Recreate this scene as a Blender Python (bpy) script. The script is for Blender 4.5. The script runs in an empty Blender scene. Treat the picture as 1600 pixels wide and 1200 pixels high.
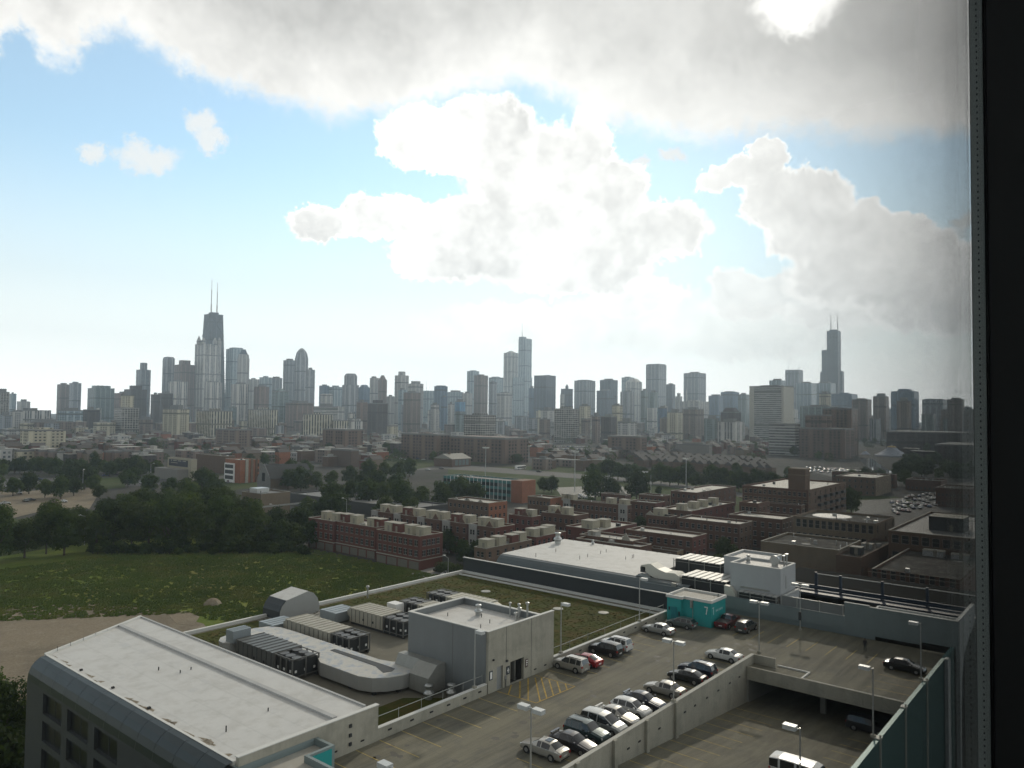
import bpy, math, random
from mathutils import Vector, Matrix
R = random.Random(7)
scene = bpy.context.scene
# ---------------------------------------------------------------- camera
# world axes: X runs along one street direction, Y along the other, Z up, metres, street level at z = 0
FOC, CZ = 1180.0, 48.0
YAW, PIT, ROL = math.radians(39.7), math.atan(44/1180), math.radians(.64)
_f0 = Vector((math.cos(YAW), math.sin(YAW), 0)); _r0 = Vector((math.sin(YAW), -math.cos(YAW), 0))
FW = _f0*math.cos(PIT)+Vector((0, 0, math.sin(PIT))); _u0 = _r0.cross(FW)
RT = _r0*math.cos(ROL)+_u0*math.sin(ROL); UP = _u0*math.cos(ROL)-_r0*math.sin(ROL)
cam = bpy.data.cameras.new('camera'); camo = bpy.data.objects.new('camera', cam)
scene.collection.objects.link(camo); scene.camera = camo
cam.sensor_width = 36; cam.lens = 36*FOC/1600; cam.clip_start = .02; cam.clip_end = 60000
camo.matrix_world = Matrix(((RT.x, UP.x, -FW.x, 0), (RT.y, UP.y, -FW.y, 0), (RT.z, UP.z, -FW.z, CZ), (0, 0, 0, 1)))

def ray(x, y): return FW+RT*((x-800)/FOC)+UP*((600-y)/FOC)
def G(x, y, z=0.):
    "the point at height z seen at photograph pixel x, y"
    d = ray(x, y); t = (z-CZ)/d.z; return (d.x*t, d.y*t)

scene.view_settings.view_transform = 'Standard'; scene.view_settings.look = 'None'
scene.view_settings.gamma = 1; scene.view_settings.exposure = EXPO = 0
scene.cycles.use_denoising = True
scene.cycles.max_bounces = 5; scene.cycles.diffuse_bounces = 2; scene.cycles.glossy_bounces = 2
scene.cycles.transparent_max_bounces = 16; scene.cycles.volume_bounces = 2
scene.cycles.caustics_reflective = False; scene.cycles.caustics_refractive = False

# ---------------------------------------------------------------- sun and sky
SUN_AZ, SUN_EL = YAW-math.radians(21.0), math.radians(27.1)
sl = bpy.data.lights.new('sun', 'SUN'); sl.energy = 2.0; sl.angle = math.radians(2); sl.color = (1, .92, .78)
so = bpy.data.objects.new('sun', sl); scene.collection.objects.link(so); so.location = (0, 0, 400)
sdir = Vector((math.cos(SUN_AZ)*math.cos(SUN_EL), math.sin(SUN_AZ)*math.cos(SUN_EL), math.sin(SUN_EL)))
so.rotation_euler = sdir.to_track_quat('Z', 'Y').to_euler()

class NT:
    "small helper that chains math nodes"
    def __init__(s, tree): s.t = tree; s.n = tree.nodes; s.l = tree.links
    def put(s, sock, v):
        if isinstance(v, (int, float)): sock.default_value = v
        elif isinstance(v, (tuple, list)): sock.default_value = tuple(v)+((1,) if len(v) == 3 and sock.type == 'RGBA' else ())
        else: s.l.new(v, sock)
    def m(s, op, a, b=0., c=0., clamp=False):
        n = s.n.new('ShaderNodeMath'); n.operation = op; n.use_clamp = clamp
        s.put(n.inputs[0], a); s.put(n.inputs[1], b); s.put(n.inputs[2], c); return n.outputs[0]
    def mr(s, v, a, b, c=0., d=1., smooth=False):
        n = s.n.new('ShaderNodeMapRange'); n.clamp = True
        if smooth: n.interpolation_type = 'SMOOTHSTEP'
        for i, x in enumerate((v, a, b, c, d)): s.put(n.inputs[i], x)
        return n.outputs[0]
    def mix(s, f, a, b, op='MIX'):
        n = s.n.new('ShaderNodeMix'); n.data_type = 'RGBA'; n.blend_type = op
        s.put(n.inputs[0], f); s.put(n.inputs[6], a); s.put(n.inputs[7], b); return n.outputs[2]
    def noise(s, vec, scale, detail=4., rough=.55, dist=0., col=False):
        n = s.n.new('ShaderNodeTexNoise')
        if vec is not None: s.l.new(vec, n.inputs['Vector'])
        n.inputs['Scale'].default_value = scale; n.inputs['Detail'].default_value = detail
        n.inputs['Roughness'].default_value = rough; n.inputs['Distortion'].default_value = dist
        return n.outputs[1 if col else 0]
    def comb(s, x, y, z):
        n = s.n.new('ShaderNodeCombineXYZ'); s.put(n.inputs[0], x); s.put(n.inputs[1], y); s.put(n.inputs[2], z); return n.outputs[0]
    def sep(s, v):
        n = s.n.new('ShaderNodeSeparateXYZ'); s.l.new(v, n.inputs[0]); return n.outputs

world = bpy.data.worlds.new('World'); scene.world = world; world.use_nodes = True
W = NT(world.node_tree); W.n.clear()
wout = W.n.new('ShaderNodeOutputWorld'); bg = W.n.new('ShaderNodeBackground')
W.l.new(bg.outputs[0], wout.inputs[0])
SKY_STRENGTH = .1
bg.inputs[1].default_value = SKY_STRENGTH
sky = W.n.new('ShaderNodeTexSky'); sky.sky_type = 'NISHITA'; sky.sun_disc = False
sky.sun_elevation = SUN_EL; sky.sun_rotation = math.pi/2-SUN_AZ; sky.air_density = 1.0; sky.dust_density = .15; sky.ozone_density = 1.5
tc = W.n.new('ShaderNodeTexCoord'); D = tc.outputs['Generated']
dx, dy, dz = W.sep(D)
# heading measured from the middle of the skyline (degrees, + to the right) and height above the horizon (degrees)
az = W.m('MULTIPLY', W.m('ARCTAN2', W.m('ADD', W.m('MULTIPLY', dx, _r0.x), W.m('MULTIPLY', dy, _r0.y)),
                         W.m('ADD', W.m('MULTIPLY', dx, _f0.x), W.m('MULTIPLY', dy, _f0.y))), 57.2958)
el = W.m('MULTIPLY', W.m('ARCSINE', dz), 57.2958)
n1 = W.noise(D, 8., 3., .5, col=True); n2 = W.noise(D, 22., 9., .68, col=True)
n1x, n1y, n1z = W.sep(n1); n2x, n2y, n2z = W.sep(n2); n3x, n3y, n3z = W.sep(W.noise(D, 75., 6., .7, col=True))
wob = lambda a, n, m, k1, k2: W.m('ADD', a, W.m('ADD', W.m('MULTIPLY', W.m('SUBTRACT', n, .5), k1), W.m('MULTIPLY', W.m('SUBTRACT', m, .5), k2)))
azw, elw = wob(wob(az, n3x, n3x, 1.1, .5), n1x, n2x, 2.4, 3.6), wob(wob(el, n3y, n3y, 1.1, .5), n1y, n2y, 2., 2.8)
def A(x, y):
    d = ray(x, y).normalized(); return (math.degrees(math.atan2(d.dot(_r0), d.dot(_f0))), math.degrees(math.asin(d.z)))
def blob(x, y, rx, ry):
    "soft elliptical cloud core, 1 in its middle and 0 at its rim; centre and radii given as seen in the photograph"
    a, e = A(x, y); a1, _ = A(x+rx, y); _, e1 = A(x, y-ry)
    qa = W.m('DIVIDE', W.m('SUBTRACT', azw, a), abs(a1-a)); qe = W.m('DIVIDE', W.m('SUBTRACT', elw, e), abs(e1-e))
    return W.m('SUBTRACT', 1., W.m('ADD', W.m('MULTIPLY', qa, qa), W.m('MULTIPLY', qe, qe)))
def union(bl):
    o = blob(*bl[0])
    for b in bl[1:]: o = W.m('SMOOTH_MAX', o, blob(*b), .25)
    return o
cumA = union([(660, 215, 75, 60), (760, 215, 110, 70), (850, 280, 130, 100), (930, 220, 42, 58), (970, 300, 55, 60), (1050, 360, 72, 52), (980, 375, 90, 50), (800, 370, 180, 75), (600, 340, 75, 42), (690, 400, 90, 45), (500, 350, 58, 32), (900, 420, 140, 45)])
cumB = union([(1192, 245, 30, 36), (1155, 270, 48, 30), (1118, 280, 34, 26), (1210, 310, 66, 55), (1285, 305, 50, 46), (1345, 345, 50, 38), (1265, 365, 80, 55), (1410, 365, 62, 45), (1465, 400, 62, 50), (1530, 430, 80, 60), (1350, 425, 140, 70), (1460, 470, 130, 60)])
cumS = union([(150, 245, 32, 18), (230, 245, 50, 30), (318, 190, 30, 28), (330, 215, 34, 22), (1003, 250, 18, 14), (1053, 243, 20, 14), (1508, 342, 22, 22)])
cumC = union([(1010, 480, 110, 40), (860, 510, 240, 45), (1150, 520, 280, 50)])
cumL = union([(1145, 445, 48, 30), (1235, 450, 62, 32), (1175, 470, 90, 30), (1030, 455, 60, 26), (990, 470, 70, 26), (1330, 480, 120, 40)])
# the broken grey deck overhead: its lower rim in degrees above the horizon, heading by heading
rim = W.n.new('ShaderNodeFloatCurve'); cv = rim.mapping.curves[0]
pts = [(-60, 24), (-34.5, 24.0)]+[A(x, y) for x, y in ((0, 95), (80, 105), (170, 40), (260, 75), (330, 120), (430, 160), (560, 180), (700, 150), (830, 135), (940, 185), (1080, 210), (1250, 205), (1350, 220), (1520, 200), (1600, 195))]+[(60, 22)]
rim.mapping.clip_min_y = 0; rim.mapping.clip_max_y = 1
pts = [((a+180)/360, e/45) for a, e in pts]
pts = [(0, .3)]+pts+[(1, .3)]
cv.points[0].location = pts[0]; cv.points[1].location = pts[-1]
for p in pts[1:-1]: cv.points.new(*p)
for p in cv.points: p.handle_type = 'VECTOR'
rim.mapping.update()
W.l.new(W.m('DIVIDE', W.m('ADD', azw, 180), 360), rim.inputs['Value'])
deck_d = W.m('SUBTRACT', elw, W.m('MULTIPLY', rim.outputs[0], 45))     # degrees above the rim
deck_m = W.mr(deck_d, -.9, 1.1, smooth=True)
# cloud brightness (as seen through the exposure of the photograph, then divided by the sky strength)
vo = W.n.new('ShaderNodeVectorMath'); vo.operation = 'ADD'; W.l.new(D, vo.inputs[0]); vo.inputs[1].default_value = tuple(sdir*.016)
warp = W.n.new('ShaderNodeVectorMath'); warp.operation = 'MULTIPLY_ADD'; W.l.new(n2, warp.inputs[0]); warp.inputs[1].default_value = (.03, .03, .03); W.l.new(D, warp.inputs[2])
warp2 = W.n.new('ShaderNodeVectorMath'); warp2.operation = 'MULTIPLY_ADD'; W.l.new(n2, warp2.inputs[0]); warp2.inputs[1].default_value = (.03, .03, .03); W.l.new(vo.outputs[0], warp2.inputs[2])
puff = W.noise(warp.outputs[0], 11., 6., .55); puff2 = W.noise(warp2.outputs[0], 11., 6., .55); relief = W.m('SUBTRACT', puff, puff2); big = W.noise(D, 5., 4., .5)
glare = W.m('POWER', W.m('MAXIMUM', W.m('ADD', W.m('ADD', W.m('MULTIPLY', dx, sdir.x), W.m('MULTIPLY', dy, sdir.y)), W.m('MULTIPLY', dz, sdir.z)), 0.), 26.)
glare2 = W.m('POWER', W.m('MAXIMUM', W.m('ADD', W.m('ADD', W.m('MULTIPLY', dx, sdir.x), W.m('MULTIPLY', dy, sdir.y)), W.m('MULTIPLY', dz, sdir.z)), 0.), 1500.)
def shade(base, d, edge, k, rk=1.6): # brighter rim where the cloud is thin, mottled body
    rimlight = W.mr(d, 0., edge, k, 0.)
    return W.m('ADD', W.m('ADD', W.m('ADD', base, W.m('MULTIPLY', relief, rk)), rimlight), W.m('ADD', W.m('MULTIPLY', W.m('SUBTRACT', puff, .5), .5), W.m('MULTIPLY', W.m('SUBTRACT', big, .5), .5)))
lumD = W.m('ADD', shade(.72, deck_d, 5.5, .5, .35), W.m('MULTIPLY', glare, .25))
lumA = shade(1.2, cumA, .5, .6, 1.7); lumB = shade(1.34, cumB, .45, .7, 1.3); lumC = shade(1.45, cumC, .5, .1, 1.2)
# brighter broken sky to the south-west (outside the picture) that lights the walls facing that way
sw = W.mr(W.m('ADD', W.m('MULTIPLY', dx, .45), W.m('MULTIPLY', dy, -.89)), .1, .9, 0., .55, smooth=True)
sk = W.m('SUBTRACT', 1., W.m('MULTIPLY', glare, .42)); skyc = W.mix(1., W.mix(1., sky.outputs[0], (2.1, 2.35, 2.15), 'MULTIPLY'), W.comb(sk, W.m('POWER', sk, .8), W.m('POWER', sk, .6)), 'MULTIPLY')
def lit(l, tint): # luminance to colour, scaled for the background strength
    return W.mix(1., W.comb(l, l, l), tuple(c/SKY_STRENGTH for c in tint), 'MULTIPLY')
# pale summer air low over the lake
low = W.mr(el, 1., 19., 1., 0., smooth=True)
skyc = W.mix(.14, skyc, lit(.98, (1, 1, 1)))
col = W.mix(W.m('MULTIPLY', low, .97), skyc, lit(W.m('ADD', 1.2, W.mr(el, 0., 9., .75, 0.)), (.985, 1.0, .995)))
col = W.mix(W.m('MULTIPLY', W.mr(cumC, .0, .55, smooth=True), .62), col, lit(lumC, (1., .99, .96)))
col = W.mix(W.m('MULTIPLY', W.mr(cumL, 0., .4, smooth=True), .85), col, lit(shade(1.42, cumL, .5, .4, 1.1), (1., 1., .985)))
col = W.mix(W.m('MULTIPLY', W.mr(cumS, -.2, .9, smooth=True), .8), col, lit(1.12, (1., .99, .96)))
col = W.mix(W.mr(cumB, .0, .30, smooth=True), col, lit(lumB, (1., 1., .985)))
col = W.mix(W.mr(cumA, .0, .30, smooth=True), col, lit(lumA, (1., 1., .985)))
col = W.mix(deck_m, col, lit(lumD, (1., .995, .975)))
col = W.mix(1., col, lit(W.m('ADD', W.m('MULTIPLY', W.mr(blob(1248, 2, 92, 62), .0, 1.1, smooth=True), 1.6), W.m('ADD', W.m('MULTIPLY', glare, .10), sw)), (1., 1., .98)), 'ADD')
dim = W.m('MULTIPLY', W.mr(el, 31., 55., 1., .50, smooth=True), W.mr(W.m('ADD', W.m('MULTIPLY', dx, _f0.x), W.m('MULTIPLY', dy, _f0.y)), -.7, .3, .62, 1.))
col = W.mix(1., col, W.comb(dim, dim, dim), 'MULTIPLY')
below = W.mr(el, -5., -1.5, 0., 1.)
col = W.mix(below, lit(.25, (1., 1., .95)), col)
W.l.new(col, bg.inputs[0])

# ---------------------------------------------------------------- materials
_mc = {}
def principled(name, col, rough=.8, metal=0., spec=.4):
    m = bpy.data.materials.new(name); m.use_nodes = True; N = NT(m.node_tree); b = N.n['Principled BSDF']
    b.inputs['Base Color'].default_value = (*col, 1); b.inputs['Roughness'].default_value = rough
    b.inputs['Metallic'].default_value = metal; b.inputs['Specular IOR Level'].default_value = spec
    return m, N, b
def mat(name, col, rough=.8, metal=0., spec=.4, var=.15, scale=.6, fine=6., col2=None, bump=0., streak=0., rnd=0., seam=0., drag=0.):
    "procedural paint, concrete or metal: broad blotches, fine grain, optional vertical weather streaks"
    if name in _mc: return _mc[name]
    m, N, b = principled(name, col, rough, metal, spec)
    co = N.n.new('ShaderNodeTexCoord').outputs['Object']
    a = N.noise(co, scale, 5, .6); f = N.noise(co, fine, 3, .6)
    k = N.m('ADD', N.m('MULTIPLY', N.m('SUBTRACT', a, .5), var*3.2), N.m('MULTIPLY', N.m('SUBTRACT', f, .5), var*1.3))
    if streak:
        x, y, z = N.sep(co); s = N.noise(N.comb(N.m('MULTIPLY', x, 1.7), N.m('MULTIPLY', y, 1.7), N.m('MULTIPLY', z, .12)), 1.3, 5, .65)
        k = N.m('ADD', k, N.m('MULTIPLY', N.m('SUBTRACT', s, .52), streak*3))
    if seam:   # welded membrane seams every 3 m and ponding stains
        x, y, z = N.sep(co); s = N.m('LESS_THAN', N.m('FRACT', N.m('DIVIDE', x, seam)), .05)
        st_ = N.mr(N.noise(co, .5, 8, .75, 1.), .52, .7)
        k = N.m('SUBTRACT', N.m('SUBTRACT', k, N.m('MULTIPLY', s, .07)), N.m('MULTIPLY', st_, .10))
    if drag:   # tyre-darkened lanes along X
        x, y, z = N.sep(co); s = N.noise(N.comb(N.m('MULTIPLY', x, .06), N.m('MULTIPLY', y, .9), z), 1., 6, .7, .4)
        k = N.m('SUBTRACT', k, N.m('MULTIPLY', N.mr(s, .42, .68), drag))
    if rnd:
        oi = N.n.new('ShaderNodeObjectInfo').outputs['Random']; k = N.m('ADD', k, N.m('MULTIPLY', N.m('SUBTRACT', oi, .5), rnd*2))
    k = N.m('ADD', k, 1.)
    c = N.mix(1., col, N.comb(k, k, k), 'MULTIPLY')
    if col2: c = N.mix(N.mr(N.noise(co, scale*1.9, 6, .65), .48, .62), c, N.mix(1., col2, N.comb(k, k, k), 'MULTIPLY'))
    N.l.new(c, b.inputs['Base Color'])
    if bump:
        bn = N.n.new('ShaderNodeBump'); bn.inputs['Strength'].default_value = bump; bn.inputs['Distance'].default_value = .1
        N.l.new(f, bn.inputs['Height']); N.l.new(bn.outputs[0], b.inputs['Normal'])
    _mc[name] = m; return m
def brick(name, c1, c2, mortar=(.3, .28, .25), bw=.22, bh=.075, rough=.9):
    if name in _mc: return _mc[name]
    m, N, b = principled(name, c1, rough)
    co = N.n.new('ShaderNodeTexCoord').outputs['Object']; x, y, z = N.sep(co)
    nx, ny, nz = N.sep(N.n.new('ShaderNodeNewGeometry').outputs['Normal'])
    h = N.m('ADD', N.m('MULTIPLY', N.m('ABSOLUTE', nx), y), N.m('MULTIPLY', N.m('ABSOLUTE', ny), x))
    t = N.n.new('ShaderNodeTexBrick'); N.l.new(N.comb(h, z, 0.), t.inputs['Vector'])
    for k_, v in (('Color1', c1), ('Color2', c2), ('Mortar', mortar)): t.inputs[k_].default_value = (*v, 1)
    t.inputs['Scale'].default_value = 1; t.inputs['Brick Width'].default_value = bw; t.inputs['Row Height'].default_value = bh; t.inputs['Mortar Size'].default_value = .008
    k = N.m('ADD', .72, N.m('MULTIPLY', N.noise(co, .35, 6, .6), .56))
    N.l.new(N.mix(1., t.outputs[0], N.comb(k, k, k), 'MULTIPLY'), b.inputs['Base Color']); _mc[name] = m; return m
def facade(name, wall, glass=(.03, .04, .05), bay=3.2, fl=3.1, ww=.6, wh=.55, rough=.15, spandrel=None, var=.2, ribs=True):
    "walling of a distant block: a window grid counted in real bays and storeys, each window a little different"
    if name in _mc: return _mc[name]
    m, N, b = principled(name, wall, .7)
    co = N.n.new('ShaderNodeTexCoord').outputs['Object']; x, y, z = N.sep(co)
    nx, ny, nz = N.sep(N.n.new('ShaderNodeNewGeometry').outputs['Normal'])
    h = N.m('DIVIDE', N.mix(N.m('GREATER_THAN', N.m('ABSOLUTE', nx), .7), N.comb(x, x, x), N.comb(y, y, y)), bay)
    h = N.sep(h)[0]; zz = N.m('DIVIDE', z, fl)
    fh, fz = N.m('FRACT', h), N.m('FRACT', zz)
    inh = N.m('LESS_THAN', N.m('ABSOLUTE', N.m('SUBTRACT', fh, .5)), ww/2); inz = N.m('LESS_THAN', N.m('ABSOLUTE', N.m('SUBTRACT', fz, .5)), wh/2)
    win = N.m('MULTIPLY', N.m('MULTIPLY', inh, inz), N.m('LESS_THAN', N.m('ABSOLUTE', nz), .5))
    wn = N.n.new('ShaderNodeTexWhiteNoise'); wn.noise_dimensions = '2D'; N.l.new(N.comb(N.m('FLOOR', h), N.m('FLOOR', zz), 0.), wn.inputs['Vector'])
    r = wn.outputs[0]; k = N.m('ADD', .55, N.m('MULTIPLY', r, 1.1))
    gl = N.mix(N.m('MULTIPLY', N.m('GREATER_THAN', r, .8), .5), N.mix(1., glass, N.comb(k, k, k), 'MULTIPLY'), tuple(min(1, c*.6+.05) for c in wall))
    kw = N.m('ADD', 1., N.m('MULTIPLY', N.m('SUBTRACT', N.noise(co, .06, 5, .6), .5), var*2))
    wl = N.mix(1., wall, N.comb(kw, kw, kw), 'MULTIPLY')
    mech = N.m('LESS_THAN', N.m('FRACT', N.m('ADD', N.m('DIVIDE', zz, 17.), N.n.new('ShaderNodeObjectInfo').outputs['Random'])), .055)      # louvred plant storeys
    rib = N.m('LESS_THAN', N.m('FRACT', N.m('DIVIDE', h, 4.)), .22 if ribs else -1.)          # wide piers every fourth bay
    wl = N.mix(rib, wl, N.mix(1., wl, (1.28, 1.27, 1.25), 'MULTIPLY'))
    if spandrel: wl = N.mix(inh, wl, spandrel)
    win = N.m('MULTIPLY', win, N.m('SUBTRACT', 1., rib)) if not spandrel else win
    fin = N.mix(N.m('MULTIPLY', mech, N.m('LESS_THAN', N.m('ABSOLUTE', nz), .5)), N.mix(win, wl, gl), tuple(c*.35 for c in wall)) if not spandrel else N.mix(win, wl, gl)
    N.l.new(fin, b.inputs['Base Color'])
    N.l.new(N.mr(win, 0., 1., .75, rough), b.inputs['Roughness'])
    _mc[name] = m; return m

CONC = mat('concrete', (.335, .32, .265), .9, var=.13, scale=.25, col2=(.275, .265, .22), streak=.14, bump=.15)
CAPS = mat('wall_coping', (.60, .60, .57), .7, var=.06)
CONCD = mat('deck_concrete', (.172, .162, .118), .85, var=.13, scale=.14, fine=3., col2=(.14, .135, .106), bump=.1, drag=.42)
MEMB = mat('roof_membrane', (.56, .555, .53), .6, var=.06, scale=.3, fine=2., col2=(.50, .49, .46), seam=3.)
MEMBD = mat('dirty_membrane', (.37, .355, .31), .7, var=.14, scale=.5, col2=(.39, .38, .34))
CLAD = mat('metal_cladding', (.20, .215, .22), .45, metal=.3, var=.06, streak=.06)
CLADD = mat('dark_cladding', (.027, .033, .037), .5, metal=.2, var=.08, streak=.05)
CLADB = mat('blue_grey_cladding', (.185, .225, .23), .5, metal=.1, var=.06, streak=.08)
SEDUM = mat('sedum', (.052, .060, .012), .95, 0., .1, var=.16, scale=.2, fine=3., col2=(.078, .062, .017), bump=.25)
GRAVEL = mat('roof_ballast', (.17, .16, .125), .95, var=.2, scale=.5, fine=9., bump=.6)
GALV = mat('galvanised_steel', (.46, .47, .46), .38, metal=.75, var=.1, scale=1.5)
GALVD = mat('weathered_steel', (.30, .30, .275), .5, metal=.4, var=.12, scale=1.2, streak=.1)
DARKM = mat('dark_machine', (.03, .033, .035), .6, var=.2)
DUCT = mat('duct_membrane', (.50, .49, .45), .6, var=.12, scale=.5, col2=(.33, .37, .42))
BLUEBOX = mat('blue_grey_sheet', (.30, .335, .35), .45, metal=.4, var=.07)
TURQ = mat('turquoise_paint', (.016, .28, .275), .6, var=.06, streak=.05)
YEL = mat('yellow_line', (.36, .245, .05), .8, var=.5, scale=1.6, fine=12.)
YELF = mat('faded_line', (.36, .28, .10), .85, var=.5, scale=1.2, fine=10.)
BLK = mat('black_rubber', (.02, .02, .02), .8)
WHT = mat('white_paint', (.75, .75, .73), .6, var=.05)
ASPH = mat('asphalt', (.055, .055, .053), .92, var=.15, scale=.08, fine=1.5, col2=(.07, .07, .066))
PAVE = mat('pavement', (.27, .26, .235), .9, var=.12, scale=.2)
def glassm(name, col, rough=.06, spec=.9):
    if name in _mc: return _mc[name]
    m, N, b = principled(name, col, rough, 0, spec); _mc[name] = m; return m
WIN = glassm('window_glass', (.018, .022, .025), .12, .45)

# ---------------------------------------------------------------- mesh helpers
ORG = {}
class MB:
    def __init__(s): s.v = []; s.f = []; s.mi = []
    def face(s, pts, mi=0):
        i = len(s.v); s.v += [tuple(p) for p in pts]; s.f.append(list(range(i, i+len(pts)))); s.mi.append(mi)
    def box(s, x0, x1, y0, y1, z0, z1, mi=0, top=None):
        i = len(s.v); s.v += [(x, y, z) for z in (z0, z1) for x, y in ((x0, y0), (x1, y0), (x1, y1), (x0, y1))]
        for k, q in enumerate(((3, 2, 1, 0), (4, 5, 6, 7), (0, 1, 5, 4), (1, 2, 6, 5), (2, 3, 7, 6), (3, 0, 4, 7))):
            s.f.append([i+j for j in q]); s.mi.append(top if (k == 1 and top is not None) else mi)
        return s
    def prism(s, pts, z0, z1, mi=0, top=None):
        n = len(pts); i = len(s.v)
        za = z0 if callable(z0) else (lambda x, y: z0); zb = z1 if callable(z1) else (lambda x, y: z1)
        s.v += [(x, y, za(x, y)) for x, y in pts]+[(x, y, zb(x, y)) for x, y in pts]
        s.f.append([i+j for j in reversed(range(n))]); s.mi.append(mi)
        s.f.append([i+n+j for j in range(n)]); s.mi.append(mi if top is None else top)
        for j in range(n):
            k = (j+1) % n; s.f.append([i+j, i+k, i+n+k, i+n+j]); s.mi.append(mi)
        return s
    def extr(s, prof, axis, a, b, mi=0):
        "profile of (across, z) points swept along axis 'x' or 'y' from a to b"
        n = len(prof); i = len(s.v)
        mk = (lambda t, p: (t, p[0], p[1])) if axis == 'x' else (lambda t, p: (p[0], t, p[1]))
        s.v += [mk(a, p) for p in prof]+[mk(b, p) for p in prof]
        s.f.append([i+j for j in range(n)]); s.f.append([i+n+j for j in reversed(range(n))]); s.mi += [mi, mi]
        for j in range(n):
            k = (j+1) % n; s.f.append([i+k, i+j, i+n+j, i+n+k]); s.mi.append(mi)
        return s
    def tube(s, p, q, r, n=8, r2=None, mi=0, cap=True):
        p, q = Vector(p), Vector(q); r2 = r if r2 is None else r2; d = (q-p).normalized()
        a = d.cross(Vector((0, 0, 1)) if abs(d.z) < .9 else Vector((1, 0, 0))).normalized(); b = d.cross(a); i = len(s.v)
        for c, rr in ((p, r), (q, r2)):
            for k in range(n):
                t = 2*math.pi*k/n; s.v.append(tuple(c+a*math.cos(t)*rr+b*math.sin(t)*rr))
        for k in range(n):
            j = (k+1) % n; s.f.append([i+k, i+n+k, i+n+j, i+j]); s.mi.append(mi)
        if cap:
            s.f.append([i+k for k in range(n)]); s.f.append([i+n+k for k in reversed(range(n))]); s.mi += [mi, mi]
        return s
    def lathe(s, c, prof, n=14, mi=0):
        i = len(s.v); x, y, z = c
        for r, h in prof:
            for k in range(n): t = 2*math.pi*k/n; s.v.append((x+r*math.cos(t), y+r*math.sin(t), z+h))
        for a in range(len(prof)-1):
            for k in range(n):
                j = (k+1) % n; s.f.append([i+a*n+k, i+a*n+j, i+(a+1)*n+j, i+(a+1)*n+k]); s.mi.append(mi)
        s.f.append([i+(len(prof)-1)*n+k for k in range(n)]); s.mi.append(mi); return s
    def build_each(s, name, mats, parent):
        "one object for every connected piece"
        par = list(range(len(s.v)))
        def fd(a):
            while par[a] != a: par[a] = par[par[a]]; a = par[a]
            return a
        for f in s.f:
            for a in f[1:]: par[fd(a)] = fd(f[0])
        gr_ = {}
        for i, f in enumerate(s.f): gr_.setdefault(fd(f[0]), []).append(i)
        for fs in gr_.values():
            q = MB()
            for i in fs:
                ix = s.f[i]; k = len(q.v); q.v += [s.v[j] for j in ix]; q.f.append(list(range(k, k+len(ix)))); q.mi.append(s.mi[i])
            q.build(name, mats, parent)
    def build(s, name, mats, parent=None, smooth=False, loc=None, **tags):
        if not isinstance(mats, (list, tuple)): mats = [mats]
        if parent is not None: o = ORG[parent.name]
        elif loc is not None: o = loc
        else:
            xs, ys, zs = zip(*s.v); o = ((min(xs)+max(xs))/2, (min(ys)+max(ys))/2, min(zs))
        me = bpy.data.meshes.new(name)
        me.from_pydata([(x-o[0], y-o[1], z-o[2]) for x, y, z in s.v], [], s.f)
        for m in mats: me.materials.append(m)
        me.polygons.foreach_set('material_index', s.mi)
        if smooth: me.polygons.foreach_set('use_smooth', [True]*len(s.f))
        me.update()
        ob = bpy.data.objects.new(name, me); scene.collection.objects.link(ob)
        if parent is not None: ob.parent = parent
        else: ob.location = o
        ORG[ob.name] = o
        for k_, v_ in tags.items(): ob[k_] = v_
        return ob
def thing(name, label, cat, loc=(0, 0, 0), group=None):
    o = bpy.data.objects.new(name, None); scene.collection.objects.link(o); o.location = loc; o.empty_display_size = .5
    ORG[o.name] = tuple(loc); o['label'] = label; o['category'] = cat
    if group: o['group'] = group
    return o
def dup(root, loc, rotz=0., label=None, scale=None, cat=None):
    "copy of a thing with its parts and sub-parts"
    kids = CH[root.name] if root.name in CH else CH.setdefault(root.name, [(c, list(c.children)) for c in root.children])
    r = root.copy(); scene.collection.objects.link(r); r.location = loc; r.rotation_euler = (0, 0, rotz)
    if label: r['label'] = label
    if scale: r.scale = scale
    for c, gs in kids:
        c2 = c.copy(); scene.collection.objects.link(c2); c2.parent = r
        for g_ in gs:
            g2 = g_.copy(); scene.collection.objects.link(g2); g2.parent = c2
    return r
CH = {}
def tag(o, label, cat, group=None, kind=None):
    o['label'] = label; o['category'] = cat
    if group: o['group'] = group
    if kind: o['kind'] = kind
    return o
def struct(mb, name, m, **k): return mb.build(name, m, kind='structure', **k)
HAZE_DENSITY = 1.15e-4
# ================================================================ THE ROOM AND ITS WINDOW
MU = 2.74          # where the mullion stands along the window wall
GV = .40           # outer glass plane
def glass_pane():
    m = bpy.data.materials.new('insulating_glass'); m.use_nodes = True; N = NT(m.node_tree); N.n.clear()
    o = N.n.new('ShaderNodeOutputMaterial'); fr = N.n.new('ShaderNodeFresnel')
    bf = N.n.new('ShaderNodeNewGeometry').outputs['Backfacing']
    N.l.new(N.mr(bf, 0., 1., 1.21, 1/1.21), fr.inputs['IOR'])
    t = N.n.new('ShaderNodeBsdfTransparent'); t.inputs[0].default_value = (.985, .982, .975, 1)
    g_ = N.n.new('ShaderNodeBsdfGlossy'); g_.inputs['Roughness'].default_value = .0
    mx = N.n.new('ShaderNodeMixShader'); N.l.new(fr.outputs[0], mx.inputs[0]); N.l.new(t.outputs[0], mx.inputs[1]); N.l.new(g_.outputs[0], mx.inputs[2])
    N.l.new(mx.outputs[0], o.inputs[0]); return m
GLP = glass_pane()
rough_black = mat('room_paint', (.05, .05, .048), .9, var=.05)
frameM = mat('window_frame_paint', (.012, .013, .013), .55, var=.05)
w = thing('window', 'tall fixed double glazed window the whole view is seen through', 'window', (0, GV, 46.3))
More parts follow.
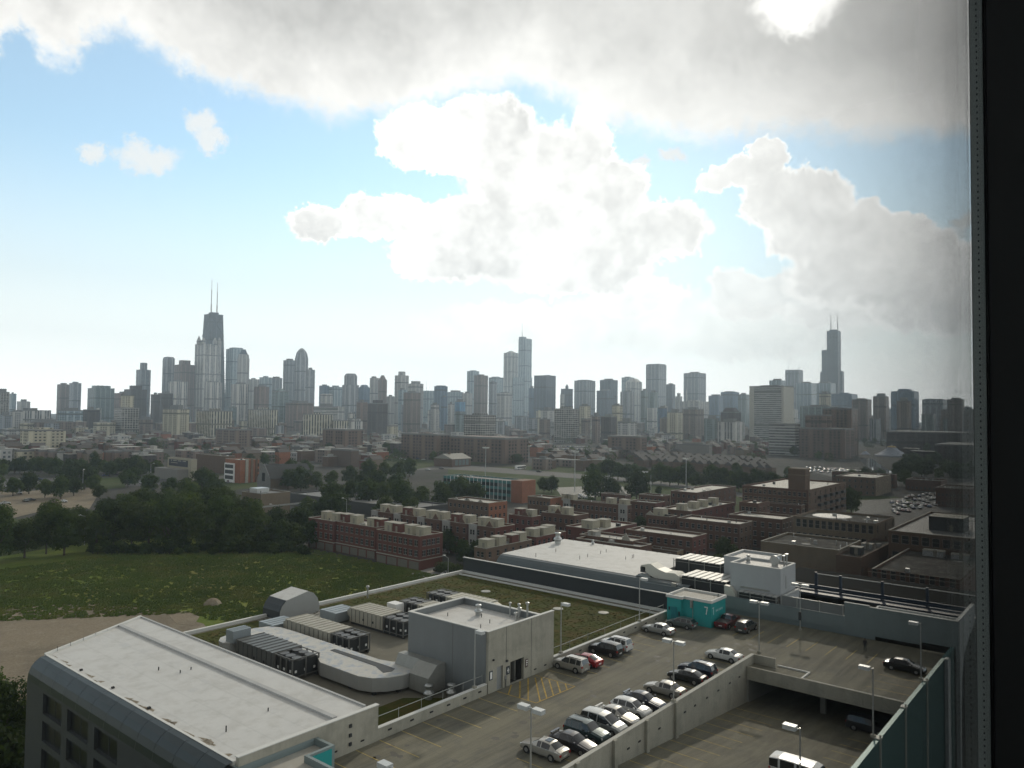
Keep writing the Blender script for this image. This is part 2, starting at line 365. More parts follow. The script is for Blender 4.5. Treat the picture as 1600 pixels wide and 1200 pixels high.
MB().box(-1.2, MU+.004, GV-.003, GV+.003, 46.5, 49.75).build('pane', GLP, w)
MB().box(-1.2, MU+.004, GV-.043, GV-.037, 46.5, 49.75).build('pane', GLP, w)
f = MB()
f.box(MU+.012, MU+.10, .17, GV-.046, 46.35, 49.9); f.box(-1.3, -1.2, .17, GV, 46.35, 49.9)
f.box(-1.2, MU+.01, .24, GV+.05, 46.35, 46.5); f.box(-1.2, MU+.01, .24, GV+.05, 49.75, 49.9)
f.box(MU+.012, MU+.10, GV-.044, GV, 46.35, 49.9)
f.build('frame', frameM, w)
sp = MB().box(MU+.0045, MU+.0115, GV-.0365, GV-.0035, 46.5, 49.75)
spo = sp.build('spacer_bar', mat('spacer_metal', (.50, .56, .54), .5, metal=.3, var=.06), w)
ho_ = MB()
for i in range(160):
    z = 46.62+i*.0195
    ho_.box(MU+.0030, MU+.0047, GV-.0225, GV-.0185, z, z+.006)
ho_.build('perforation', mat('perforation_dark', (.06, .07, .07), .8), spo)
rm = MB()
rm.box(-3.6, 5.2, -4.2, -4.1, 46.2, 50); rm.box(-3.6, -3.5, -4.1, .24, 46.2, 50); rm.box(5.1, 5.2, -4.1, .24, 46.2, 50)
rm.box(-3.6, -1.3, .24, .5, 46.2, 50); rm.box(MU+.10, 5.2, .17, .395, 46.2, 50)
struct(rm, 'wall', rough_black)
struct(MB().box(-3.5, 5.1, -4.1, .5, 46.0, 46.2), 'floor', mat('room_floor', (.04, .037, .033), .6))
struct(MB().box(-3.5, 5.1, -4.1, .5, 50.0, 50.2), 'ceiling', rough_black)

# ================================================================ PARKING GARAGE
DK = 16.5
def rampz(x, y=0): return 14.7-.0905*(x-65.5)
gar = thing('parking_garage', 'concrete parking garage with open roof deck, ramp and teal outer wall', 'parking garage', (20, 19.5, 0))
b = MB()
b.prism([(20, 38.5), (92.4, 38.5), (92.4, 19.7), (115.6, 19.7), (115.6, 56.4), (20, 56.4)], DK-.35, DK)
b.build('deck', CONCD, gar)
b = MB().prism([(24, 19.75), (115, 19.75), (115, 38.1), (24, 38.1)], lambda x, y: rampz(x)-.3, rampz)
b.build('ramp', CONCD, gar)
# inner parapet wall between deck and ramp, with pilasters
b = MB(); b.prism([(20, 38.1), (94.6, 38.1), (94.6, 38.45), (20, 38.45)], lambda x, y: min(rampz(x), 14)-.5, 17.6)
for u in (43.4, 49.1, 55.2, 61.3, 67.3, 73.4): b.box(u-.25, u+.25, 37.8, 38.095, 8, 17.68)
b.box(94.6, 94.9, 35.4, 38.45, DK+.003, 17.6); 
b.build('inner_parapet', CONC, gar)
MB().box(20, 94.65, 38.06, 38.49, 17.603, 17.65).build('coping', mat('worn_coping', (.47, .46, .41), .85, var=.15), gar)
b = MB().box(92.1, 92.395, 20, 38.05, 15.15, 16.75); b.build('cross_beam', CONC, gar)
b = MB(); b.box(92.396, 95.6, 31.4, 31.6, DK+.003, DK+.16); b.box(95.4, 95.6, 31.6, 35.4, DK+.003, DK+.16)
b.box(92.5, 92.8, 20, 31.3, DK+.003, DK+.14)
b.build_each('kerb', CAPS, gar)
# light parapet along the green roof and the taller screen wall
b = MB(); b.box(48.5, 64.2, 56.45, 56.8, 8, 17.6); b.box(76.7, 106, 56.45, 56.8, 8, 17.6); b.box(20, 38, 56.45, 56.8, 8, 17.6)
b.build_each('parapet', CONC, gar)
b = MB(); b.box(48.5, 64.2, 56.42, 56.84, 17.603, 17.68); b.box(76.7, 106, 56.42, 56.84, 17.603, 17.68); b.build('coping', CAPS, gar)
b = MB(); b.box(33.9, 48.47, 56.4, 56.8, 8, 19.85); b.build('screen_wall', CONC, gar)
MB().box(33.8, 48.55, 56.36, 56.86, 19.853, 19.93).build('coping', CAPS, gar)
b = MB()
for z in (17.15, 17.95, 18.8): b.box(45.0, 45.25, 56.25, 56.395, z, z+.3)
b.build_each('hinge_plate', DARKM, gar)
b = MB()
for u in (41, 43.5, 46.6, 50, 52.9, 55.6, 58.1, 60.6, 63, 72.9, 74.9, 77.4, 80, 82.5, 85, 87.8, 90.5, 93.4, 96.5, 99.5, 102.5): b.box(u-.22, u+.22, 56.38, 56.449 if u > 48.4 or u < 38 else 56.399, 17.05, 17.2)
for u in (51.5, 57.8, 63.9, 66, 70, 75.6, 78, 81, 84, 87.2, 90): b.box(u-.2, u+.2, 38.04, 38.098, 15.9, 16.05)
b.build_each('drain_slot', BLK, gar)
# outer wall: teal panels with light downpipes
TEAL = mat('teal_panel', (.03, .075, .074), .55, metal=.1, var=.08, streak=.08)
b = MB().box(20, 115.6, 19.35, 19.65, 0, 17.42); b.build('outer_wall', TEAL, gar)
MB().box(20, 115.6, 19.3, 19.72, 17.423, 17.5).build('coping', mat('teal_coping', (.08, .17, .165), .45, metal=.2, var=.05), gar)
for u in (66, 78.3, 88.4, 98.8): 
    b = MB(); b.box(u-.09, u+.09, 19.2, 19.345, 0, 17.9); b.box(u-.35, u+.45, 19.15, 19.75, 17.505, 17.62)
    b.build('downpipe', mat('pipe_paint', (.33, .34, .30), .5, var=.05), gar)
# dark storeys under the deck, and the ramp walls
b = MB(); b.box(20, 115.6, 19.75, 56.4, 3.2, 3.5); b.box(115.3, 115.55, 19.7, 56.4, 0, DK-.36); b.box(92.4, 115.3, 37.9, 38.2, 3.5, DK-.36); b.box(20, 20.3, 19.7, 56.4, 0, 16)
for u in range(96, 115, 8):
    for v in (22, 30): b.box(u-.3, u+.3, v-.3, v+.3, 3.5, DK-.36)
b.build('lower_storeys', mat('garage_concrete', (.22, .215, .19), .9, var=.1), gar)
# painted stall lines
YE = DK+.004
def line(mb, x0, y0, x1, y1, wd=.11, z=YE):
    d = Vector((x1-x0, y1-y0)).normalized(); n = Vector((-d.y, d.x))*wd/2
    zz = z if callable(z) else (lambda x: z)
    mb.face([(x0-n.x, y0-n.y, zz(x0)), (x1-n.x, y1-n.y, zz(x1)), (x1+n.x, y1+n.y, zz(x1)), (x0+n.x, y0+n.y, zz(x0))])
b = MB()
for i in range(16): line(b, 31.7+2.83*i, 50.9, 31.7+2.83*i, 56.4) if 31.7+2.83*i < 64 else None
for i in range(12): line(b, 75.2+2.83*i, 50.9, 75.2+2.83*i, 56.4)
for i in range(22): line(b, 38.2+2.7*i, 38.55, 38.2+2.7*i, 44.1)
for i in range(9): line(b, 104.1, 24.6+2.56*i, 109.2, 24.6+2.56*i, .12)
for i in range(5): line(b, 95.5+2.7*i, 20, 95.5+2.7*i, 25)
b.build_each('stall_line', YELF, gar)
b = MB()
for i in range(18): 
    line(b, 42+2.75*i, 32.6, 42+2.75*i, 38.0, .11, lambda x: rampz(x)+.012); line(b, 42+2.75*i, 19.9, 42+2.75*i, 25.2, .11, lambda x: rampz(x)+.012)
b.build_each('ramp_stall_line', YELF, gar)
b = MB(); zf = YE+.004
line(b, 65.7, 56.2, 65.9, 50.8, .14, zf); line(b, 65.9, 50.8, 72.8, 50.5, .14, zf)
for i in range(8):
    (xa, ya, xb, yb) = ((68.3, 56.3, 65.7, 54.6), (69.9, 56.3, 65.9, 53.1), (71.3, 56.2, 65.9, 51.9), (72.0, 55.7, 66.6, 50.8), (72.5, 55.2, 67.7, 50.7), (72.6, 54.1, 68.8, 50.6), (72.6, 52.9, 70.1, 50.6), (72.7, 51.8, 71.4, 50.6))[i]; line(b, xa, ya, xb, yb, .16, zf+.004)
line(b, 72.8, 50.5, 72.7, 56.2, .12, zf)
b.build('hatched_zone_lines', YEL, gar)
# wheel stops and stains on the deck
stain = mat('oil_stain', (.09, .085, .07), .7, var=.3)
b = MB()
for i in range(90):
    u, v = R.uniform(45, 112), R.choice([R.uniform(52, 55.5), R.uniform(40, 43.5), R.uniform(46, 49)])
    r = R.uniform(.12, .5); n = 9; b.face([(u+r*math.cos(k*6.283/n)*R.uniform(.6, 1.2), v+r*math.sin(k*6.283/n)*R.uniform(.6, 1.2), DK+.003) for k in range(n)])
b.build_each('oil_stain', stain, gar)
# crack-control joints in the deck slab
b = MB()
for u in range(26, 116, 6): line(b, u+.4, 38.5 if u < 92 else 19.8, u+.4, 56.4, .035, DK+.002)
line(b, 20, 47.4, 115, 47.4, .035, DK+.0022)
b.build('slab_joint', mat('joint_sealant', (.10, .10, .085), .8), gar)

# guard rail on the parapet, one thing
def rail(name, label, pts, h, zb, step=2.6, mats=GALV, mid=True, grp=None):
    x0, y0 = pts[0]; t = thing(name, label, 'railing', (x0, y0, zb), grp)
    a = MB(); 
    for (xa, ya), (xb, yb) in zip(pts, pts[1:]):
        L = math.hypot(xb-xa, yb-ya); n = max(1, round(L/step))
        a.tube((xa, ya, zb+h), (xb, yb, zb+h), .035, 6)
        if mid: a.tube((xa, ya, zb+h*.5), (xb, yb, zb+h*.5), .022, 6)
        for i in range(n+1):
            x, y = xa+(xb-xa)*i/n, ya+(yb-ya)*i/n
            MB().tube((x, y, zb), (x, y, zb+h+.12), .035, 6).build('post', mats, t)
    a.build('rail', mats, t); return t
FENC = mat('fence_wire', (.27, .28, .26), .5, metal=.4)
rail('guard_rail', 'thin metal guard rail on the white-capped parapet, left of the concrete stair block', [(48.6, 57.1), (64.1, 57.1)], 1.55, 16.9, 3.1, FENC, False)
rail('guard_rail', 'thin metal guard rail on the white-capped parapet, between the stair block and the turquoise booth', [(76.9, 57.1), (106, 57.1)], 1.55, 16.9, 4.2, FENC, False)

# stair and lift block
sb = thing('stair_block', 'pale concrete and grey metal stair block with white roof beside the parking deck', 'stair building', (64.3, 56.4, 15))
b = MB(); zt = 23.35
# front wall with door and opening cut through
def wallx(mb, x0, x1, y, d, z0, z1, holes, mi=0):
    "wall along X at y (outer face y, thickness d towards +y) with rectangular holes (xa, xb, za, zb)"
    xs = sorted({x0, x1, *[h[0] for h in holes], *[h[1] for h in holes]}); zs = sorted({z0, z1, *[h[2] for h in holes], *[h[3] for h in holes]})
    for i in range(len(xs)-1):
        for j in range(len(zs)-1):
            cx, cz = (xs[i]+xs[i+1])/2, (zs[j]+zs[j+1])/2
            if any(h[0] < cx < h[1] and h[2] < cz < h[3] for h in holes): continue
            mb.face([(xs[i], y, zs[j]), (xs[i+1], y, zs[j]), (xs[i+1], y, zs[j+1]), (xs[i], y, zs[j+1])], mi)
    for a, c, e, g_ in holes:
        mb.face([(a, y, e), (a, y+d, e), (a, y+d, g_), (a, y, g_)], mi); mb.face([(c, y+d, e), (c, y, e), (c, y, g_), (c, y+d, g_)], mi)
        mb.face([(a, y, g_), (a, y+d, g_), (c, y+d, g_), (c, y, g_)], mi); mb.face([(a, y+d, e), (a, y, e), (c, y, e), (c, y+d, e)], mi)
wallx(b, 64.35, 76.6, 56.4, .35, 12, zt, [(65.8, 66.9, DK, 19.1), (68.2, 70.7, DK+.02, 19.1)])
b.face([(76.6, 56.4, 12), (76.6, 56.75, 12), (76.6, 56.75, zt), (76.6, 56.4, zt)]); b.face([(64.35, 56.4, zt), (76.6, 56.4, zt), (76.6, 56.75, zt), (64.35, 56.75, zt)])
b.face([(64.35, 56.4, 12), (64.35, 56.4, zt), (64.35, 56.75, zt), (64.35, 56.75, 12)])
b.build('front_wall', CONC, sb)
b = MB(); b.box(64.3, 64.6, 56.76, 69.5, 12, zt-.02); b.box(64.6, 74.1, 69.2, 69.5, 12, zt-.02); b.box(73.9, 74.2, 56.76, 69.2, 12, zt-.02)
b.build('side_wall', CLAD, sb)
MB().box(64.6, 73.9, 56.76, 69.2, 22.3, 22.55).build('roof', MEMB, sb)
b = MB(); b.box(64.24, 64.66, 56.76, 69.56, zt-.017, zt+.07); b.box(64.66, 74.26, 69.14, 69.56, zt-.017, zt+.07); b.box(73.84, 74.26, 56.76, 69.14, zt-.017, zt+.07); b.box(64.24, 76.65, 56.36, 56.757, zt+.003, zt+.07)
b.build('coping', CAPS, sb)
b = MB()
for x in (67.45, 72.1): b.box(x-.03, x+.03, 56.385, 56.399, DK if x > 70 else 19.2, zt)
b.box(64.285, 64.298, 61.9, 61.95, 12, zt); b.build('panel_joint', mat('joint_dark', (.12, .12, .11), .9), sb)
MB().box(65.8, 66.9, 56.62, 56.68, DK, 19.1).build('door', mat('grey_door', (.25, .26, .26), .5), sb)
b = MB(); b.box(68.2, 70.7, 58.9, 59.0, DK, 19.2); b.box(68.2, 68.3, 56.8, 58.9, DK, 19.2); b.box(70.6, 70.7, 56.8, 58.9, DK, 19.2); b.box(68.3, 70.6, 56.76, 58.9, 19.12, 19.2); b.box(68.3, 70.6, 56.76, 58.9, DK-.1, DK+.01)
b.build('lobby', mat('lobby_shade_dark', (.025, .025, .024), .8), sb)  # inner faces coloured near-black so the opening reads as deep shade
b = MB(); b.box(68.6, 69.3, 58.6, 58.7, 17.2, 18.6); b.box(69.75, 69.85, 57, 58.8, DK, 19.1); b.build('lift_door', GALVD, sb)
def sign(x0, x1, z0, z1, bgc, marks, parent=sb, y=56.4, name='sign'):
    p = MB().box(x0, x1, y-.06, y-.004, z0, z1).build(name, bgc, parent)
    q = MB()
    for a, c, e, g_ in marks: q.box(x0+(x1-x0)*a, x0+(x1-x0)*c, y-.07, y-.062, z0+(z1-z0)*e, z0+(z1-z0)*g_)
    q.build('marking', WHT, p)
NAVY = mat('sign_navy', (.02, .03, .04), .5)
sign(64.5, 65.05, 17.95, 18.95, NAVY, [(.2, .8, .12, .88)])
sign(67.45, 68.05, 17.85, 18.75, NAVY, [(.4, .6, .2, .8), (.2, .8, .42, .58)])
sign(67.2, 67.5, 17.3, 17.8, mat('sign_grey', (.2, .2, .2), .5), [])
sign(70.95, 71.4, 17.8, 18.75, mat('sign_brown', (.10, .07, .06), .5), [(.15, .85, .75, .85), (.15, .85, .5, .6), (.15, .7, .25, .35)])
MB().box(65.05, 65.2, 56.2, 56.399, 20, 20.2).build('wall_lamp', DARKM, sb)
MB().box(67.35, 67.55, 56.15, 56.399, 19.35, 19.55).build('wall_lamp', DARKM, sb)
b = MB(); b.tube((67.3, 56.3, DK), (67.3, 56.3, 17.4), .05); b.build('standpipe', DARKM, sb)
def roof_fan(x, y, z, label, s=1.):
    t = thing('roof_fan', label, 'roof fan', (x, y, z))
    MB().lathe((x, y, z), [(.38*s, 0), (.38*s, .35*s), (.22*s, .4*s)], 12).build('curb', GALV, t)
    MB().lathe((x, y, z+.4*s), [(.42*s, 0), (.55*s, .1*s), (.5*s, .3*s), (.3*s, .38*s), (.3*s, .8*s), (.42*s, .85*s), (.4*s, 1.*s), (.1*s, 1.05*s)], 14).build('hood', GALV, t, True)
    return t
roof_fan(71.0, 64.0, 22.55, 'mushroom roof fan in the middle of the stair block roof', .95)
for i, (x, y, h, r) in enumerate(((74.0-.9, 60.6, 1.6, .09), (72.4, 58.6, 1.9, .10), (73.3, 58.0, 2.0, .12), (72.0, 58.7, .9, .16), (73.5, 59.4, 1.1, .14))):
    t = thing('vent_pipe', ['thin capped vent pipe by the back parapet of the stair block roof', 'tall capped flue of the stair block roof, second from the near corner', 'tallest capped flue at the near corner of the stair block roof', 'short stubby vent beside the flues on the stair block roof', 'medium plain vent behind the flues on the stair block roof'][i], 'vent pipe', (x, y, 22.55))
    MB().tube((x, y, 22.55), (x, y, 22.55+h), r, 10).build('pipe', GALV, t)
    MB().lathe((x, y, 22.55+h-.05), [(r*1.2, 0), (r*2, .06), (r*2, .22), (r*.5, .3)], 10).build('cap', GALV, t)
for x, y in ((68.2, 66.6), (69.3, 60.6), (67, 60), (70.6, 63.1)):
    MB().tube((x, y, 22.55), (x, y, 23.0), .05, 6).build('roof_drain', DARKM, sb)

# ================================================================ STORE UNDER THE GREEN ROOF
st = thing('store_building', 'long low store building with a planted green roof next to the parking deck', 'store', (20, 56.8, 0))
gr = [(48.6, 56.85), (113.4, 56.85), (113.4, 106.4), (47.5, 106.4)]
struct_w = MB()
b = MB(); b.prism([(34.2, 57), (47.5, 57), (113.7, 57), (113.7, 106.8), (47.5, 106.8)], 0, 15.0); b.build('wall', mat('store_wall', (.17, .16, .14), .85, var=.1, streak=.1), st)
b = MB(); b.prism([(47.6, 56.9), (113.4, 56.9), (113.4, 106.3), (47.6, 106.3)], 15.02, 15.28)
b.build('roof', GRAVEL, st)
# planted areas lie on the ballast
def patch(pts, z, m, name='planting', parent=st, sub=0):
    return MB().prism(pts, z-.05, z).build(name, m, parent)
patch([(48.6, 96.2), (58, 96.6), (66, 99.3), (66, 105.6), (48.6, 105.6)], 15.34, SEDUM)
patch([(69.5, 95.9), (84, 95.5), (96, 94.2), (96, 78), (77.2, 78), (77.2, 58), (110.9, 58), (110.9, 105.4), (76.6, 105.4), (76.6, 100), (69.5, 99)], 15.34, SEDUM)
patch([(49.3, 57.6), (62, 57.6), (62.6, 61.5), (59.5, 65), (55.5, 65), (53, 67.5), (49.3, 68)], 15.34, SEDUM)
b = MB(); b.box(66.5, 76.2, 99.6, 105.5, 15.284, 15.33); b.build('paving', PAVE, st)
b = MB(); b.box(47.5, 113.4, 106.3, 106.8, 14.9, 15.75); b.box(113.2, 113.6, 56.9, 106.3, 14.9, 15.7); b.build('roof_edge', CAPS, st)
MB().box(111.2, 111.5, 57, 105.6, 15.285, 15.5).build('gravel_kerb', CAPS, st)
# sedum tufts scattered over the planting
def tufts(name, n, inside, z, hs, m, seed, w=.09):
    r = random.Random(seed); mb = MB()
    for i in range(n):
        x, y = inside(r); h = r.uniform(*hs); a = r.uniform(0, 3.14); s_ = r.uniform(.5, 1.6)*w*2
        for k in range(2):
            aa = a+k*1.57; c, s = math.cos(aa)*s_, math.sin(aa)*s_; zz = z(x, y) if callable(z) else z
            mb.face([(x-c, y-s, zz), (x+c, y+s, zz), (x+c*.6+r.uniform(-.1, .1)*h, y+s*.6, zz+h), (x-c*.6, y-s*.6, zz+h*.9)])
    o = mb.build(name, m); o['kind'] = 'stuff'; return o
SEDT = mat('sedum_tuft', (.062, .070, .016), .95, var=.15, scale=.3, col2=(.088, .066, .024))
def in_sedum(r):
    while True:
        x, y = r.uniform(48.8, 110.8), r.uniform(57.8, 105.3)
        if (x < 66 and y > 97) or (y > 96.2) or (x > 77.4 and y < 78) or x > 96.2 or (x < 61 and y < 61): return x, y
so_ = tufts('sedum_tufts', 5000, in_sedum, 15.33, (.02, .06), SEDT, 3, .1)
tag(so_, 'low tufts of sedum growing over the green roof', 'ground cover')

# air handling units ------------------------------------------------------------
def ahu(label, x0, x1, ys0, ys1, yf0, yf1, zt, col=GALVD, end=0, zb=15.75, pole=None):
    "cabinet from ys0 to ys1 with ribbed lid; open condenser frame from yf0 to yf1"
    t = thing('air_handling_unit', label, 'air handler', (x0, min(ys0, yf0), 15.3))
    b = MB(); b.box(x0, x1, ys0, ys1, zb, zt-.1)
    if end: b.extr([(ys0, zb+.3), (ys0, zt-.1), (ys0-1.1, zt-.45), (ys0-1.1, zb+.9)] if end < 0 else [(ys1, zb+.3), (ys1+1.0, zb+.8), (ys1+1.0, zt-.6), (ys1, zt-.1)], 'x', x0+.3, x1-.3)
    b.build('cabinet', col, t)
    b = MB(); b.box(x0-.06, x1+.06, ys0, ys1, zt-.097, zt)
    n = round((ys1-ys0)/1.0)
    for i in range(n+1): y = ys0+(ys1-ys0)*i/n; b.box(x0-.07, x1+.07, max(ys0, y-.06), min(ys1, y+.06), zt+.002, zt+.07)
    b.build('lid', col, t)
    b = MB(); 
    for y in [ys0+(ys1-ys0)*(i+.5)/n for i in range(n)][::1]: b.box(x0-.035, x0-.003, y-.03, y+.03, zb+.1, zt-.15)
    for y in (ys0+2, ys0+4.2): b.box(x0-.05, x0-.004, y, y+.3, zb+.6, zb+.9, 0)
    b.build('panel_seams', DARKM, t)
    b = MB(); nx, ny = 2, 3
    for i in range(nx+1):
        x = x0+.1+(x1-x0-.2)*i/nx
        for j in range(ny+1):
            y = yf0+.1+(yf1-yf0-.2)*j/ny
            if i in (0, nx) or j in (0, ny): b.box(x-.07, x+.07, y-.07, y+.07, 15.5, zt)
    for z in (zb, zt-.12):
        for y in (yf0+.1, yf1-.1): b.box(x0+.1, x1-.1, y-.05, y+.05, z, z+.1)
        for x in (x0+.1, x1-.1): b.box(x-.05, x+.05, yf0+.1, yf1-.1, z, z+.1)
    b.build('condenser_frame', mat('frame_steel', (.17, .17, .16), .5, metal=.4, var=.1), t)
    MB().box(x0+.25, x1-.25, yf0+.25, yf1-.25, zb+.05, zt-.35).build('coil', mat('coil_dark', (.025, .027, .028), .6), t)
    fy = [yf0+(yf1-yf0)*(i+.5)/3 for i in range(3)]; fr = min((x1-x0)/4, (yf1-yf0)/6)*.92
    for x in (x0+(x1-x0)*.27, x0+(x1-x0)*.73):
        for y in fy:
            f_ = MB().lathe((x, y, zt-.35), [(fr, 0), (fr*1.02, .28)], 14).build('fan_ring', mat('fan_ring_dark', (.10, .10, .10), .5, metal=.3), t)
            a = MB()
            for k in range(5):
                an = k*1.2566; a.face([(x, y, zt-.14), (x+fr*.9*math.cos(an), y+fr*.9*math.sin(an), zt-.1), (x+fr*.9*math.cos(an+.7), y+fr*.9*math.sin(an+.7), zt-.2)])
            a.build('fan_blades', mat('fan_blade_dark', (.13, .13, .125), .5, metal=.3), f_)
    b = MB()
    for i in range(3):
        y = yf0+(yf1-yf0)*(i+.5)/3; b.box(x0+.16, x0+.24, y-.15, y+.15, zb+.55, zb+.85)
        x = x0+(x1-x0)*(i+.5)/3; b.box(x-.13, x+.13, yf0+.16, yf0+.24, zb+.5, zb+.78)
    b.build_each('gauge', WHT, t)
    b = MB()
    for x in (x0+.25, x1-.4): b.box(x, x+.15, min(ys0, yf0), max(ys1, yf1), 15.33, zb-.003)
    b.build_each('skid', DARKM, t); return t
ahu('long weathered air handler nearest the curved-eave hall, its condenser end facing the parking deck', 54, 58, 82.5, 91, 78.6, 82.48, 18, mat('dark_sheet', (.13, .135, .13), .45, metal=.4, var=.1, streak=.08), 0)
ahu('long tan-lidded air handler between the big duct and the stair block', 64, 67.7, 84.6, 95, 80.6, 84.58, 17.9, mat('tan_sheet', (.38, .36, .30), .55, metal=.2, var=.1, streak=.1), 1)
ahu('tan-lidded air handler half hidden behind the stair block', 74.4, 78.3, 86, 93.6, 81.5, 85.98, 17.8, mat('tan_sheet', (.38, .36, .30)), 1)
ahu('air handler of the far pair whose dark condenser frame just shows over the stair block', 83.3, 86.8, 80.5, 88, 88.02, 92.3, 17.5, mat('tan_sheet', (.38, .36, .30)))
ahu('farthest air handler on the green roof with cream sloped end', 90, 93.9, 80.4, 88.4, 88.42, 93, 17.5, mat('cream_sheet', (.45, .43, .36), .55, metal=.15, var=.1), -1)
def duct_box(label, x0, x1, y0, y1, z0, z1):
    t = thing('intake_box', label, 'air intake', (x0, y0, z0))
    MB().box(x0, x1, y0, y1, z0, z1).build('housing', BLUEBOX, t)
    b = MB(); n = 4
    for i in range(1, n): y = y0+(y1-y0)*i/n; b.box(x0-.03, x1+.03, y-.05, y+.05, z1+.002, z1+.05)
    b.build('lid_rib', BLUEBOX, t); return t
duct_box('blue-grey intake box at the far end of the middle air handler', 62.6, 66.8, 96.05, 99.6, 15.6, 17)
duct_box('blue-grey intake box at the far end of the air handler behind the stair block', 72.6, 76.8, 94.7, 98.6, 15.6, 17)
duct_box('small upright blue-grey box standing on the end of the big rounded duct', 53.8, 56.4, 91.6, 93.3, 17.32, 18.9)
t = thing('condensing_unit', 'small white condensing unit behind the tan air handler', 'air conditioner', (81.5, 91, 15.3))
MB().box(81.5, 83.2, 91, 93.2, 15.9, 17.3).build('housing', WHT, t); MB().box(81.6, 81.8, 91.1, 93.1, 15.3, 15.897).box(82.9, 83.1, 91.1, 93.1, 15.3, 15.897).build('leg', DARKM, t)
# big rounded duct
dt = thing('roof_duct', 'big round-cornered membrane-topped duct snaking round the air handlers', 'air duct', (57, 70, 15.3))
DP = [(53.3, 94.2), (54.2, 95.4), (56, 96.0), (59.6, 96.0), (61.4, 95.3), (62.3, 93.6), (62.45, 90.6), (62.45, 72.6), (62.9, 71), (63.6, 69.8), (64.28, 69.4), (64.28, 66.2), (60.7, 66.3), (58.9, 67.0), (57.6, 68.2), (57.0, 69.9), (57.0, 77.2), (57.6, 78.4), (58.4, 79.6), (58.6, 91.6), (58.2, 92.3), (57.3, 92.6), (55.1, 92.0), (53.8, 92.2), (53.2, 93)]
b = MB(); b.prism(DP, 15.72, 17.25); b.build('casing', mat('duct_side', (.36, .365, .35), .5, metal=.35, var=.06, streak=.05), dt)
b = MB(); b.prism(DP, 17.253, 17.32); b.build('lid', DUCT, dt)
b = MB(); b.prism([(59.6, 68.6), (60.6, 68.2), (61.4, 68.6), (61.5, 70), (61.3, 80), (60.6, 80), (60.5, 71)], 17.323, 17.36); b.build('lid_recess', DARKM, dt)
b = MB()
for x, y in ((58, 68.3), (60.5, 66.9), (57.6, 72), (61.9, 80), (61.9, 88), (56, 93.8)): b.box(x-.2, x+.2, y-.2, y+.2, 15.3, 15.717)
b.build_each('foot', DARKM, dt)
b = MB(); b.extr([(61.5, 15.6), (64.28, 15.6), (64.28, 18.6), (62.9, 18.6), (61.5, 17.4)], 'y', 63.0, 66.18); b.extr([(62.6, 17.33), (64.28, 17.33), (64.28, 18.55), (63.2, 18.55)], 'y', 66.2, 70); b.build('plenum', GALVD, dt)
roof_fan(61.2, 62.6, 15.33, 'squat galvanised fan at the duct end, left of the pair by the guard rail', 1.15)
roof_fan(63.1, 60.9, 15.33, 'squat galvanised fan at the duct end, right of the pair by the guard rail', 1.15)
# vaulted bulkhead
vb = thing('roof_bulkhead', 'small vaulted metal bulkhead with flat white top at the far edge of the green roof', 'roof bulkhead', (68.3, 103, 15.3))
prof = [(68.3, 15.3), (68.35, 16.6), (68.7, 17.4), (69.5, 18.15), (73.4, 18.9), (74.5, 18.5), (75.3, 17.6), (75.7, 16.4), (75.7, 15.3)]
MB().extr(prof, 'y', 103, 107.4).build('shell', mat('bulkhead_metal', (.33, .335, .325), .45, metal=.3, var=.06), vb)
MB().extr([(69.4, 18.16), (73.4, 18.93), (73.4, 19.0), (69.4, 18.23)], 'y', 102.9, 107.5).build('top', MEMB, vb)
MB().extr([(68.25, 15.4), (68.3, 16.6), (68.65, 17.42), (69.36, 18.14), (69.3, 18.2), (68.58, 17.46), (68.22, 16.6), (68.18, 15.4)], 'y', 102.95, 107.45).build('curved_front', CLADD, vb)
t = thing('vent_pipe', 'lone capped vent pipe by the far rim of the green roof', 'vent pipe', (86.5, 104, 15.3))
MB().tube((86.5, 104, 15.3), (86.5, 104, 17.1), .14).build('pipe', GALV, t); MB().lathe((86.5, 104, 17.05), [(.2, 0), (.3, .08), (.3, .35), (.1, .45)]).build('cap', GALV, t)
for i, (x, y) in enumerate(((104, 92), (106, 68), (103, 75))):
    tag(MB().lathe((x, y, 15.34), [(.9, 0), (.85, .08), (.3, .1)], 12).build('roof_hatch', GALVD), ['round grey disc in the green roof nearest the dark wall corner', 'round grey disc in the green roof nearest the turquoise booth', 'round grey disc in the green roof between the other two'][i], 'drain cover')

# ================================================================ LEFT HALL WITH THE CURVED EAVE
ha = thing('curved_eave_hall', 'low hall with broad white roof, dark curved metal eave and window strips', 'building', (32, 57, 0))
FR = [(34, 57), (47.2, 57), (47.2, 103.4), (34, 97.6)]
b = MB(); b.prism([(34, 57.02), (47.15, 57.02), (47.15, 103.3), (34, 97.5)], 0, 19.2); b.build('far_wall', CLAD, ha)
b = MB(); b.prism(FR, lambda x, y: 19.2+(x-34)*.045, lambda x, y: 19.32+(x-34)*.045); b.build('roof', MEMB, ha)
b = MB(); b.prism([(43.6, 57), (44.1, 57), (44.1, 102), (43.6, 101.8)], 19.3, 19.98); b.prism([(47.2, 57), (47.45, 57), (47.45, 103.5), (47.2, 103.4)], 18.6, 20.05)
b.build('roof_ridge', mat('ridge_grey', (.38, .38, .37), .6), ha)
b = MB(); b.prism([(33.75, 97.5), (47.3, 103.4), (47.3, 103.8), (33.75, 97.9)], 18.8, lambda x, y: 19.55+(x-34)*.045); b.prism([(33.75, 57), (34.0, 57), (34.0, 97.6), (33.75, 97.5)], 19.0, 19.42); b.build('coping', CAPS, ha)
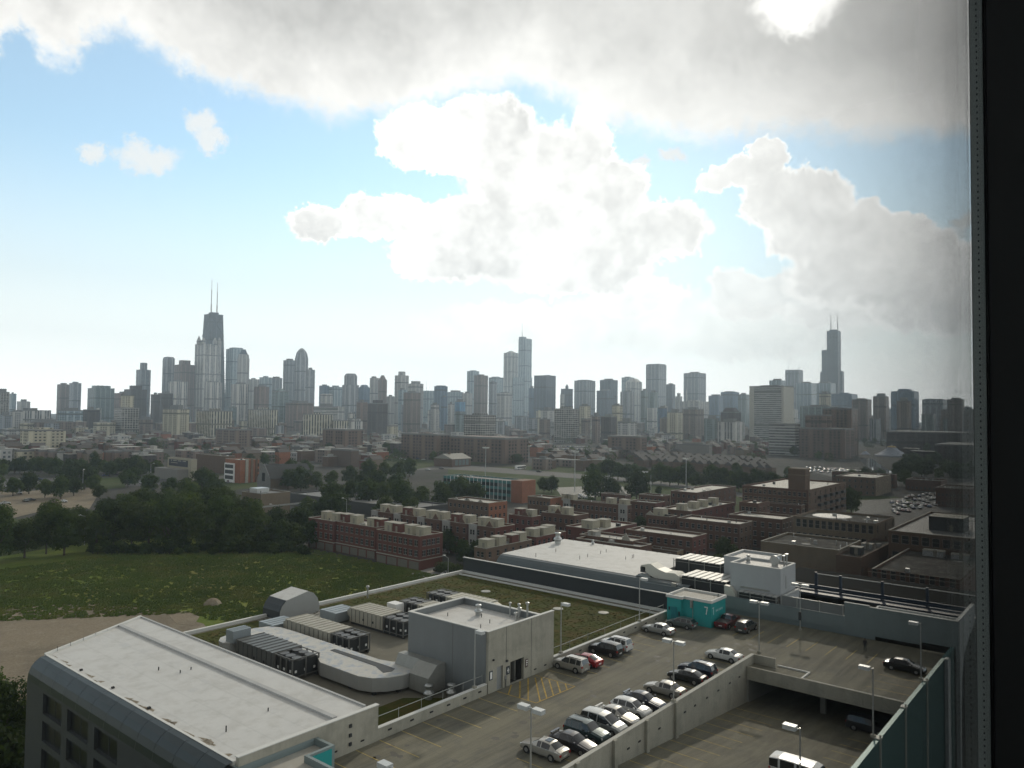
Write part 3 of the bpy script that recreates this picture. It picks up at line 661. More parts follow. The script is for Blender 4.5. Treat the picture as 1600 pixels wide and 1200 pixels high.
# curved eave, swept along Y
cur = [(33.75, 19.38), (33.2, 19.3), (32.7, 18.95), (32.3, 18.45), (32.05, 17.8), (31.95, 17.1)]
b = MB()
n = 12; Y = [57+ (97.5-57)*i/n for i in range(n+1)]
for j in range(n):
    for k in range(len(cur)-1):
        (xa, za), (xb, zb_) = cur[k], cur[k+1]; b.face([(xa, Y[j]+.02, za), (xb, Y[j]+.02, zb_), (xb, Y[j+1]-.02, zb_), (xa, Y[j+1]-.02, za)])
    for k in range(len(cur)-1):
        (xa, za), (xb, zb_) = cur[k], cur[k+1]; b.face([(xa+.02, Y[j+1]-.02, za-.02), (xb+.02, Y[j+1]-.02, zb_-.02), (xb+.02, Y[j+1]+.02, zb_-.02), (xa+.02, Y[j+1]+.02, za-.02)])
b.face([(34, 97.5, 19.3)]+[(x, 97.5, z) for x, z in cur]+[(34, 97.5, 17.1)])
b.build('curved_eave', mat('eave_metal', (.026, .036, .038), .4, metal=.45, var=.1, scale=.25, streak=.05), ha, True)
b = MB()
def wally(mb, y0, y1, x, d, z0, z1, holes, mi=0):
    "wall along Y at x facing -X, reveal depth d"
    ys = sorted({y0, y1, *[h[0] for h in holes], *[h[1] for h in holes]}); zs = sorted({z0, z1, *[h[2] for h in holes], *[h[3] for h in holes]})
    for i in range(len(ys)-1):
        for j in range(len(zs)-1):
            cy, cz = (ys[i]+ys[i+1])/2, (zs[j]+zs[j+1])/2
            if any(h[0] < cy < h[1] and h[2] < cz < h[3] for h in holes): continue
            mb.face([(x, ys[i+1], zs[j]), (x, ys[i], zs[j]), (x, ys[i], zs[j+1]), (x, ys[i+1], zs[j+1])], mi)
    for a, c, e, g_ in holes:
        mb.face([(x, a, e), (x+d, a, e), (x+d, a, g_), (x, a, g_)], mi); mb.face([(x+d, c, e), (x, c, e), (x, c, g_), (x+d, c, g_)], mi)
        mb.face([(x, a, g_), (x+d, a, g_), (x+d, c, g_), (x, c, g_)], mi); mb.face([(x+d, a, e), (x, a, e), (x, c, e), (x+d, c, e)], mi)
hw = []
for r in range(5):
    for k in range(3):
        y1 = 92.6-6.7*k; hw.append((y1-5.2, y1, 14.55-2.95*r, 16.75-2.95*r))
wally(b, 57, 97.5, 31.95, .4, 0, 17.1, hw); b.face([(31.95, 97.5, 0), (31.95, 97.5, 17.1), (34, 97.5, 17.1), (34, 97.5, 0)])
b.build('front_wall', mat('panel_grey', (.038, .043, .043), .6, var=.08, streak=.06), ha)
for a, c, e, g_ in hw:
    q = MB(); q.box(32.28, 32.36, a, c, e, e+.08); q.box(32.28, 32.36, a, c, g_-.08, g_)
    for y in (a, (a+c)/2, c): q.box(32.28, 32.36, max(a, y-.05), min(c, y+.05), e+.08, g_-.08)
    wf = q.build('window', DARKM, ha); MB().box(32.31, 32.33, a+.05, c-.05, e+.08, g_-.08).build('pane', glassm('dim_glass', (.012, .014, .015), .3, .15), wf)
for y in (94.5, 95.8, 97.2, 98.6): pass
for i in range(7):
    x = 35.2+i*1.7; MB().tube((x, 97.6+(x-34)*.44, 19.4), (x, 97.6+(x-34)*.44, 19.95), .03, 5).build('rail_stub', DARKM, ha)
for x, y in ((34.3, 89), (34.3, 81), (34.3, 73)): MB().box(x, x+.25, y, y+.3, 19.3, 19.5).build('roof_drain', BLK, ha)
# dirt caught along the gutter, repair patches and a walkway of pads on the roof
DIRT = mat('gutter_dirt', (.20, .165, .115), .9, var=.35, scale=1.5, col2=(.40, .37, .31))
zr_ = lambda x, y: 19.32+(x-34)*.045+.006
rs_ = random.Random(77)
for k in range(26):
    y = rs_.uniform(57.5, 96) if k > 9 else rs_.uniform(60, 76); x = 34.05+rs_.uniform(0, .25); L_, w_ = rs_.uniform(.6, 2.6), rs_.uniform(.12, .5); q = MB()
    q.face([(xx, yy, zr_(xx, yy)) for xx, yy in ((x, y), (x+w_, y+L_*.15), (x+w_*rs_.uniform(.4, 1.2), y+L_*.6), (x+.05, y+L_))]); q.build('dirt_streak', DIRT, ha)
for k in range(7):
    x, y = rs_.uniform(35.5, 42), rs_.uniform(60, 94); a_, c_ = rs_.uniform(.4, 1.1), rs_.uniform(.4, 1.6); q = MB()
    q.face([(xx, yy, zr_(xx, yy)) for xx, yy in ((x, y), (x+a_, y), (x+a_, y+c_), (x, y+c_))]); q.build('repair_patch', mat('patch_membrane', (.50, .495, .475), .5, var=.05), ha)
for k in range(5):
    x, y = rs_.uniform(36, 42.5), rs_.uniform(62, 92); MB().tube((x, y, 19.3), (x, y, 19.95), .06, 7).build('roof_pipe', DARKM, ha)
# lower stair roof with turquoise side
lr = thing('stair_penthouse', 'small low roof with turquoise side wall squeezed between the hall and the screen wall', 'roof structure', (34, 50, 16))
b = MB(); b.prism([(34, 50.5), (38.6, 50.5), (38.6, 54.2), (41.2, 54.2), (41.2, 56.35), (34, 56.35)], 12, 18.5); b.build('roof', MEMBD, lr)
b = MB()
for p in (((34, 50.2), (38.6, 50.2), (38.6, 50.5), (34, 50.5)), ((38.6, 50.2), (38.9, 50.2), (38.9, 54.2), (38.6, 54.2)), ((38.9, 53.9), (41.2, 53.9), (41.2, 54.2), (38.9, 54.2)), ((41.2, 53.9), (41.5, 53.9), (41.5, 56.35), (41.2, 56.35)), ((33.7, 50.2), (34, 50.2), (34, 56.98), (33.7, 56.98)), ((34, 56.352), (41.2, 56.352), (41.2, 56.398), (34, 56.398))): b.prism(p, 12, 19.1)
b.build('parapet', mat('grey_teal_coping', (.19, .235, .235), .5, var=.08), lr)
MB().box(38.92, 41.18, 53.84, 53.895, 16.5, 18.9).build('side_wall', TURQ, lr)

# ================================================================ TURQUOISE BOOTH
tb = thing('rooftop_booth', 'turquoise rooftop stair booth with white roof rim at the end of the parapet', 'booth', (105.6, 49, DK))
b = MB(); b.box(105.6, 110.6, 49.0, 53.6, DK+.002, 20.1); b.box(105.0, 110.6, 53.6, 55.9, DK+.002, 20.1); b.build('wall', TURQ, tb)
b = MB()
for q in ((105.45, 110.75, 48.85, 49.15), (110.45, 110.75, 49.15, 55.75), (104.85, 110.75, 55.75, 56.05), (104.85, 105.15, 53.3, 55.75), (105.15, 105.75, 53.3, 53.6), (105.45, 105.75, 49.15, 53.3)): b.box(*q, 20.103, 20.5)
b.build('roof_rim', CAPS, tb)
MB().box(105.7, 110.45, 49.15, 55.75, 20.104, 20.2).build('roof', MEMBD, tb)
MB().box(104.9, 104.997, 54.2, 55.2, DK, 18.8).build('door', mat('turquoise_door', (.01, .18, .2), .5), tb)
b = MB(); b.box(104.93, 104.995, 53.75, 54.0, 17.5, 18.2); b.box(104.9, 104.995, 55.4, 55.6, 18.2, 18.7); b.build('notice', NAVY, tb)
b = MB(); b.box(105.3, 105.597, 52.0, 52.25, 19.0, 20.1); b.tube((105.5, 51.9, DK), (105.5, 51.9, 20.1), .04); b.build('conduit', GALVD, tb)
# the white figure 7 painted on the corner, and the faint letters on the other side
b = MB(); b.box(105.57, 105.597, 49.55, 50.05, 19.35, 19.5); b.face([(105.58, 49.72, 18.35), (105.58, 49.86, 18.35), (105.58, 49.68, 19.36), (105.58, 49.55, 19.36)]); b.build('painted_seven', WHT, tb)
b = MB(); b.box(106.0, 106.5, 48.97, 48.997, 19.25, 19.4); b.box(106.3, 106.44, 48.97, 48.997, 18.3, 19.25)
for i in range(5): b.box(107.2+i*.5, 107.4+i*.5, 48.97, 48.997, 18.6, 18.9)
b.build('painted_lettering', mat('faded_white', (.45, .62, .62), .7), tb)
b = MB(); b.tube((107.2, 49.3, 20.5), (107.2, 49.3, 21), .02, 4); b.box(108.5, 108.6, 49.2, 49.3, 20.5, 21); b.build('roof_stub', DARKM, tb)

# ================================================================ WALLS AND HALL BEYOND THE DECK
wl = thing('boundary_wall', 'long near-black screen wall with white cap along the green roof', 'wall', (113.7, 56.8, 14))
MB().box(113.7, 114.0, 55.9, 106.8, 13, 18.2).build('panel', CLADD, wl); MB().box(113.62, 114.08, 55.9, 106.9, 18.203, 18.3).build('coping', CAPS, wl)
WB = [(138.5, 67), (138.5, 99.3), (117.2, 99.3), (117.2, 67)]
hl = thing('white_roof_hall', 'big low hall with white membrane roof and curved blue-grey eave behind the dark wall', 'building', (117, 67, 0))
b = MB(); b.box(117.2, 138.5, 67.1, 99.2, 0, 19.3); b.build('wall', CLAD, hl)
b = MB(); b.prism([(117.2, 66.9), (138.7, 66.9), (138.7, 99.4), (117.2, 99.4)], 19.3, lambda x, y: 19.5+(x-117)*.012); b.build('roof', MEMB, hl)
b = MB()
cr = [(117.2, 19.45), (116.5, 19.3), (115.9, 18.9), (115.4, 18.2), (115.15, 17.3), (115.1, 15)]
b = MB()
for k in range(5): (xa, za), (xb, zb_) = cr[k], cr[k+1]; b.face([(xa, 58, za), (xb, 58, zb_), (xb, 99.3, zb_), (xa, 99.3, za)])
b.face([(117.2, 99.3, 15)]+[(117.2, 99.3, 19.45)]+[(x, 99.3, z) for x, z in cr[1:]]); b.build('curved_eave', mat('eave_blue', (.085, .105, .112), .4, metal=.35, var=.07), hl, True)
for i in range(22):
    x, y = (118+R.uniform(0, 19), R.choice((70, 98.5, 92, 84, 77)))
    if i > 9: x, y = 138.2, 68+(i-10)*2.6
    MB().tube((x, y, 19.5), (x, y, 20.3), .05, 5).build('anchor_post', DARKM, hl)
roof_fan(133.2, 97.2, 19.7, 'large mushroom fan at the far corner of the big white roof', 1.7)
roof_fan(137.5, 91, 19.7, 'small mushroom fan on the back edge of the big white roof', .7)
# mechanical yard between the hall and the white blocks
bw = thing('boundary_wall', 'long blue-grey clad parapet wall closing the deck behind the turquoise booth', 'wall', (116, 33, 14))
b = MB(); b.box(116.0, 116.35, 33.3, 66, 17.1, 18.95); b.box(116.2, 116.35, 33.3, 66, 14, 17.1); b.build('panel', CLADB, bw)
b = MB(); b.box(115.95, 116.4, 33.3, 66.05, 18.953, 19.02); b.build('coping', CLADB, bw)
yd = MB(); yd.box(116.4, 152, 20.3, 66.9, 0, 17.0)
yo = thing('service_roof', 'dark low service roof behind the blue-grey wall', 'building', (116.4, 20, 0)); yd.build('roof', mat('dark_membrane', (.020, .019, .018), .9, 0., .05, var=.2), yo)
def cond(label, x0, x1, y0, y1, zb, zt):
    t = thing('condenser_bank', label, 'condenser', (x0, y0, 17.0)); b = MB()
    for x in (x0, (x0+x1)/2, x1):
        for y in (y0, (2*y0+y1)/3, (y0+2*y1)/3, y1): b.box(x-.06, x+.06, y-.06, y+.06, zb, zt)
    for z in (zb+.3, zt-.5): b.box(x0, x1, y0, y0+.08, z, z+.08); b.box(x0, x0+.08, y0, y1, z, z+.08)
    b.build('frame', GALVD, t); MB().box(x0+.2, x1-.2, y0+.2, y1-.2, zb+.15, zt-.15).build('coil', mat('coil_dark', (.025, .027, .028)), t)
    b = MB(); n = 7
    for i in range(n): y = y0+(y1-y0)*i/n; b.box(x0-.05, x1+.05, y+.03, y+(y1-y0)/n*.8, zt, zt+.09)
    b.build('lid', mat('pale_slats', (.5, .5, .48), .5, metal=.3), t)
    b = MB()
    for k in range(4): y = y0+.5+k*(y1-y0-.8)/4; b.box(x0-.09, x0-.03, y, y+.22, zb+1.3, zb+1.7)
    b.build_each('gauge', WHT, t); return t
cond('dark condenser bank with pale slatted lid beside the big white block', 118.2, 124, 52.2, 60.5, 17.0, 20.6)
cond('dark condenser bank with pale slatted lid at the back, under the curved duct', 126.5, 132.5, 57, 66, 17.2, 21.6)
cond('low dark condenser bank behind the blue-grey wall below the big white block', 116.5, 117.95, 43.4, 49.6, 17.0, 19.9)
cd_ = thing('curved_duct', 'white S-curved duct rising beside the big white roof', 'air duct', (118.5, 62, 17))
b = MB(); pr = [(68.6, 21.1), (66.6, 21.6), (65.2, 20.9), (63.6, 20.5), (61.9, 20.6), (60.9, 20.1), (60.5, 19.0), (60.5, 17.6), (61.4, 17.6), (61.6, 18.6), (62.2, 19.3), (63.8, 19.3), (65.6, 19.2), (66.8, 19.6), (67.6, 20.2)]
b.extr(pr, 'x', 118.9, 121.6); b.build('casing', mat('duct_white', (.58, .57, .50), .5, var=.06), cd_)
b = MB(); b.box(118.9, 121.5, 67.6, 68.6, 19.9, 20.9); b.build('mouth', DARKM, cd_)
b = MB(); 
for y in (61, 64, 67): b.box(119.2, 119.35, y, y+.15, 17, 19.3); b.box(121.2, 121.35, y, y+.15, 17, 19.3)
b.build('support', GALVD, cd_)
t = thing('roof_plant', 'dark grey plant cabinet with gauges in front of the S-curved duct', 'roof plant', (117.1, 60.8, 17)); MB().box(117.1, 118.7, 61.5, 66.2, 17, 19.3).build('cabinet', mat('plant_grey', (.10, .105, .10), .6, var=.2), t)
b = MB()
for k in range(4): b.box(117.0, 117.09, 61.8+k*.9, 62.05+k*.9, 18.3, 18.8)
b.build_each('gauge', WHT, t); MB().extr([(66.2, 18), (68.4, 18.6), (68.7, 19.4), (68, 19.9), (66.2, 19.3)], 'x', 117.2, 118.6).build('nozzle', BLUEBOX, t)
t = thing('round_duct', 'fat pale duct elbow at the left foot of the big white block', 'air duct', (117, 50.6, 17)); MB().extr([(49.9, 17), (49.9, 18.1), (50.3, 19.3), (51.1, 20.3), (52.1, 20.4), (52.1, 17)], 'x', 117.1, 118.0).build('casing', mat('duct_white', (.58, .57, .50)), t)
tag(MB().box(116.0, 116.4, 60.2, 61.0, 19.03, 19.6).build('roof_box', GALVD), 'little pale box on the blue-grey eave above the booth', 'roof box')
def white_block(label, x0, x1, y0, y1, zt, m):
    t = thing('mechanical_penthouse', label, 'penthouse', (x0, y0, 15)); MB().box(x0, x1, y0, y1, 15, zt-.5).build('wall', m, t)
    b = MB(); b.box(x0, x0+.3, y0, y1, zt-.497, zt); b.box(x1-.3, x1, y0, y1, zt-.497, zt); b.box(x0+.3, x1-.3, y0, y0+.3, zt-.497, zt); b.box(x0+.3, x1-.3, y1-.3, y1, zt-.497, zt); b.build('parapet', m, t)
    b = MB(); b.box(x0-.05, x0+.35, y0-.05, y1+.05, zt+.003, zt+.06); b.box(x1-.35, x1+.05, y0-.05, y1+.05, zt+.003, zt+.06); b.box(x0+.35, x1-.35, y0-.05, y0+.35, zt+.003, zt+.06); b.box(x0+.35, x1-.35, y1-.35, y1+.05, zt+.003, zt+.06); b.build('coping', CAPS, t)
    MB().box(x0+.3, x1-.3, y0+.3, y1-.3, zt-.49, zt-.35).build('roof', MEMB, t); return t
PWHITE = mat('pale_cladding', (.42, .44, .45), .55, var=.05, streak=.06)
wb = white_block('tall pale grey penthouse block with flues on its roof, beyond the deck', 118.1, 124.7, 43.3, 51.5, 24, PWHITE)
b = MB(); b.box(118.05, 118.098, 45.0, 49.8, 20.2, 20.5); b.box(120.3, 120.5, 43.25, 43.298, 20.6, 22.6); b.build('wall_grille', GALVD, wb)
white_block('pale penthouse block half hidden behind the tall one', 124.9, 133, 48.5, 55.6, 23.6, PWHITE)
roof_fan(122.3, 50.2, 23.65, 'small mushroom fan on the tall pale penthouse', .8)
t = thing('round_cowl', 'round upright cowl on the tall pale penthouse', 'vent cowl', (121.6, 45.6, 23.65)); MB().tube((121.6, 45.6, 24.6), (122.1, 45.6, 24.6), .75, 16).build('cowl', GALV, t); MB().box(121.5, 122.2, 45.2, 46.0, 23.65, 24.4).build('neck', GALV, t)
t = thing('vent_pipe', 'T-shaped twin flue by the round cowl on the tall pale penthouse', 'flue', (122.4, 44.3, 23.65)); MB().tube((122.4, 44.3, 23.65), (122.4, 44.3, 25.3), .13).tube((123, 44.1, 23.65), (123, 44.1, 25.5), .13).build('pipe', GALV, t); MB().box(122.0, 122.8, 44.1, 44.5, 25.3, 25.45).box(122.6, 123.4, 43.9, 44.3, 25.5, 25.65).build('cap', GALV, t)
t = thing('wing_wall', 'short pale wing wall with white cap at the right foot of the tall penthouse', 'wall', (118.4, 42.8, 16)); MB().box(118.4, 124.4, 42.6, 42.9, 17, 20.0).build('panel', PWHITE, t); MB().box(118.35, 124.45, 42.55, 42.95, 20.003, 20.08).build('coping', CAPS, t)
# glass and metal screen on the wall, right part
gs = thing('screen_fence', 'see-through metal screen with double top rail on the blue-grey wall', 'fence', (116.2, 33.3, 19)); b = MB()
for v in (33.5, 36.8, 40.1, 42.4): MB().box(116.1, 116.2, v-.06, v+.06, 19.03, 20.6).build('post', GALV, gs)
b.box(116.1, 116.16, 33.4, 42.4, 20.45, 20.53); b.box(116.3, 116.36, 33.4, 42.4, 20.35, 20.42); b.build('rail', GALV, gs)
MB().box(116.12, 116.14, 33.5, 42.4, 19.03, 20.44).build('mesh_panel', CLAD, gs)
# big blue-grey wall at the right end of the deck
bg_ = thing('boundary_wall', 'high blue-grey wall with flared pier at the right end of the deck', 'wall', (116, 19, 14))
b = MB(); b.box(116.0, 116.3, 18.9, 33.28, 17.3, 20.85); b.box(116.0, 116.3, 29.2, 33.28, 15.5, 17.3); b.box(116.0, 116.3, 29.9, 33.28, 20.85, 21.0)
b.box(116.0, 116.3, 23.4, 29.2, 16.9, 17.3); b.build('panel', CLADB, bg_)
b = MB(); b.box(115.95, 116.35, 29.9, 33.3, 21.003, 21.07); b.box(115.95, 116.35, 18.85, 29.9, 20.853, 20.92); b.box(117.6, 117.9, 19.2, 29.2, 20.6, 20.9); b.box(116.35, 117.6, 28.95, 29.2, 20.6, 20.9); b.build('coping', CAPS, bg_)
MB().box(116.35, 117.6, 19.2, 28.95, 19.8, 19.95).build('gutter', GALVD, bg_)
MB().box(116.6, 116.8, 19.3, 56, 14, 17.2).build('gap_shade_sheet', BLK, bg_)  # black sheet behind the gap under the wall, standing in for its shadow
# flared pier, polygon in the X-Z plane, thickness along Y
fp = [(116.35, 0), (117.3, 0), (117.4, 9), (118.0, 13), (119.6, 15.8), (123.5, 17.2), (128.2, 18.0), (128.2, 20.95), (116.35, 20.95)]
MB().extr(fp, 'x', 0, 0) if False else None
def slab_xz(mb, prof, y0, y1):
    n = len(prof); i = len(mb.v); mb.v += [(x, y0, z) for x, z in prof]+[(x, y1, z) for x, z in prof]
    mb.f.append([i+j for j in range(n)]); mb.f.append([i+n+j for j in reversed(range(n))]); mb.mi += [0, 0]
    for j in range(n): k = (j+1) % n; mb.f.append([i+k, i+j, i+n+j, i+n+k]); mb.mi.append(0)
    return mb
slab_xz(MB(), fp, 18.8, 19.25).build('flared_pier', mat('pier_grey', (.30, .33, .335), .6, var=.06, streak=.08), bg_)
slab_xz(MB(), [(108.9, 0), (110.6, 0), (110.6, 17.2), (109.9, 17.62), (108.9, 17.62)], 18.9, 19.28).build('pier', mat('pier_grey', (.30, .33, .335)), bg_)
# steel terrace frame with a long white top rail
tf = thing('terrace_railing', 'long steel terrace railing with white top rail behind the pale penthouse', 'railing', (134, 19, 17))
b = MB(); b.box(133.9, 134.05, 8, 43, 20.9, 21.02); b.build('rail', CAPS, tf)
b = MB(); b.box(133.8, 134.1, 8, 47, 18.3, 19.0); b.box(131, 136, 8, 47, 17.9, 18.2); b.build('beam', mat('navy_steel', (.03, .045, .07), .5), tf)
for v in (12, 19, 26, 32.5, 39, 43): MB().box(133.75, 134.15, v-.2, v+.2, 17, 21.2).build('post', mat('navy_steel', (.03, .045, .07)), tf)
b = MB(); b.box(136.5, 152, 20.3, 52, 17.003, 18.1); b.build('deck', mat('dull_glass', (.016, .017, .016), .95, 0., .03), tf)

# ================================================================ LAMPS ON THE DECK
def lamp_mast(x, y, zb, heads, label, ztop=24., dirn=(1, 0)):
    t = thing('lamp_post', label, 'lamp post', (x, y, zb))
    MB().tube((x, y, zb), (x, y, ztop), .085, 8, .06).build('pole', GALV, t)
    MB().box(x-.2, x+.2, y-.2, y+.2, zb, zb+.25).build('base', CONC, t)
    dx_, dy_ = dirn
    for s in heads:
        cx, cy = x+dx_*s*.75, y+dy_*s*.75
        a = MB(); a.tube((x, y, ztop-.12), (cx, cy, ztop-.05), .04, 6)
        h = MB()
        hx, hy = (.48 if dx_ else .3), (.48 if dy_ else .3)
        h.box(cx-hx, cx+hx, cy-hy, cy+hy, ztop-.28, ztop+.06)
        hh = h.build('lamp_head', mat('lamp_grey', (.52, .54, .54), .45, metal=.3, var=.04), t)
        a.build('arm', GALV, t)
        MB().box(cx-hx+.06, cx+hx-.06, cy-hy+.06, cy+hy-.06, ztop-.30, ztop-.283).build('lens', mat('lens', (.3, .3, .27), .2), hh)
    return t
Xd, Yd = (1, 0), (0, 1)
lamp_mast(49.0, 38.28, 17.66, (-1, 1), 'double-headed lamp post on the inner parapet by the nearest silver sedan', 24.1, Yd)
lamp_mast(73.4, 38.28, 17.66, (-1, 1), 'double-headed lamp post rising from the middle of the inner parapet', 24., Yd)
lamp_mast(34.2, 38.28, 17.66, (1,), 'lamp whose head just enters the bottom edge of the view', 24.5, Yd)
lamp_mast(62.3, 56.6, 17.68, (-1,), 'single-headed lamp post left of the concrete stair block', 24., Yd)
lamp_mast(78.4, 56.6, 17.68, (-1,), 'single-headed lamp post right of the concrete stair block', 24., Yd)
lamp_mast(97.9, 56.6, 17.68, (-1,), 'single-headed lamp post between the guard rail and the dark wall', 24., Yd)
lamp_mast(74.6, 68.5, 15.33, (-1,), 'low lamp peeping from behind the right edge of the stair block', 22.9, Yd)
lamp_mast(99.1, 39.2, DK, (-1, 1), 'double-headed lamp post standing at the inner wall corner of the deck', 23.2, Yd)
lamp_mast(113.4, 38.7, DK, (-1, 1), 'double-headed lamp post in front of the wing wall, with a control box', 23.2, Yd)
MB().box(113.2, 113.35, 38.5, 38.9, 18, 19.2).build('control_box', DARKM, bpy.data.objects['lamp_post.008'])
lamp_mast(98.8, 19.9, 17.52, (1,), 'single-headed lamp post on the outer teal wall behind the black sedan', 24., Yd)
lamp_mast(78.3, 19.9, 17.52, (1,), 'single-headed lamp post on the outer teal wall, crossing the cross beam', 24., Yd)
lamp_mast(58.2, 19.9, 17.52, (1,), 'single-headed lamp post in front of the white van', 24.6, Yd)
# ================================================================ VEHICLES
def paint(name, col, metal=.35):
    if name in _mc: return _mc[name]
    m, N, b = principled(name, col, .32, metal, .5)
    b.inputs['Coat Weight'].default_value = .6; b.inputs['Coat Roughness'].default_value = .08
    co = N.n.new('ShaderNodeTexCoord').outputs['Object']; k = N.m('ADD', .9, N.m('MULTIPLY', N.noise(co, 2., 4), .2))
    N.l.new(N.mix(1., col, N.comb(k, k, k), 'MULTIPLY'), b.inputs['Base Color']); _mc[name] = m; return m
CGL = glassm('car_glass', (.012, .015, .017), .05, .8)
TYRE = mat('tyre_rubber', (.018, .018, .018), .85); RIM = mat('wheel_alloy', (.42, .42, .42), .35, metal=.8, var=.05)
HLM = mat('headlamp', (.6, .62, .62), .12, metal=.2, var=.05); TLM = mat('tail_lamp', (.30, .012, .01), .25, var=.05)
PLATE = mat('number_plate', (.6, .6, .58), .5, var=.05)
# stations: x, top height, belt height, half width at belt, half width at the top ; g = cabin glass from this station to the next, w/r = wind/rear screen
KIND = {
 'sedan': dict(st=[(-2.36, .62, .58, .66, .60, ''), (-2.32, .92, .84, .80, .68, ''), (-2.05, 1.0, .93, .84, .70, ''), (-1.72, 1.03, .96, .86, .66, 'r'), (-1.12, 1.37, .97, .88, .58, 'g'), (-.9, 1.42, .97, .88, .57, 'g'), (-.22, 1.45, .96, .885, .575, ''), (-.14, 1.45, .96, .885, .575, 'g'), (.28, 1.40, .95, .885, .57, 'w'), (1.0, 1.0, .93, .88, .66, ''), (1.7, .86, .80, .85, .70, ''), (2.15, .74, .68, .78, .64, ''), (2.32, .56, .5, .64, .52, '')], wb=(-1.38, 1.42), wr=.32),
 'suv': dict(st=[(-2.26, .7, .6, .80, .74, ''), (-2.22, 1.08, 1.02, .87, .72, 'r'), (-1.98, 1.62, 1.06, .89, .66, 'g'), (-1.35, 1.68, 1.06, .90, .66, ''), (-1.25, 1.68, 1.06, .90, .66, 'g'), (-.4, 1.70, 1.05, .91, .66, ''), (-.3, 1.70, 1.05, .91, .66, 'g'), (.35, 1.64, 1.04, .91, .64, 'w'), (1.0, 1.15, 1.05, .90, .72, ''), (1.7, 1.04, .96, .88, .74, ''), (2.1, .92, .84, .83, .70, ''), (2.25, .62, .56, .74, .62, '')], wb=(-1.32, 1.35), wr=.36),
 'minivan': dict(st=[(-2.42, .7, .6, .80, .76, ''), (-2.38, 1.1, 1.02, .9, .78, 'r'), (-2.15, 1.66, 1.05, .92, .72, 'g'), (-1.4, 1.74, 1.05, .93, .72, ''), (-1.3, 1.74, 1.05, .93, .72, 'g'), (-.35, 1.75, 1.04, .94, .72, ''), (-.25, 1.75, 1.04, .94, .72, 'g'), (.45, 1.66, 1.02, .94, .70, 'w'), (1.4, 1.12, 1.0, .92, .76, ''), (1.95, .96, .88, .88, .74, ''), (2.3, .78, .7, .8, .68, ''), (2.42, .55, .5, .7, .6, '')], wb=(-1.4, 1.5), wr=.33),
 'coupe': dict(st=[(-2.3, .62, .58, .66, .60, ''), (-2.26, .93, .86, .82, .70, ''), (-1.95, 1.0, .94, .86, .70, 'r'), (-1.0, 1.32, .95, .88, .56, 'g'), (-.75, 1.35, .95, .88, .56, ''), (-.65, 1.355, .95, .88, .56, 'g'), (.2, 1.32, .93, .885, .56, 'w'), (1.0, .95, .89, .88, .66, ''), (1.7, .82, .77, .85, .70, ''), (2.1, .70, .65, .78, .64, ''), (2.28, .54, .5, .64, .52, '')], wb=(-1.35, 1.4), wr=.33),
 'hatch': dict(st=[(-2.15, .65, .6, .72, .68, ''), (-2.12, .98, .92, .84, .74, 'r'), (-1.72, 1.36, .97, .87, .64, 'g'), (-1.2, 1.47, .97, .87, .6, ''), (-1.1, 1.47, .97, .87, .6, 'g'), (-.25, 1.5, .96, .875, .6, ''), (-.17, 1.5, .96, .875, .6, 'g'), (.4, 1.43, .95, .875, .58, 'w'), (1.1, 1.0, .92, .87, .66, ''), (1.7, .88, .82, .84, .70, ''), (2.05, .72, .66, .77, .64, ''), (2.15, .56, .5, .64, .52, '')], wb=(-1.3, 1.3), wr=.31),
 'van': dict(st=[(-2.85, .8, .7, .95, .95, ''), (-2.82, 2.0, 1.25, .98, .92, 'g'), (-2.0, 2.1, 1.25, .99, .9, ''), (-1.8, 2.1, 1.25, .99, .9, 'g'), (-.5, 2.12, 1.25, .99, .9, ''), (-.3, 2.12, 1.25, .99, .9, 'g'), (.9, 2.1, 1.22, .99, .9, ''), (1.0, 2.1, 1.2, .99, .9, 'g'), (1.55, 1.98, 1.18, .98, .86, 'w'), (2.15, 1.3, 1.15, .96, .84, ''), (2.6, 1.12, 1.0, .92, .8, ''), (2.8, .7, .6, .85, .75, '')], wb=(-1.8, 1.85), wr=.37),
 'pickup': dict(st=[(-2.75, .75, .7, .92, .9, ''), (-2.72, 1.02, .98, .94, .92, ''), (-.72, 1.05, 1.0, .95, .92, ''), (-.66, 1.1, 1.02, .95, .86, 'r'), (-.5, 1.68, 1.08, .95, .72, 'g'), (.15, 1.72, 1.08, .95, .72, 'g'), (.6, 1.66, 1.07, .95, .7, 'w'), (1.2, 1.2, 1.1, .94, .8, ''), (2.2, 1.12, 1.03, .92, .8, ''), (2.6, 1.0, .92, .88, .78, ''), (2.75, .62, .55, .8, .7, '')], wb=(-1.75, 1.75), wr=.39),
}
def ring(s):
    x, zt, zb_, hw, ht, _ = s; zl = .24
    half = [(hw*.9, zl), (hw*1.0, zl+.14), (hw*1.015, (zl+zb_)/2+.08), (hw, zb_-.03), (hw*.985, zb_), (ht+.035, zt-.055), (ht*.93, zt), (ht*.45, zt+.025), (0, zt+.035)]
    return [(x, y, z) for y, z in half]+[(x, -y, z) for y, z in half[-2::-1]]
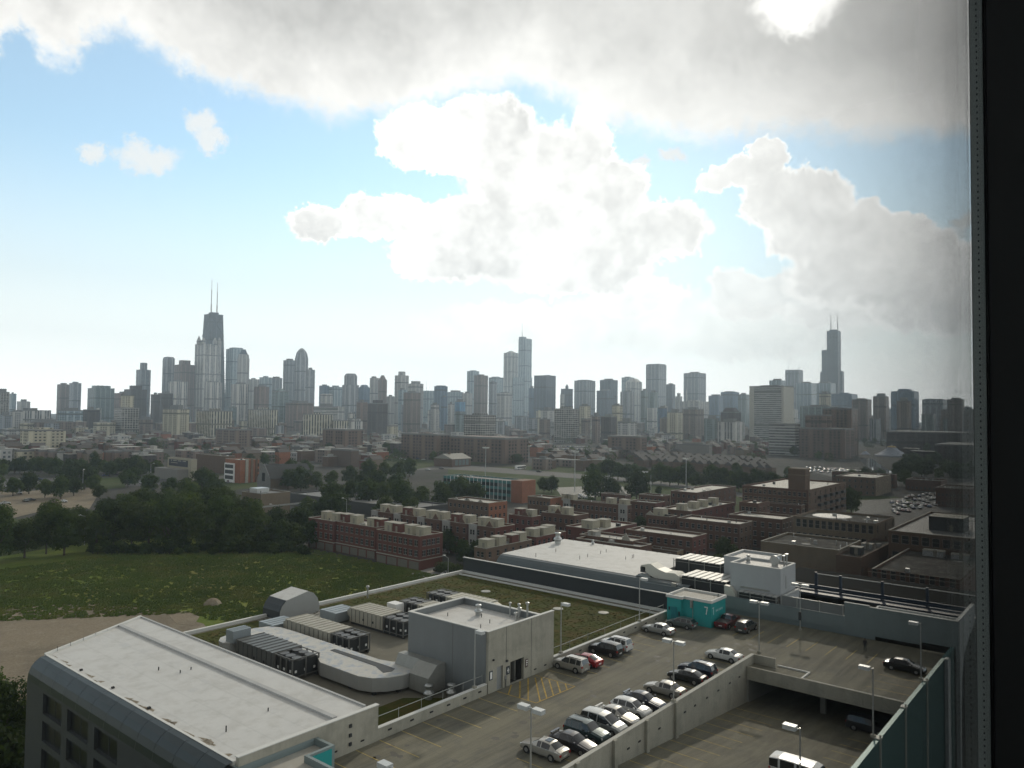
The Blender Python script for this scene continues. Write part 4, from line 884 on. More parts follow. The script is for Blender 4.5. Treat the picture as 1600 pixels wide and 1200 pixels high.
def car(name, label, kind, pm, x, y, z, ang, rails=False, spoiler=False, sunroof=False, slope=0., rearwiper=False):
    k = KIND[kind]; st = k['st']; t = thing('parked_car' if name is None else name, label, {'suv': 'suv', 'minivan': 'minivan', 'van': 'van', 'pickup': 'pickup truck'}.get(kind, 'car'), (x, y, z), 'cars parked on the garage roof')
    ORG[t.name] = (0, 0, 0)
    B, SW, WS, RS = MB(), [MB(), MB()], MB(), MB()
    rs = [ring(s) for s in st]
    for i in range(len(st)-1):
        g_ = st[i][5]; a, b = rs[i], rs[i+1]
        for j in range(16):
            q = [a[j], b[j], b[j+1], a[j+1]]
            side = j in (4, 11); top = 6 <= j <= 9
            if g_ == 'g' and side: SW[0 if j == 4 else 1].face(q)
            elif g_ in 'wr' and g_ and top: (WS if g_ == 'w' else RS).face(q)
            elif g_ in 'wr' and g_ and side: (SW[0 if j == 4 else 1] if kind != 'van' else B).face(q) if abs(a[4][2]-a[5][2]) > .02 and abs(b[4][2]-b[5][2]) > .02 else B.face(q)
            else: B.face(q)
    B.face(rs[0][::1]); B.face(rs[-1][::-1])
    if kind == 'pickup':
        for q in ((-2.66, -.78, -.82, .82),): B.box(q[0], q[1], q[2], q[3], 1.082, 1.09) if False else None
    body = B.build('body', pm, t, True)
    try:
        md = body.modifiers.new('edge', 'EDGE_SPLIT'); md.split_angle = math.radians(38)
    except Exception: pass
    for m_ in SW: m_.build('side_window', CGL, t)
    if WS.f: WS.build('windscreen', CGL, t)
    if RS.f: RS.build('rear_window', CGL, t)
    if kind == 'pickup': MB().box(-2.66, -.8, -.78, .78, 1.09, 1.11).build('load_bed', mat('bed_liner', (.05, .05, .05), .7), t)
    hw = max(s[3] for s in st); wr = k['wr']
    for wx in k['wb']:
        for sd in (1, -1):
            wo = MB()
            wo.tube((wx, sd*(hw-.10), wr), (wx, sd*(hw+.022), wr), wr+.045, 20)
            wo.build('wheel_arch', BLK, t)
            w_ = MB().tube((wx, sd*(hw-.1), wr), (wx, sd*(hw+.045), wr), wr, 20).build('wheel', TYRE, t)
            rm_ = MB().tube((wx, sd*(hw+.03), wr), (wx, sd*(hw+.052), wr), wr*.62, 14)
            rm_.build('rim', RIM, w_)
    fx, bx = st[-2], st[1]
    for sd in (1, -1):
        MB().box(fx[0]-.22, st[-1][0]+.0-.05, sd*(fx[3]-.02)-.13*(sd > 0)-.0, sd*(fx[3]-.02)+.13*(sd < 0)+.0, fx[2]-.16, fx[2]-.02).build('headlight', HLM, t)
        y0 = bx[3]; MB().box(bx[0]-.045, bx[0]+.14, min(sd*(y0+.012), sd*(y0-.24)), max(sd*(y0+.012), sd*(y0-.24)), bx[2]-.24, bx[2]-.03).build('tail_light', TLM, t)
        ws = [s for s in st if s[5] == 'w'][0]; nx_ = st[st.index(ws)+1]
        mx_ = (ws[0]+nx_[0])/2+.12; MB().box(mx_-.07, mx_+.07, min(sd*(hw+.02), sd*(hw+.2)), max(sd*(hw+.02), sd*(hw+.2)), ws[2]+.02, ws[2]+.16).build('mirror', pm, t)
    MB().box(st[0][0]-.02, st[0][0]+.0-.002, -.26, .26, .5, .64).build('number_plate', PLATE, t)
    MB().box(st[-1][0]-.01, st[-1][0]+.02, -.45, .45, .36, .5).build('grille', BLK, t)
    b_ = MB(); 
    for xx in (st[0][0]-.015, st[-1][0]-.11): b_.box(xx, xx+.13, -hw*.72, hw*.72, .26, .36)
    b_.build('bumper_trim', DARKM, t)
    zr = max(s[1] for s in st); cab = [s for s in st if s[5] == 'g']
    if rails:
        for sd in (1, -1): MB().box(cab[0][0]+.1, cab[-1][0]+.2, sd*(cab[0][4]-.06)-.02, sd*(cab[0][4]-.06)+.02, zr+.0, zr+.07).build('roof_rail', DARKM, t)
    if spoiler:
        sp_ = MB(); sx = st[1][0]; sp_.box(sx+.02, sx+.26, -.68, .68, st[2][1]+.14, st[2][1]+.18)
        for sd in (-.6, .57): sp_.box(sx+.08, sx+.2, sd, sd+.03, st[2][1]-.08, st[2][1]+.14)
        sp_.build('spoiler', pm, t)
    if sunroof: MB().box(cab[-1][0]-.75, cab[-1][0]-.15, -.36, .36, zr+.0, zr+.042).build('sunroof', CGL, t)
    t.rotation_euler = (0, -slope*math.cos(ang)*-1 if slope else 0, ang)
    return t
P_ = dict(silver=paint('silver_paint', (.42, .43, .42), .55), white=paint('white_car_paint', (.62, .62, .60), .0), black=paint('black_paint', (.010, .011, .013), .2), char=paint('charcoal_paint', (.045, .045, .05), .4),
          teal=paint('dark_teal_paint', (.035, .060, .062), .4), red=paint('red_paint', (.28, .012, .018), .2), dred=paint('dark_red_paint', (.10, .008, .012), .3), grey=paint('grey_green_paint', (.14, .16, .155), .5),
          navy=paint('navy_paint', (.014, .02, .035), .3), champ=paint('champagne_paint', (.40, .385, .35), .5), dgrey=paint('dark_grey_paint', (.07, .072, .07), .4), blue=paint('blue_paint', (.03, .06, .14), .3))
UPY, DNY = math.pi/2, -math.pi/2      # nose towards +Y or -Y
car(None, 'silver sedan with sunroof, nearest to the bottom edge in the row along the inner parapet', 'sedan', P_['champ'], 56.7, 42.7, DK, UPY, sunroof=True)
car(None, 'charcoal sedan with rear spoiler, second in the row along the inner parapet', 'sedan', P_['char'], 59.4, 41.3, DK, DNY, spoiler=True)
car(None, 'dark teal suv with roof rails, third in the row along the inner parapet', 'suv', P_['teal'], 62.1, 41.6, DK, DNY, rails=True)
car(None, 'silver minivan between the dark teal suv and the silver spoiler sedan', 'minivan', P_['silver'], 64.8, 41.4, DK, DNY)
car(None, 'silver sedan with rear spoiler in the middle of the inner parapet row', 'sedan', P_['champ'], 67.5, 41.6, DK, DNY, spoiler=True)
car(None, 'white crossover with red tail lights next to the black spoiler sedan', 'hatch', P_['white'], 70.2, 41.5, DK, DNY)
car(None, 'dark blue-black sedan with spoiler behind the white crossover', 'sedan', P_['navy'], 72.9, 41.5, DK, DNY, spoiler=True)
car(None, 'silver-grey sedan parked alone behind the middle lamp post', 'sedan', P_['champ'], 77.6, 41.6, DK, UPY)
car(None, 'black rounded sedan just in front of the black suv at the inner parapet', 'coupe', P_['black'], 83.1, 41.6, DK, UPY)
car(None, 'black suv with roof rails beyond the black rounded sedan', 'suv', P_['navy'], 85.8, 41.6, DK, UPY, rails=True)
car(None, 'white sedan at the far end of the inner parapet', 'sedan', P_['white'], 93.4, 41.6, DK, UPY)
car(None, 'champagne silver suv with roof rails beside the yellow hatched zone', 'suv', P_['champ'], 77.2, 54.2, DK, UPY, rails=True)
car(None, 'bright red coupe beside the champagne suv', 'coupe', P_['red'], 79.9, 54.0, DK, UPY)
car(None, 'black suv with red tail lights at the white-capped parapet', 'suv', P_['black'], 85.1, 54.2, DK, UPY)
car(None, 'white suv tucked behind the black suv at the white-capped parapet', 'suv', P_['white'], 87.8, 54.4, DK, UPY, rails=True)
car(None, 'silver compact sedan near the turquoise booth', 'sedan', P_['silver'], 98.2, 53.7, DK, UPY)
car(None, 'grey-green hatchback parked right beside the turquoise booth', 'hatch', P_['grey'], 103.3, 52.6, DK, UPY)
car('pickup_truck', 'dark red pickup truck between the turquoise booth and the dark suv', 'pickup', P_['dred'], 108.6, 47.7, DK, 0)
car(None, 'dark grey boxy suv with roof rack beside the red pickup', 'suv', P_['dgrey'], 107.9, 44.6, DK, 0, rails=True)
car(None, 'black sedan alone on the right part of the deck near the high blue-grey wall', 'sedan', P_['black'], 104.4, 22.8, DK, DNY)
car(None, 'dark suv in the shade under the cross beam', 'suv', P_['char'], 93.2, 24.2, rampz(93.2)+.02, DNY)
vn = car('parked_van', 'white passenger van on the ramp at the bottom edge', 'van', P_['white'], 71.6, 24.2, rampz(71.6)+.02, DNY)
vn.rotation_euler = (0, 0, DNY)

# ---------------------------------------------------------------- the man walking on the deck
def person(x, y, z, ang):
    me = bpy.data.meshes.new('person'); 
    J = dict(pel=(0, 0, .95), wst=(0, 0, 1.12), chs=(.01, 0, 1.35), nck=(.02, 0, 1.5), hd=(.04, 0, 1.6), top=(.04, 0, 1.74),
             hl=(0, .09, .92), kl=(.10, .10, .5), al=(.02, .10, .08), tl=(.2, .11, .04), hr=(0, -.09, .92), kr=(-.02, -.10, .5), ar=(-.2, -.10, .12), tr_=(-.04, -.11, .04),
             sl=(.01, .19, 1.43), el=(-.04, .24, 1.15), wl_=(.06, .25, .92), fl=(.1, .24, .84), sr=(.01, -.19, 1.43), er=(.0, -.25, 1.15), wr_=(.12, -.24, .95), fr_=(.17, -.23, .88))
    Rr = dict(pel=.14, wst=.13, chs=.15, nck=.06, hd=.095, top=.08, hl=.10, kl=.065, al=.045, tl=.04, hr=.10, kr=.065, ar=.045, tr_=.04, sl=.07, el=.045, wl_=.034, fl=.03, sr=.07, er=.045, wr_=.034, fr_=.03)
    ed = 'pel-wst wst-chs chs-nck nck-hd hd-top pel-hl hl-kl kl-al al-tl pel-hr hr-kr kr-ar ar-tr_ chs-sl sl-el el-wl_ wl_-fl chs-sr sr-er er-wr_ wr_-fr_'.split()
    ks = list(J); me.from_pydata([J[k] for k in ks], [tuple(ks.index(a) for a in e.split('-')) for e in ed], [])
    o = bpy.data.objects.new('person', me); scene.collection.objects.link(o)
    md = o.modifiers.new('skin', 'SKIN'); sk = me.skin_vertices[0].data if len(me.skin_vertices) else None
    if sk is None:
        bm = bmesh.new(); bm.from_mesh(me); bm.verts.layers.skin.verify(); bm.to_mesh(me); bm.free(); sk = me.skin_vertices[0].data
    for i, k in enumerate(ks): sk[i].radius = (Rr[k], Rr[k]*(1.15 if k in ('chs', 'wst', 'pel') else 1)); sk[i].use_root = (k == 'pel')
    o.modifiers.new('sub', 'SUBSURF').render_levels = 2
    m, N, b = principled('dark_clothes', (.02, .02, .022), .9)
    z_ = N.sep(N.n.new('ShaderNodeTexCoord').outputs['Object'])[2]
    N.l.new(N.mix(N.m('GREATER_THAN', z_, 1.52), (.02, .02, .023), (.20, .12, .085)), b.inputs['Base Color']); me.materials.append(m)
    o.location = (x, y, z); o.rotation_euler = (0, 0, ang); ORG[o.name] = (0, 0, 0)
    tag(o, 'person in dark clothes walking alone across the parking deck', 'person')
    MB().lathe((.035, 0, 1.63), [(.10, 0), (.108, .05), (.095, .12), (.04, .155)], 12).build('hair', mat('dark_hair', (.02, .015, .012), .8), o, True)
import bmesh
person(109.2, 28.7, DK, math.radians(200))
# ================================================================ GROUND
def gmat(name, c1, c2, c3, s1=.02, s2=.12, lo=.45, hi=.62, bump=.6):
    m, N, b = principled(name, c1, .97, 0, .1)
    co = N.n.new('ShaderNodeTexCoord').outputs['Object']
    a, c, f = N.noise(co, s1, 6, .6, .6), N.noise(co, s2, 6, .65), N.noise(co, 1.6, 5, .7)
    col_ = N.mix(N.mr(a, lo, hi), c1, c2); col_ = N.mix(N.mr(c, .5, .72), col_, c3)
    k = N.m('ADD', .55, N.m('MULTIPLY', f, .9)); N.l.new(N.mix(1., col_, N.comb(k, k, k), 'MULTIPLY'), b.inputs['Base Color'])
    bn = N.n.new('ShaderNodeBump'); bn.inputs['Strength'].default_value = bump; bn.inputs['Distance'].default_value = .4; N.l.new(f, bn.inputs['Height']); N.l.new(bn.outputs[0], b.inputs['Normal'])
    return m
CITY = gmat('city_ground', (.055, .053, .048), (.085, .08, .07), (.035, .045, .022), .006, .03)
FIELD = gmat('field_grass', (.105, .145, .024), (.16, .185, .036), (.185, .155, .055), .03, .022, .42, .6)
LAWN = gmat('lawn', (.045, .065, .02), (.06, .075, .026), (.08, .075, .035), .01, .06)
LOT = gmat('gravel_lot', (.22, .185, .135), (.17, .145, .108), (.25, .22, .165), .05, .25, bump=.3)
struct(MB().box(-890, 5950, -890, 5950, -4, 0), 'ground', CITY)
def ground_patch(name, pts, m, z, raw=False):
    p = pts if raw else [G(x, y, 0) for x, y in pts]
    return struct(MB().prism(p, z-.03, z), name, m)
ground_patch('field', [(-60, 108), (160, 108), (160, 168), (152, 226), (150, 272), (60, 320), (-60, 330)], FIELD, .04, True)
ground_patch('gravel_lot', [(-300, 962), (-60, 950), (30, 949), (110, 943), (170, 944), (215, 950), (255, 957), (285, 966), (318, 975), (330, 990), (300, 1010), (200, 1060), (0, 1120), (-300, 1300)], LOT, .07)
ground_patch('gravel_path', [(262, 960), (290, 955), (312, 964), (302, 978), (275, 975)], LOT, .10)
def in_field(r):
    while True:
        x, y = r.uniform(20, 158), 108+ (r.random()**1.3)*150
        if y > 197-(x-58)*.8 if x < 90 else y > 165-(x-90)*3: return x, y
WEED = mat('weed_grass', (.095, .135, .025), .95, var=.35, scale=.04, fine=.6, col2=(.135, .145, .035))
tag(tufts('field_weeds', 26000, in_field, .04, (.12, .55), WEED, 5, .28), 'rough knee-high grass and weeds over the vacant field', 'grass')
MB_ = MB(); rr = random.Random(4)
x0, y0 = G(332, 945)
tag(MB().lathe((x0, y0, 0), [(2.4, 0), (2.0, .6), (1.2, 1.3), (.4, 1.6)], 9).build('rubble_heap', LOT), 'small grey heap of rubble in the field near the gravel lot', 'rubble heap')
ground_patch('lawn', [(-120, 800), (20, 812), (80, 806), (150, 797), (240, 790), (330, 785), (340, 812), (0, 870), (-120, 860)], LAWN, .06)
ground_patch('parking_lot', [(-150, 768), (30, 768), (160, 762), (140, 795), (60, 800), (10, 812), (-150, 812)], LOT, .09)
ground_patch('lawn', [(146, 748), (192, 745), (196, 762), (150, 766)], LAWN, .09)
ground_patch('lawn', [(335, 757), (405, 752), (420, 760), (345, 768)], LAWN, .09)
ground_patch('road', [(-200, 752), (200, 745), (480, 742), (480, 750), (200, 760), (-200, 764)], ASPH, .05)
ground_patch('lawn', [(700, 733), (845, 728), (1040, 738), (1165, 756), (1165, 806), (900, 790), (700, 768)], LAWN, .05)
ground_patch('ball_court', [(868, 762), (970, 758), (985, 772), (880, 780)], PAVE, .09)
ground_patch('road', [(640, 735), (700, 725), (1000, 748), (1300, 790), (1300, 796), (1000, 755), (700, 733)], mat('pale_road', (.085, .082, .075), .9), .10)
ground_patch('lawn', [(600, 714), (720, 712), (760, 724), (640, 734), (590, 728)], LAWN, .08)
ground_patch('road', [(1125, 716), (1140, 716), (1215, 770), (1190, 770)], ASPH, .08)
ground_patch('lawn', [(1320, 772), (1400, 776), (1450, 790), (1300, 806)], LAWN, .09)
ground_patch('parking_lot', [(1345, 782), (1418, 778), (1400, 802), (1330, 806)], mat('grey_lot', (.15, .145, .13), .9), .12)
ground_patch('road', [(1620, 700), (1650, 730), (1410, 830), (1345, 818), (1450, 770), (1535, 745)], mat('pale_road', (.085, .082, .075)), .06)
ground_patch('lawn', [(880, 777), (980, 776), (990, 792), (880, 792)], LAWN, .12)
ground_patch('path', [(640, 897), (700, 880), (712, 884), (668, 908)], PAVE, .08)
wm, N, b = principled('river_water', (.05, .065, .07), .03, 0, 1.)
ground_patch('river', [(1342, 715), (1362, 717), (1374, 725), (1394, 738), (1382, 742), (1360, 733), (1348, 724)], wm, .15)
ground_patch('quay', [(1258, 735), (1350, 742), (1362, 742), (1392, 738), (1400, 744), (1320, 750)], mat('quay', (.07, .07, .065), .9), .05)

# ================================================================ BRICK ROW HOUSES AND FLATS
BR_RED = brick('red_brick', (.105, .028, .021), (.13, .04, .028), (.10, .06, .05))
BR_ORG = brick('orange_brick', (.26, .085, .042), (.30, .11, .055), (.2, .13, .09))
BR_DRK = brick('dark_brick', (.098, .046, .030), (.125, .060, .040), (.09, .065, .05))
BR_BRN = brick('brown_brick', (.108, .068, .045), (.135, .084, .057), (.12, .09, .07))
BR_TAN = brick('tan_brick', (.155, .12, .078), (.18, .14, .095), (.15, .125, .1))
BR_YEL = brick('yellow_brick', (.26, .18, .09), (.30, .21, .11), (.25, .2, .13))
CREAM = mat('cream_siding', (.33, .305, .23), .8, var=.07, streak=.05)
LIME = mat('limestone', (.31, .295, .25), .85, var=.08)
TARR = mat('tar_roof', (.065, .062, .056), .95, 0., .08, var=.25, scale=.2, col2=(.12, .115, .10))
SILL = mat('window_sill_stone', (.17, .14, .12), .85, var=.08)
GREYW = mat('grey_facing', (.30, .30, .28), .85, var=.08)
FRAMEW = mat('window_trim', (.32, .32, .30), .6, var=.04)
_wc = {}
def win_mesh(w, h, ax, two=True, trim=None, rec=.18):
    key = (round(w, 2), round(h, 2), ax, two, trim.name if trim else '')
    if key in _wc: return _wc[key]
    b = MB(); t = .07
    def bx(a0, a1, z0, z1, d0, d1, mi):
        if ax == 'x': b.box(a0, a1, rec-d1, rec-d0, z0, z1, mi)
        else: b.box(rec-d1, rec-d0, a0, a1, z0, z1, mi)
    bx(0, w, 0, t, 0, .06, 0); bx(0, w, h-t, h, 0, .06, 0); bx(0, t, t, h-t, 0, .06, 0); bx(w-t, w, t, h-t, 0, .06, 0)
    if two: bx(w/2-.04, w/2+.04, t, h-t, 0, .06, 0)
    bx(t, w-t, h/2-.03, h/2+.03, .0, .05, 0); bx(t, w-t, t, h-t, .0, .03, 1)
    if trim:   # stone sill and lintel standing just proud of the wall
        bx(-.12, w+.12, -.16, -.005, rec-.02, rec+.07, 2); bx(-.12, w+.12, h+.005, h+.2, rec-.02, rec+.05, 2)
    me = bpy.data.meshes.new('window'); me.from_pydata(b.v, [], b.f)
    for m in (FRAMEW, WIN)+((trim,) if trim else ()): me.materials.append(m)
    me.polygons.foreach_set('material_index', b.mi); me.update(); _wc[key] = me; return me
def rows_of(L, n, w, margin=1.):
    if n <= 0: return []
    g_ = (L-2*margin-w)/max(1, n-1) if n > 1 else 0
    return [margin+i*g_ for i in range(n)] if n > 1 else [L/2-w/2]
def flat(label, corner, xl, xr, h, wall, nf=6, ns=3, fl=3, z1=1.0, w=1.15, wh=1.6, du=None, dv=None, base=None, rim=None, huts=(), gables=(), trim=None, bays=(), pairs=False, group=None, cat='row house', name='brick_building', side_wall=None, uv=None, fh=None, roofm=None, wins=True):
    "brick block standing square to the streets; corner = photo position of the near top corner, xl/xr = where its two faces end"
    u, v = uv if uv else G(*corner, h)
    if dv is None: d = ray(xl, corner[1]); dv = u*d.y/d.x-v
    if du is None: d = ray(xr, corner[1]); du = v*d.x/d.y-u
    t = thing(name, label, cat, (u, v, 0), group); fh = fh or (h-.9)/fl
    hs, hf = [], []
    for k in range(fl):
        zz = z1+k*fh
        if base and k == 0: continue
        if nf and wins: hf += [(v+o, v+o+w, zz, zz+wh) for o in rows_of(dv, nf, w, .9)]
        if ns and wins: hs += [(u+o, u+o+w, zz, zz+wh) for o in rows_of(du, ns, w, 1.2)]
    b = MB(); wally(b, v, v+dv, u, .18, 0, h, hf)
    sw = 1 if side_wall else 0
    wallx(b, u, u+du, v, .18, 0, h, hs, sw)
    b.face([(u+du, v, 0), (u+du, v+dv, 0), (u+du, v+dv, h), (u+du, v, h)]); b.face([(u+du, v+dv, 0), (u, v+dv, 0), (u, v+dv, h), (u+du, v+dv, h)])
    p = .25
    b.face([(u+p, v+p, h), (u+p, v+p, h-.6), (u+p, v+dv-p, h-.6), (u+p, v+dv-p, h)]); b.face([(u+p, v+p, h-.6), (u+p, v+p, h), (u+du-p, v+p, h), (u+du-p, v+p, h-.6)])
    b.face([(u+du-p, v+dv-p, h), (u+du-p, v+dv-p, h-.6), (u+du-p, v+p, h-.6), (u+du-p, v+p, h)]); b.face([(u+du-p, v+dv-p, h-.6), (u+du-p, v+dv-p, h), (u+p, v+dv-p, h), (u+p, v+dv-p, h-.6)])
    b.build('wall', [wall, side_wall or wall], t)
    MB().box(u+.1, u+du-.1, v+.1, v+dv-.1, h-.75, h-.6).build('roof', roofm or MEMBD, t)
    b = MB(); b.box(u-.06, u+p+.04, v-.06, v+dv+.06, h+.003, h+.12); b.box(u+du-p-.04, u+du+.06, v-.06, v+dv+.06, h+.003, h+.12); b.box(u+p+.04, u+du-p-.04, v-.06, v+p+.04, h+.003, h+.12); b.box(u+p+.04, u+du-p-.04, v+dv-p-.04, v+dv+.06, h+.003, h+.12)
    b.build('coping', rim or LIME, t)
    rv = random.Random(int(u*13+v*7))
    for k in range(min(9, 2+int(du*dv/70))):     # vents, hatches and small air conditioners
        x, y = u+rv.uniform(1, max(1.2, du-2.5)), v+rv.uniform(1, max(1.2, dv-2.5)); kk = rv.random()
        if kk < .45: MB().tube((x, y, h-.6), (x, y, h+rv.uniform(.1, .6)), .14, 7).build('roof_vent', rv.choice((GALV, DARKM, WHT)), t)
        elif kk < .75: MB().box(x, x+rv.uniform(.8, 1.4), y, y+rv.uniform(.8, 1.4), h-.6, h+rv.uniform(.1, .5)).build('roof_unit', rv.choice((GALV, GREYW, DARKM)), t)
        else: MB().lathe((x, y, h-.597), [(rv.uniform(.8, 2.2), 0), (.6, .008)], 9).build('roof_patch', rv.choice((TARR, GREYW)), t)
    for (a, c, e, g_) in hf:
        o = bpy.data.objects.new('window', win_mesh(c-a, g_-e, 'y', pairs, trim)); scene.collection.objects.link(o); o.parent = t; o.location = (0, a-v, e)
    for (a, c, e, g_) in hs:
        o = bpy.data.objects.new('window', win_mesh(c-a, g_-e, 'x', pairs, trim)); scene.collection.objects.link(o); o.parent = t; o.location = (a-u, 0, e)
    if base:   # garage storey: pale doors between piers, string course above
        n = max(2, round(dv/4.8))
        for i in range(n):
            y = v+dv*i/n; MB().box(u-.05, u-.003, y+.35, y+dv/n-.35, .1, fh*.78).build('garage_door', base, t)
        MB().box(u-.14, u-.003, v-.1, v+dv, fh*.92, fh*1.02).box(u-.10, u+du, v-.14, v-.003, fh*.92, fh*1.02).build('string_course', LIME, t)
    for (fx, fy, sx, sy, hh, m_) in huts:
        hx, hy = u+du*fx, v+dv*fy
        q = MB().box(hx, hx+sx, hy, hy+sy, h-.6, h-.6+hh); q.box(hx-.12, hx+sx+.12, hy-.12, hy+sy+.12, h-.597+hh, h-.45+hh, 1)
        hu = q.build('roof_hut', [m_, LIME], t)
        MB().box(hx-.03, hx-.003, hy+sy*.3, hy+sy*.3+.9, h-.5, h+1.3).build('door', mat('hut_door', (.22, .2, .16), .7), hu)
    for (fy, wy, hh, m_) in gables:
        y = v+dv*fy; q = MB(); i = 0
        q.extr([(y-wy/2, h+.003), (y+wy/2, h+.003), (y, h+hh)], 'x', u-.05, u+.3); q.build('gable', m_, t)
    for (fy, wy, m_) in bays:
        y = v+dv*fy; by = MB().box(u-.45, u-.003, y-wy/2, y+wy/2, 0, h+.3, 0); bo = by.build('bay_front', m_, t)
        for k in range(fl):
            for s in (-.5, .5):
                o = bpy.data.objects.new('window', win_mesh(.9, wh, 'y', False, None)); scene.collection.objects.link(o); o.parent = bo; o.location = (-.45-.20, y-v+s*1.2-.45, z1+k*fh)
    return t
H1 = lambda fx, fy, m_=None, sx=3.2, sy=3.4, hh=2.7: (fx, fy, sx, sy, hh, m_ or CREAM)
RED = BR_RED
GD = mat('garage_door', (.14, .13, .105), .8, var=.1)
flat('nearest red-brick row house with cream rooftop huts at the corner of the field', (655.9, 838.3), 588.3, 691.8, 10.2, RED, 8, 4, 3, .9, 1.5, 1.8, pairs=True, base=GD, rim=LIME, trim=SILL,
     huts=[H1(.28, .06), H1(.3, .33), H1(.3, .62, RED), H1(.28, .8)], name='row_house')
flat('red-brick row house in the middle of the row facing the field', (586.9, 824.5), 522, 600, 10.2, RED, 8, 2, 3, .9, 1.5, 1.8, pairs=True, du=10, base=GD, trim=SILL, huts=[H1(.3, .05, RED), H1(.28, .2), H1(.3, .62), H1(.28, .86, RED)], name='row_house')
flat('red-brick row house at the far end of the row facing the field, half behind trees', (522, 815), 482, 530, 10.2, RED, 5, 2, 3, .9, 1.5, 1.8, pairs=True, du=10, base=GD, trim=SILL, huts=[H1(.28, .1), H1(.3, .55)], name='row_house')
# second row: five dark-fronted houses with little gables and a pale bay each
u2, v2 = G(773.8, 825, 10.6); 
for i in range(5):
    vv = v2+i*12.4; hh = 10.6
    flat(['gabled dark brick town house at the near end of the second row, red side wall', 'dark brick town house with grey bay, second from the near end of the second row', 'dark brick town house with gable in the middle of the second row', 'dark brick town house with grey bay, fourth along the second row', 'dark brick town house at the far end of the second row'][i],
         None, 0, 0, hh, BR_DRK, 4, 3, 3, 1., 1.05, 1.7, uv=(u2, vv), du=10, dv=11.9 if i < 4 else 12, huts=[H1(.3, .12), H1(.3, .58, RED if i % 2 else CREAM)], gables=[(.22, 3., 1.9, BR_DRK)], bays=[(.8, 3.4, GREYW)], trim=SILL, name='town_house', side_wall=BR_RED)
flat('long orange-brick flats with scalloped parapet behind the second row of town houses', (763.7, 786.5), 700, 792.5, 10.5, BR_BRN, 9, 4, 3, 1., 1.2, 1.5, side_wall=BR_ORG, gables=[(.2, 3, 1.2, LIME), (.5, 3, 1.2, LIME), (.8, 3, 1.2, LIME)], rim=LIME)
flat('small red-brick house with white roof end between the town houses and the street', (831, 808), 795, 845, 10.2, BR_RED, 4, 3, 3, huts=[H1(.3, .1, None, 3, 3), H1(.3, .55, RED)], gables=[(.3, 3, 1.8, BR_DRK)], name='town_house')
flat('low brick row with a string of cream huts behind the dark screen wall', (759.4, 857.5), 741, 831, 9.2, BR_BRN, 2, 6, 3, huts=[H1(.05, .1), H1(.35, .3), H1(.6, .2, RED), H1(.82, .35)], name='row_house')
flat('brick row running on towards the white hall, with two tall cream huts', (838, 839.5), 830, 884, 9.2, RED, 2, 6, 3, dv=8, huts=[H1(.05, .2), H1(.3, .1), H1(.6, .25)], name='row_house')
flat('orange-brick corner flats with dark windowed front near the tree clump', (860, 779), 824.6, 879.6, 11.5, BR_BRN, 6, 0, 3, 1.2, 1.0, 1.6, side_wall=BR_ORG, rim=LIME)
flat('wide dark brick flats with grey end bays in the middle of the quarter', (980, 790), 880, 987, 11, BR_DRK, 14, 2, 3, huts=[H1(.1, .02), H1(.1, .22), H1(.1, .84), H1(.1, .93)], bays=[(.06, 4, GREYW), (.94, 3.6, GREYW)], trim=SILL)
flat('dark brick house with a steep white-edged gable left of the middle of the quarter', (898, 806), 846, 905, 10.5, BR_DRK, 6, 2, 3, du=9, huts=[H1(.3, .3), H1(.3, .7)], gables=[(.5, 3.2, 2, BR_DRK)])
flat('long red-brown block with grey roof just behind the big white hall', (1081.8, 840), 978.6, 1104.3, 10.2, BR_DRK, 9, 3, 3, 1., 1.2, 1.6, side_wall=BR_RED, trim=SILL, rim=LIME)
flat('largest dark brick block of the quarter with divided pale roof', (1156, 819.5), 1058.4, 1175.8, 10.4, BR_DRK, 10, 3, 3, 1., 1.2, 1.6, side_wall=BR_BRN, trim=SILL, rim=LIME)
flat('low brick pair with two white-edged gables and red tympana behind the white hall', (988, 846), 905.8, 1010.8, 9., BR_DRK, 6, 3, 3, rim=LIME, huts=[H1(.2, .75, GREYW, 3, 3, 1.6)], gables=[(.12, 3.2, 2.3, LIME)])
flat('small yellow-brick building tucked between the gabled pair and the red-brown block', (1058, 862), 1010.8, 1068, 6.2, BR_BRN, 4, 2, 2, side_wall=BR_YEL, roofm=GREYW)
flat('dark brick house with cream hut and white gable before the largest dark block', (1046, 808), 1010, 1058, 10.2, BR_DRK, 5, 2, 3, huts=[H1(.2, .35, None, 4, 4, 3)], gables=[(.85, 3.5, 1.6, LIME)])
flat('dark red block with plain grey roof right of the middle of the quarter', (1024, 786.5), 981.4, 1039, 10.2, BR_DRK, 5, 2, 3, side_wall=BR_RED, roofm=GREYW)
flat('low red-brick block with flat pale roof under the light masts', (1035, 775.5), 998, 1047.5, 10, BR_DRK, 5, 2, 3, roofm=GREYW)
flat('low brick block with white gable edges, leftmost of those next to the sports field', (977, 774), 939, 986, 10, BR_DRK, 5, 2, 3, gables=[(.1, 4, 2.2, LIME)], roofm=GREYW)
flat('long dark block with pale flat roof bordering the sports field', (1088.6, 770), 1048, 1150, 10, BR_DRK, 5, 8, 3, roofm=MEMBD)
flat('brick row with cream huts strung along its roof, facing the sports field block', (1080, 799), 1031, 1148, 10, BR_DRK, 5, 8, 3, side_wall=BR_RED, huts=[H1(.05, .3), H1(.3, .3), H1(.5, .3), H1(.75, .3)])
flat('low white-roofed building with pair of square huts behind the big white hall', (940, 829), 884, 995, 9.2, BR_RED, 3, 4, 3, huts=[H1(.05, .3, None, 4.5, 4.5, 3), H1(.4, .3, None, 3.5, 3.5, 2.6)])
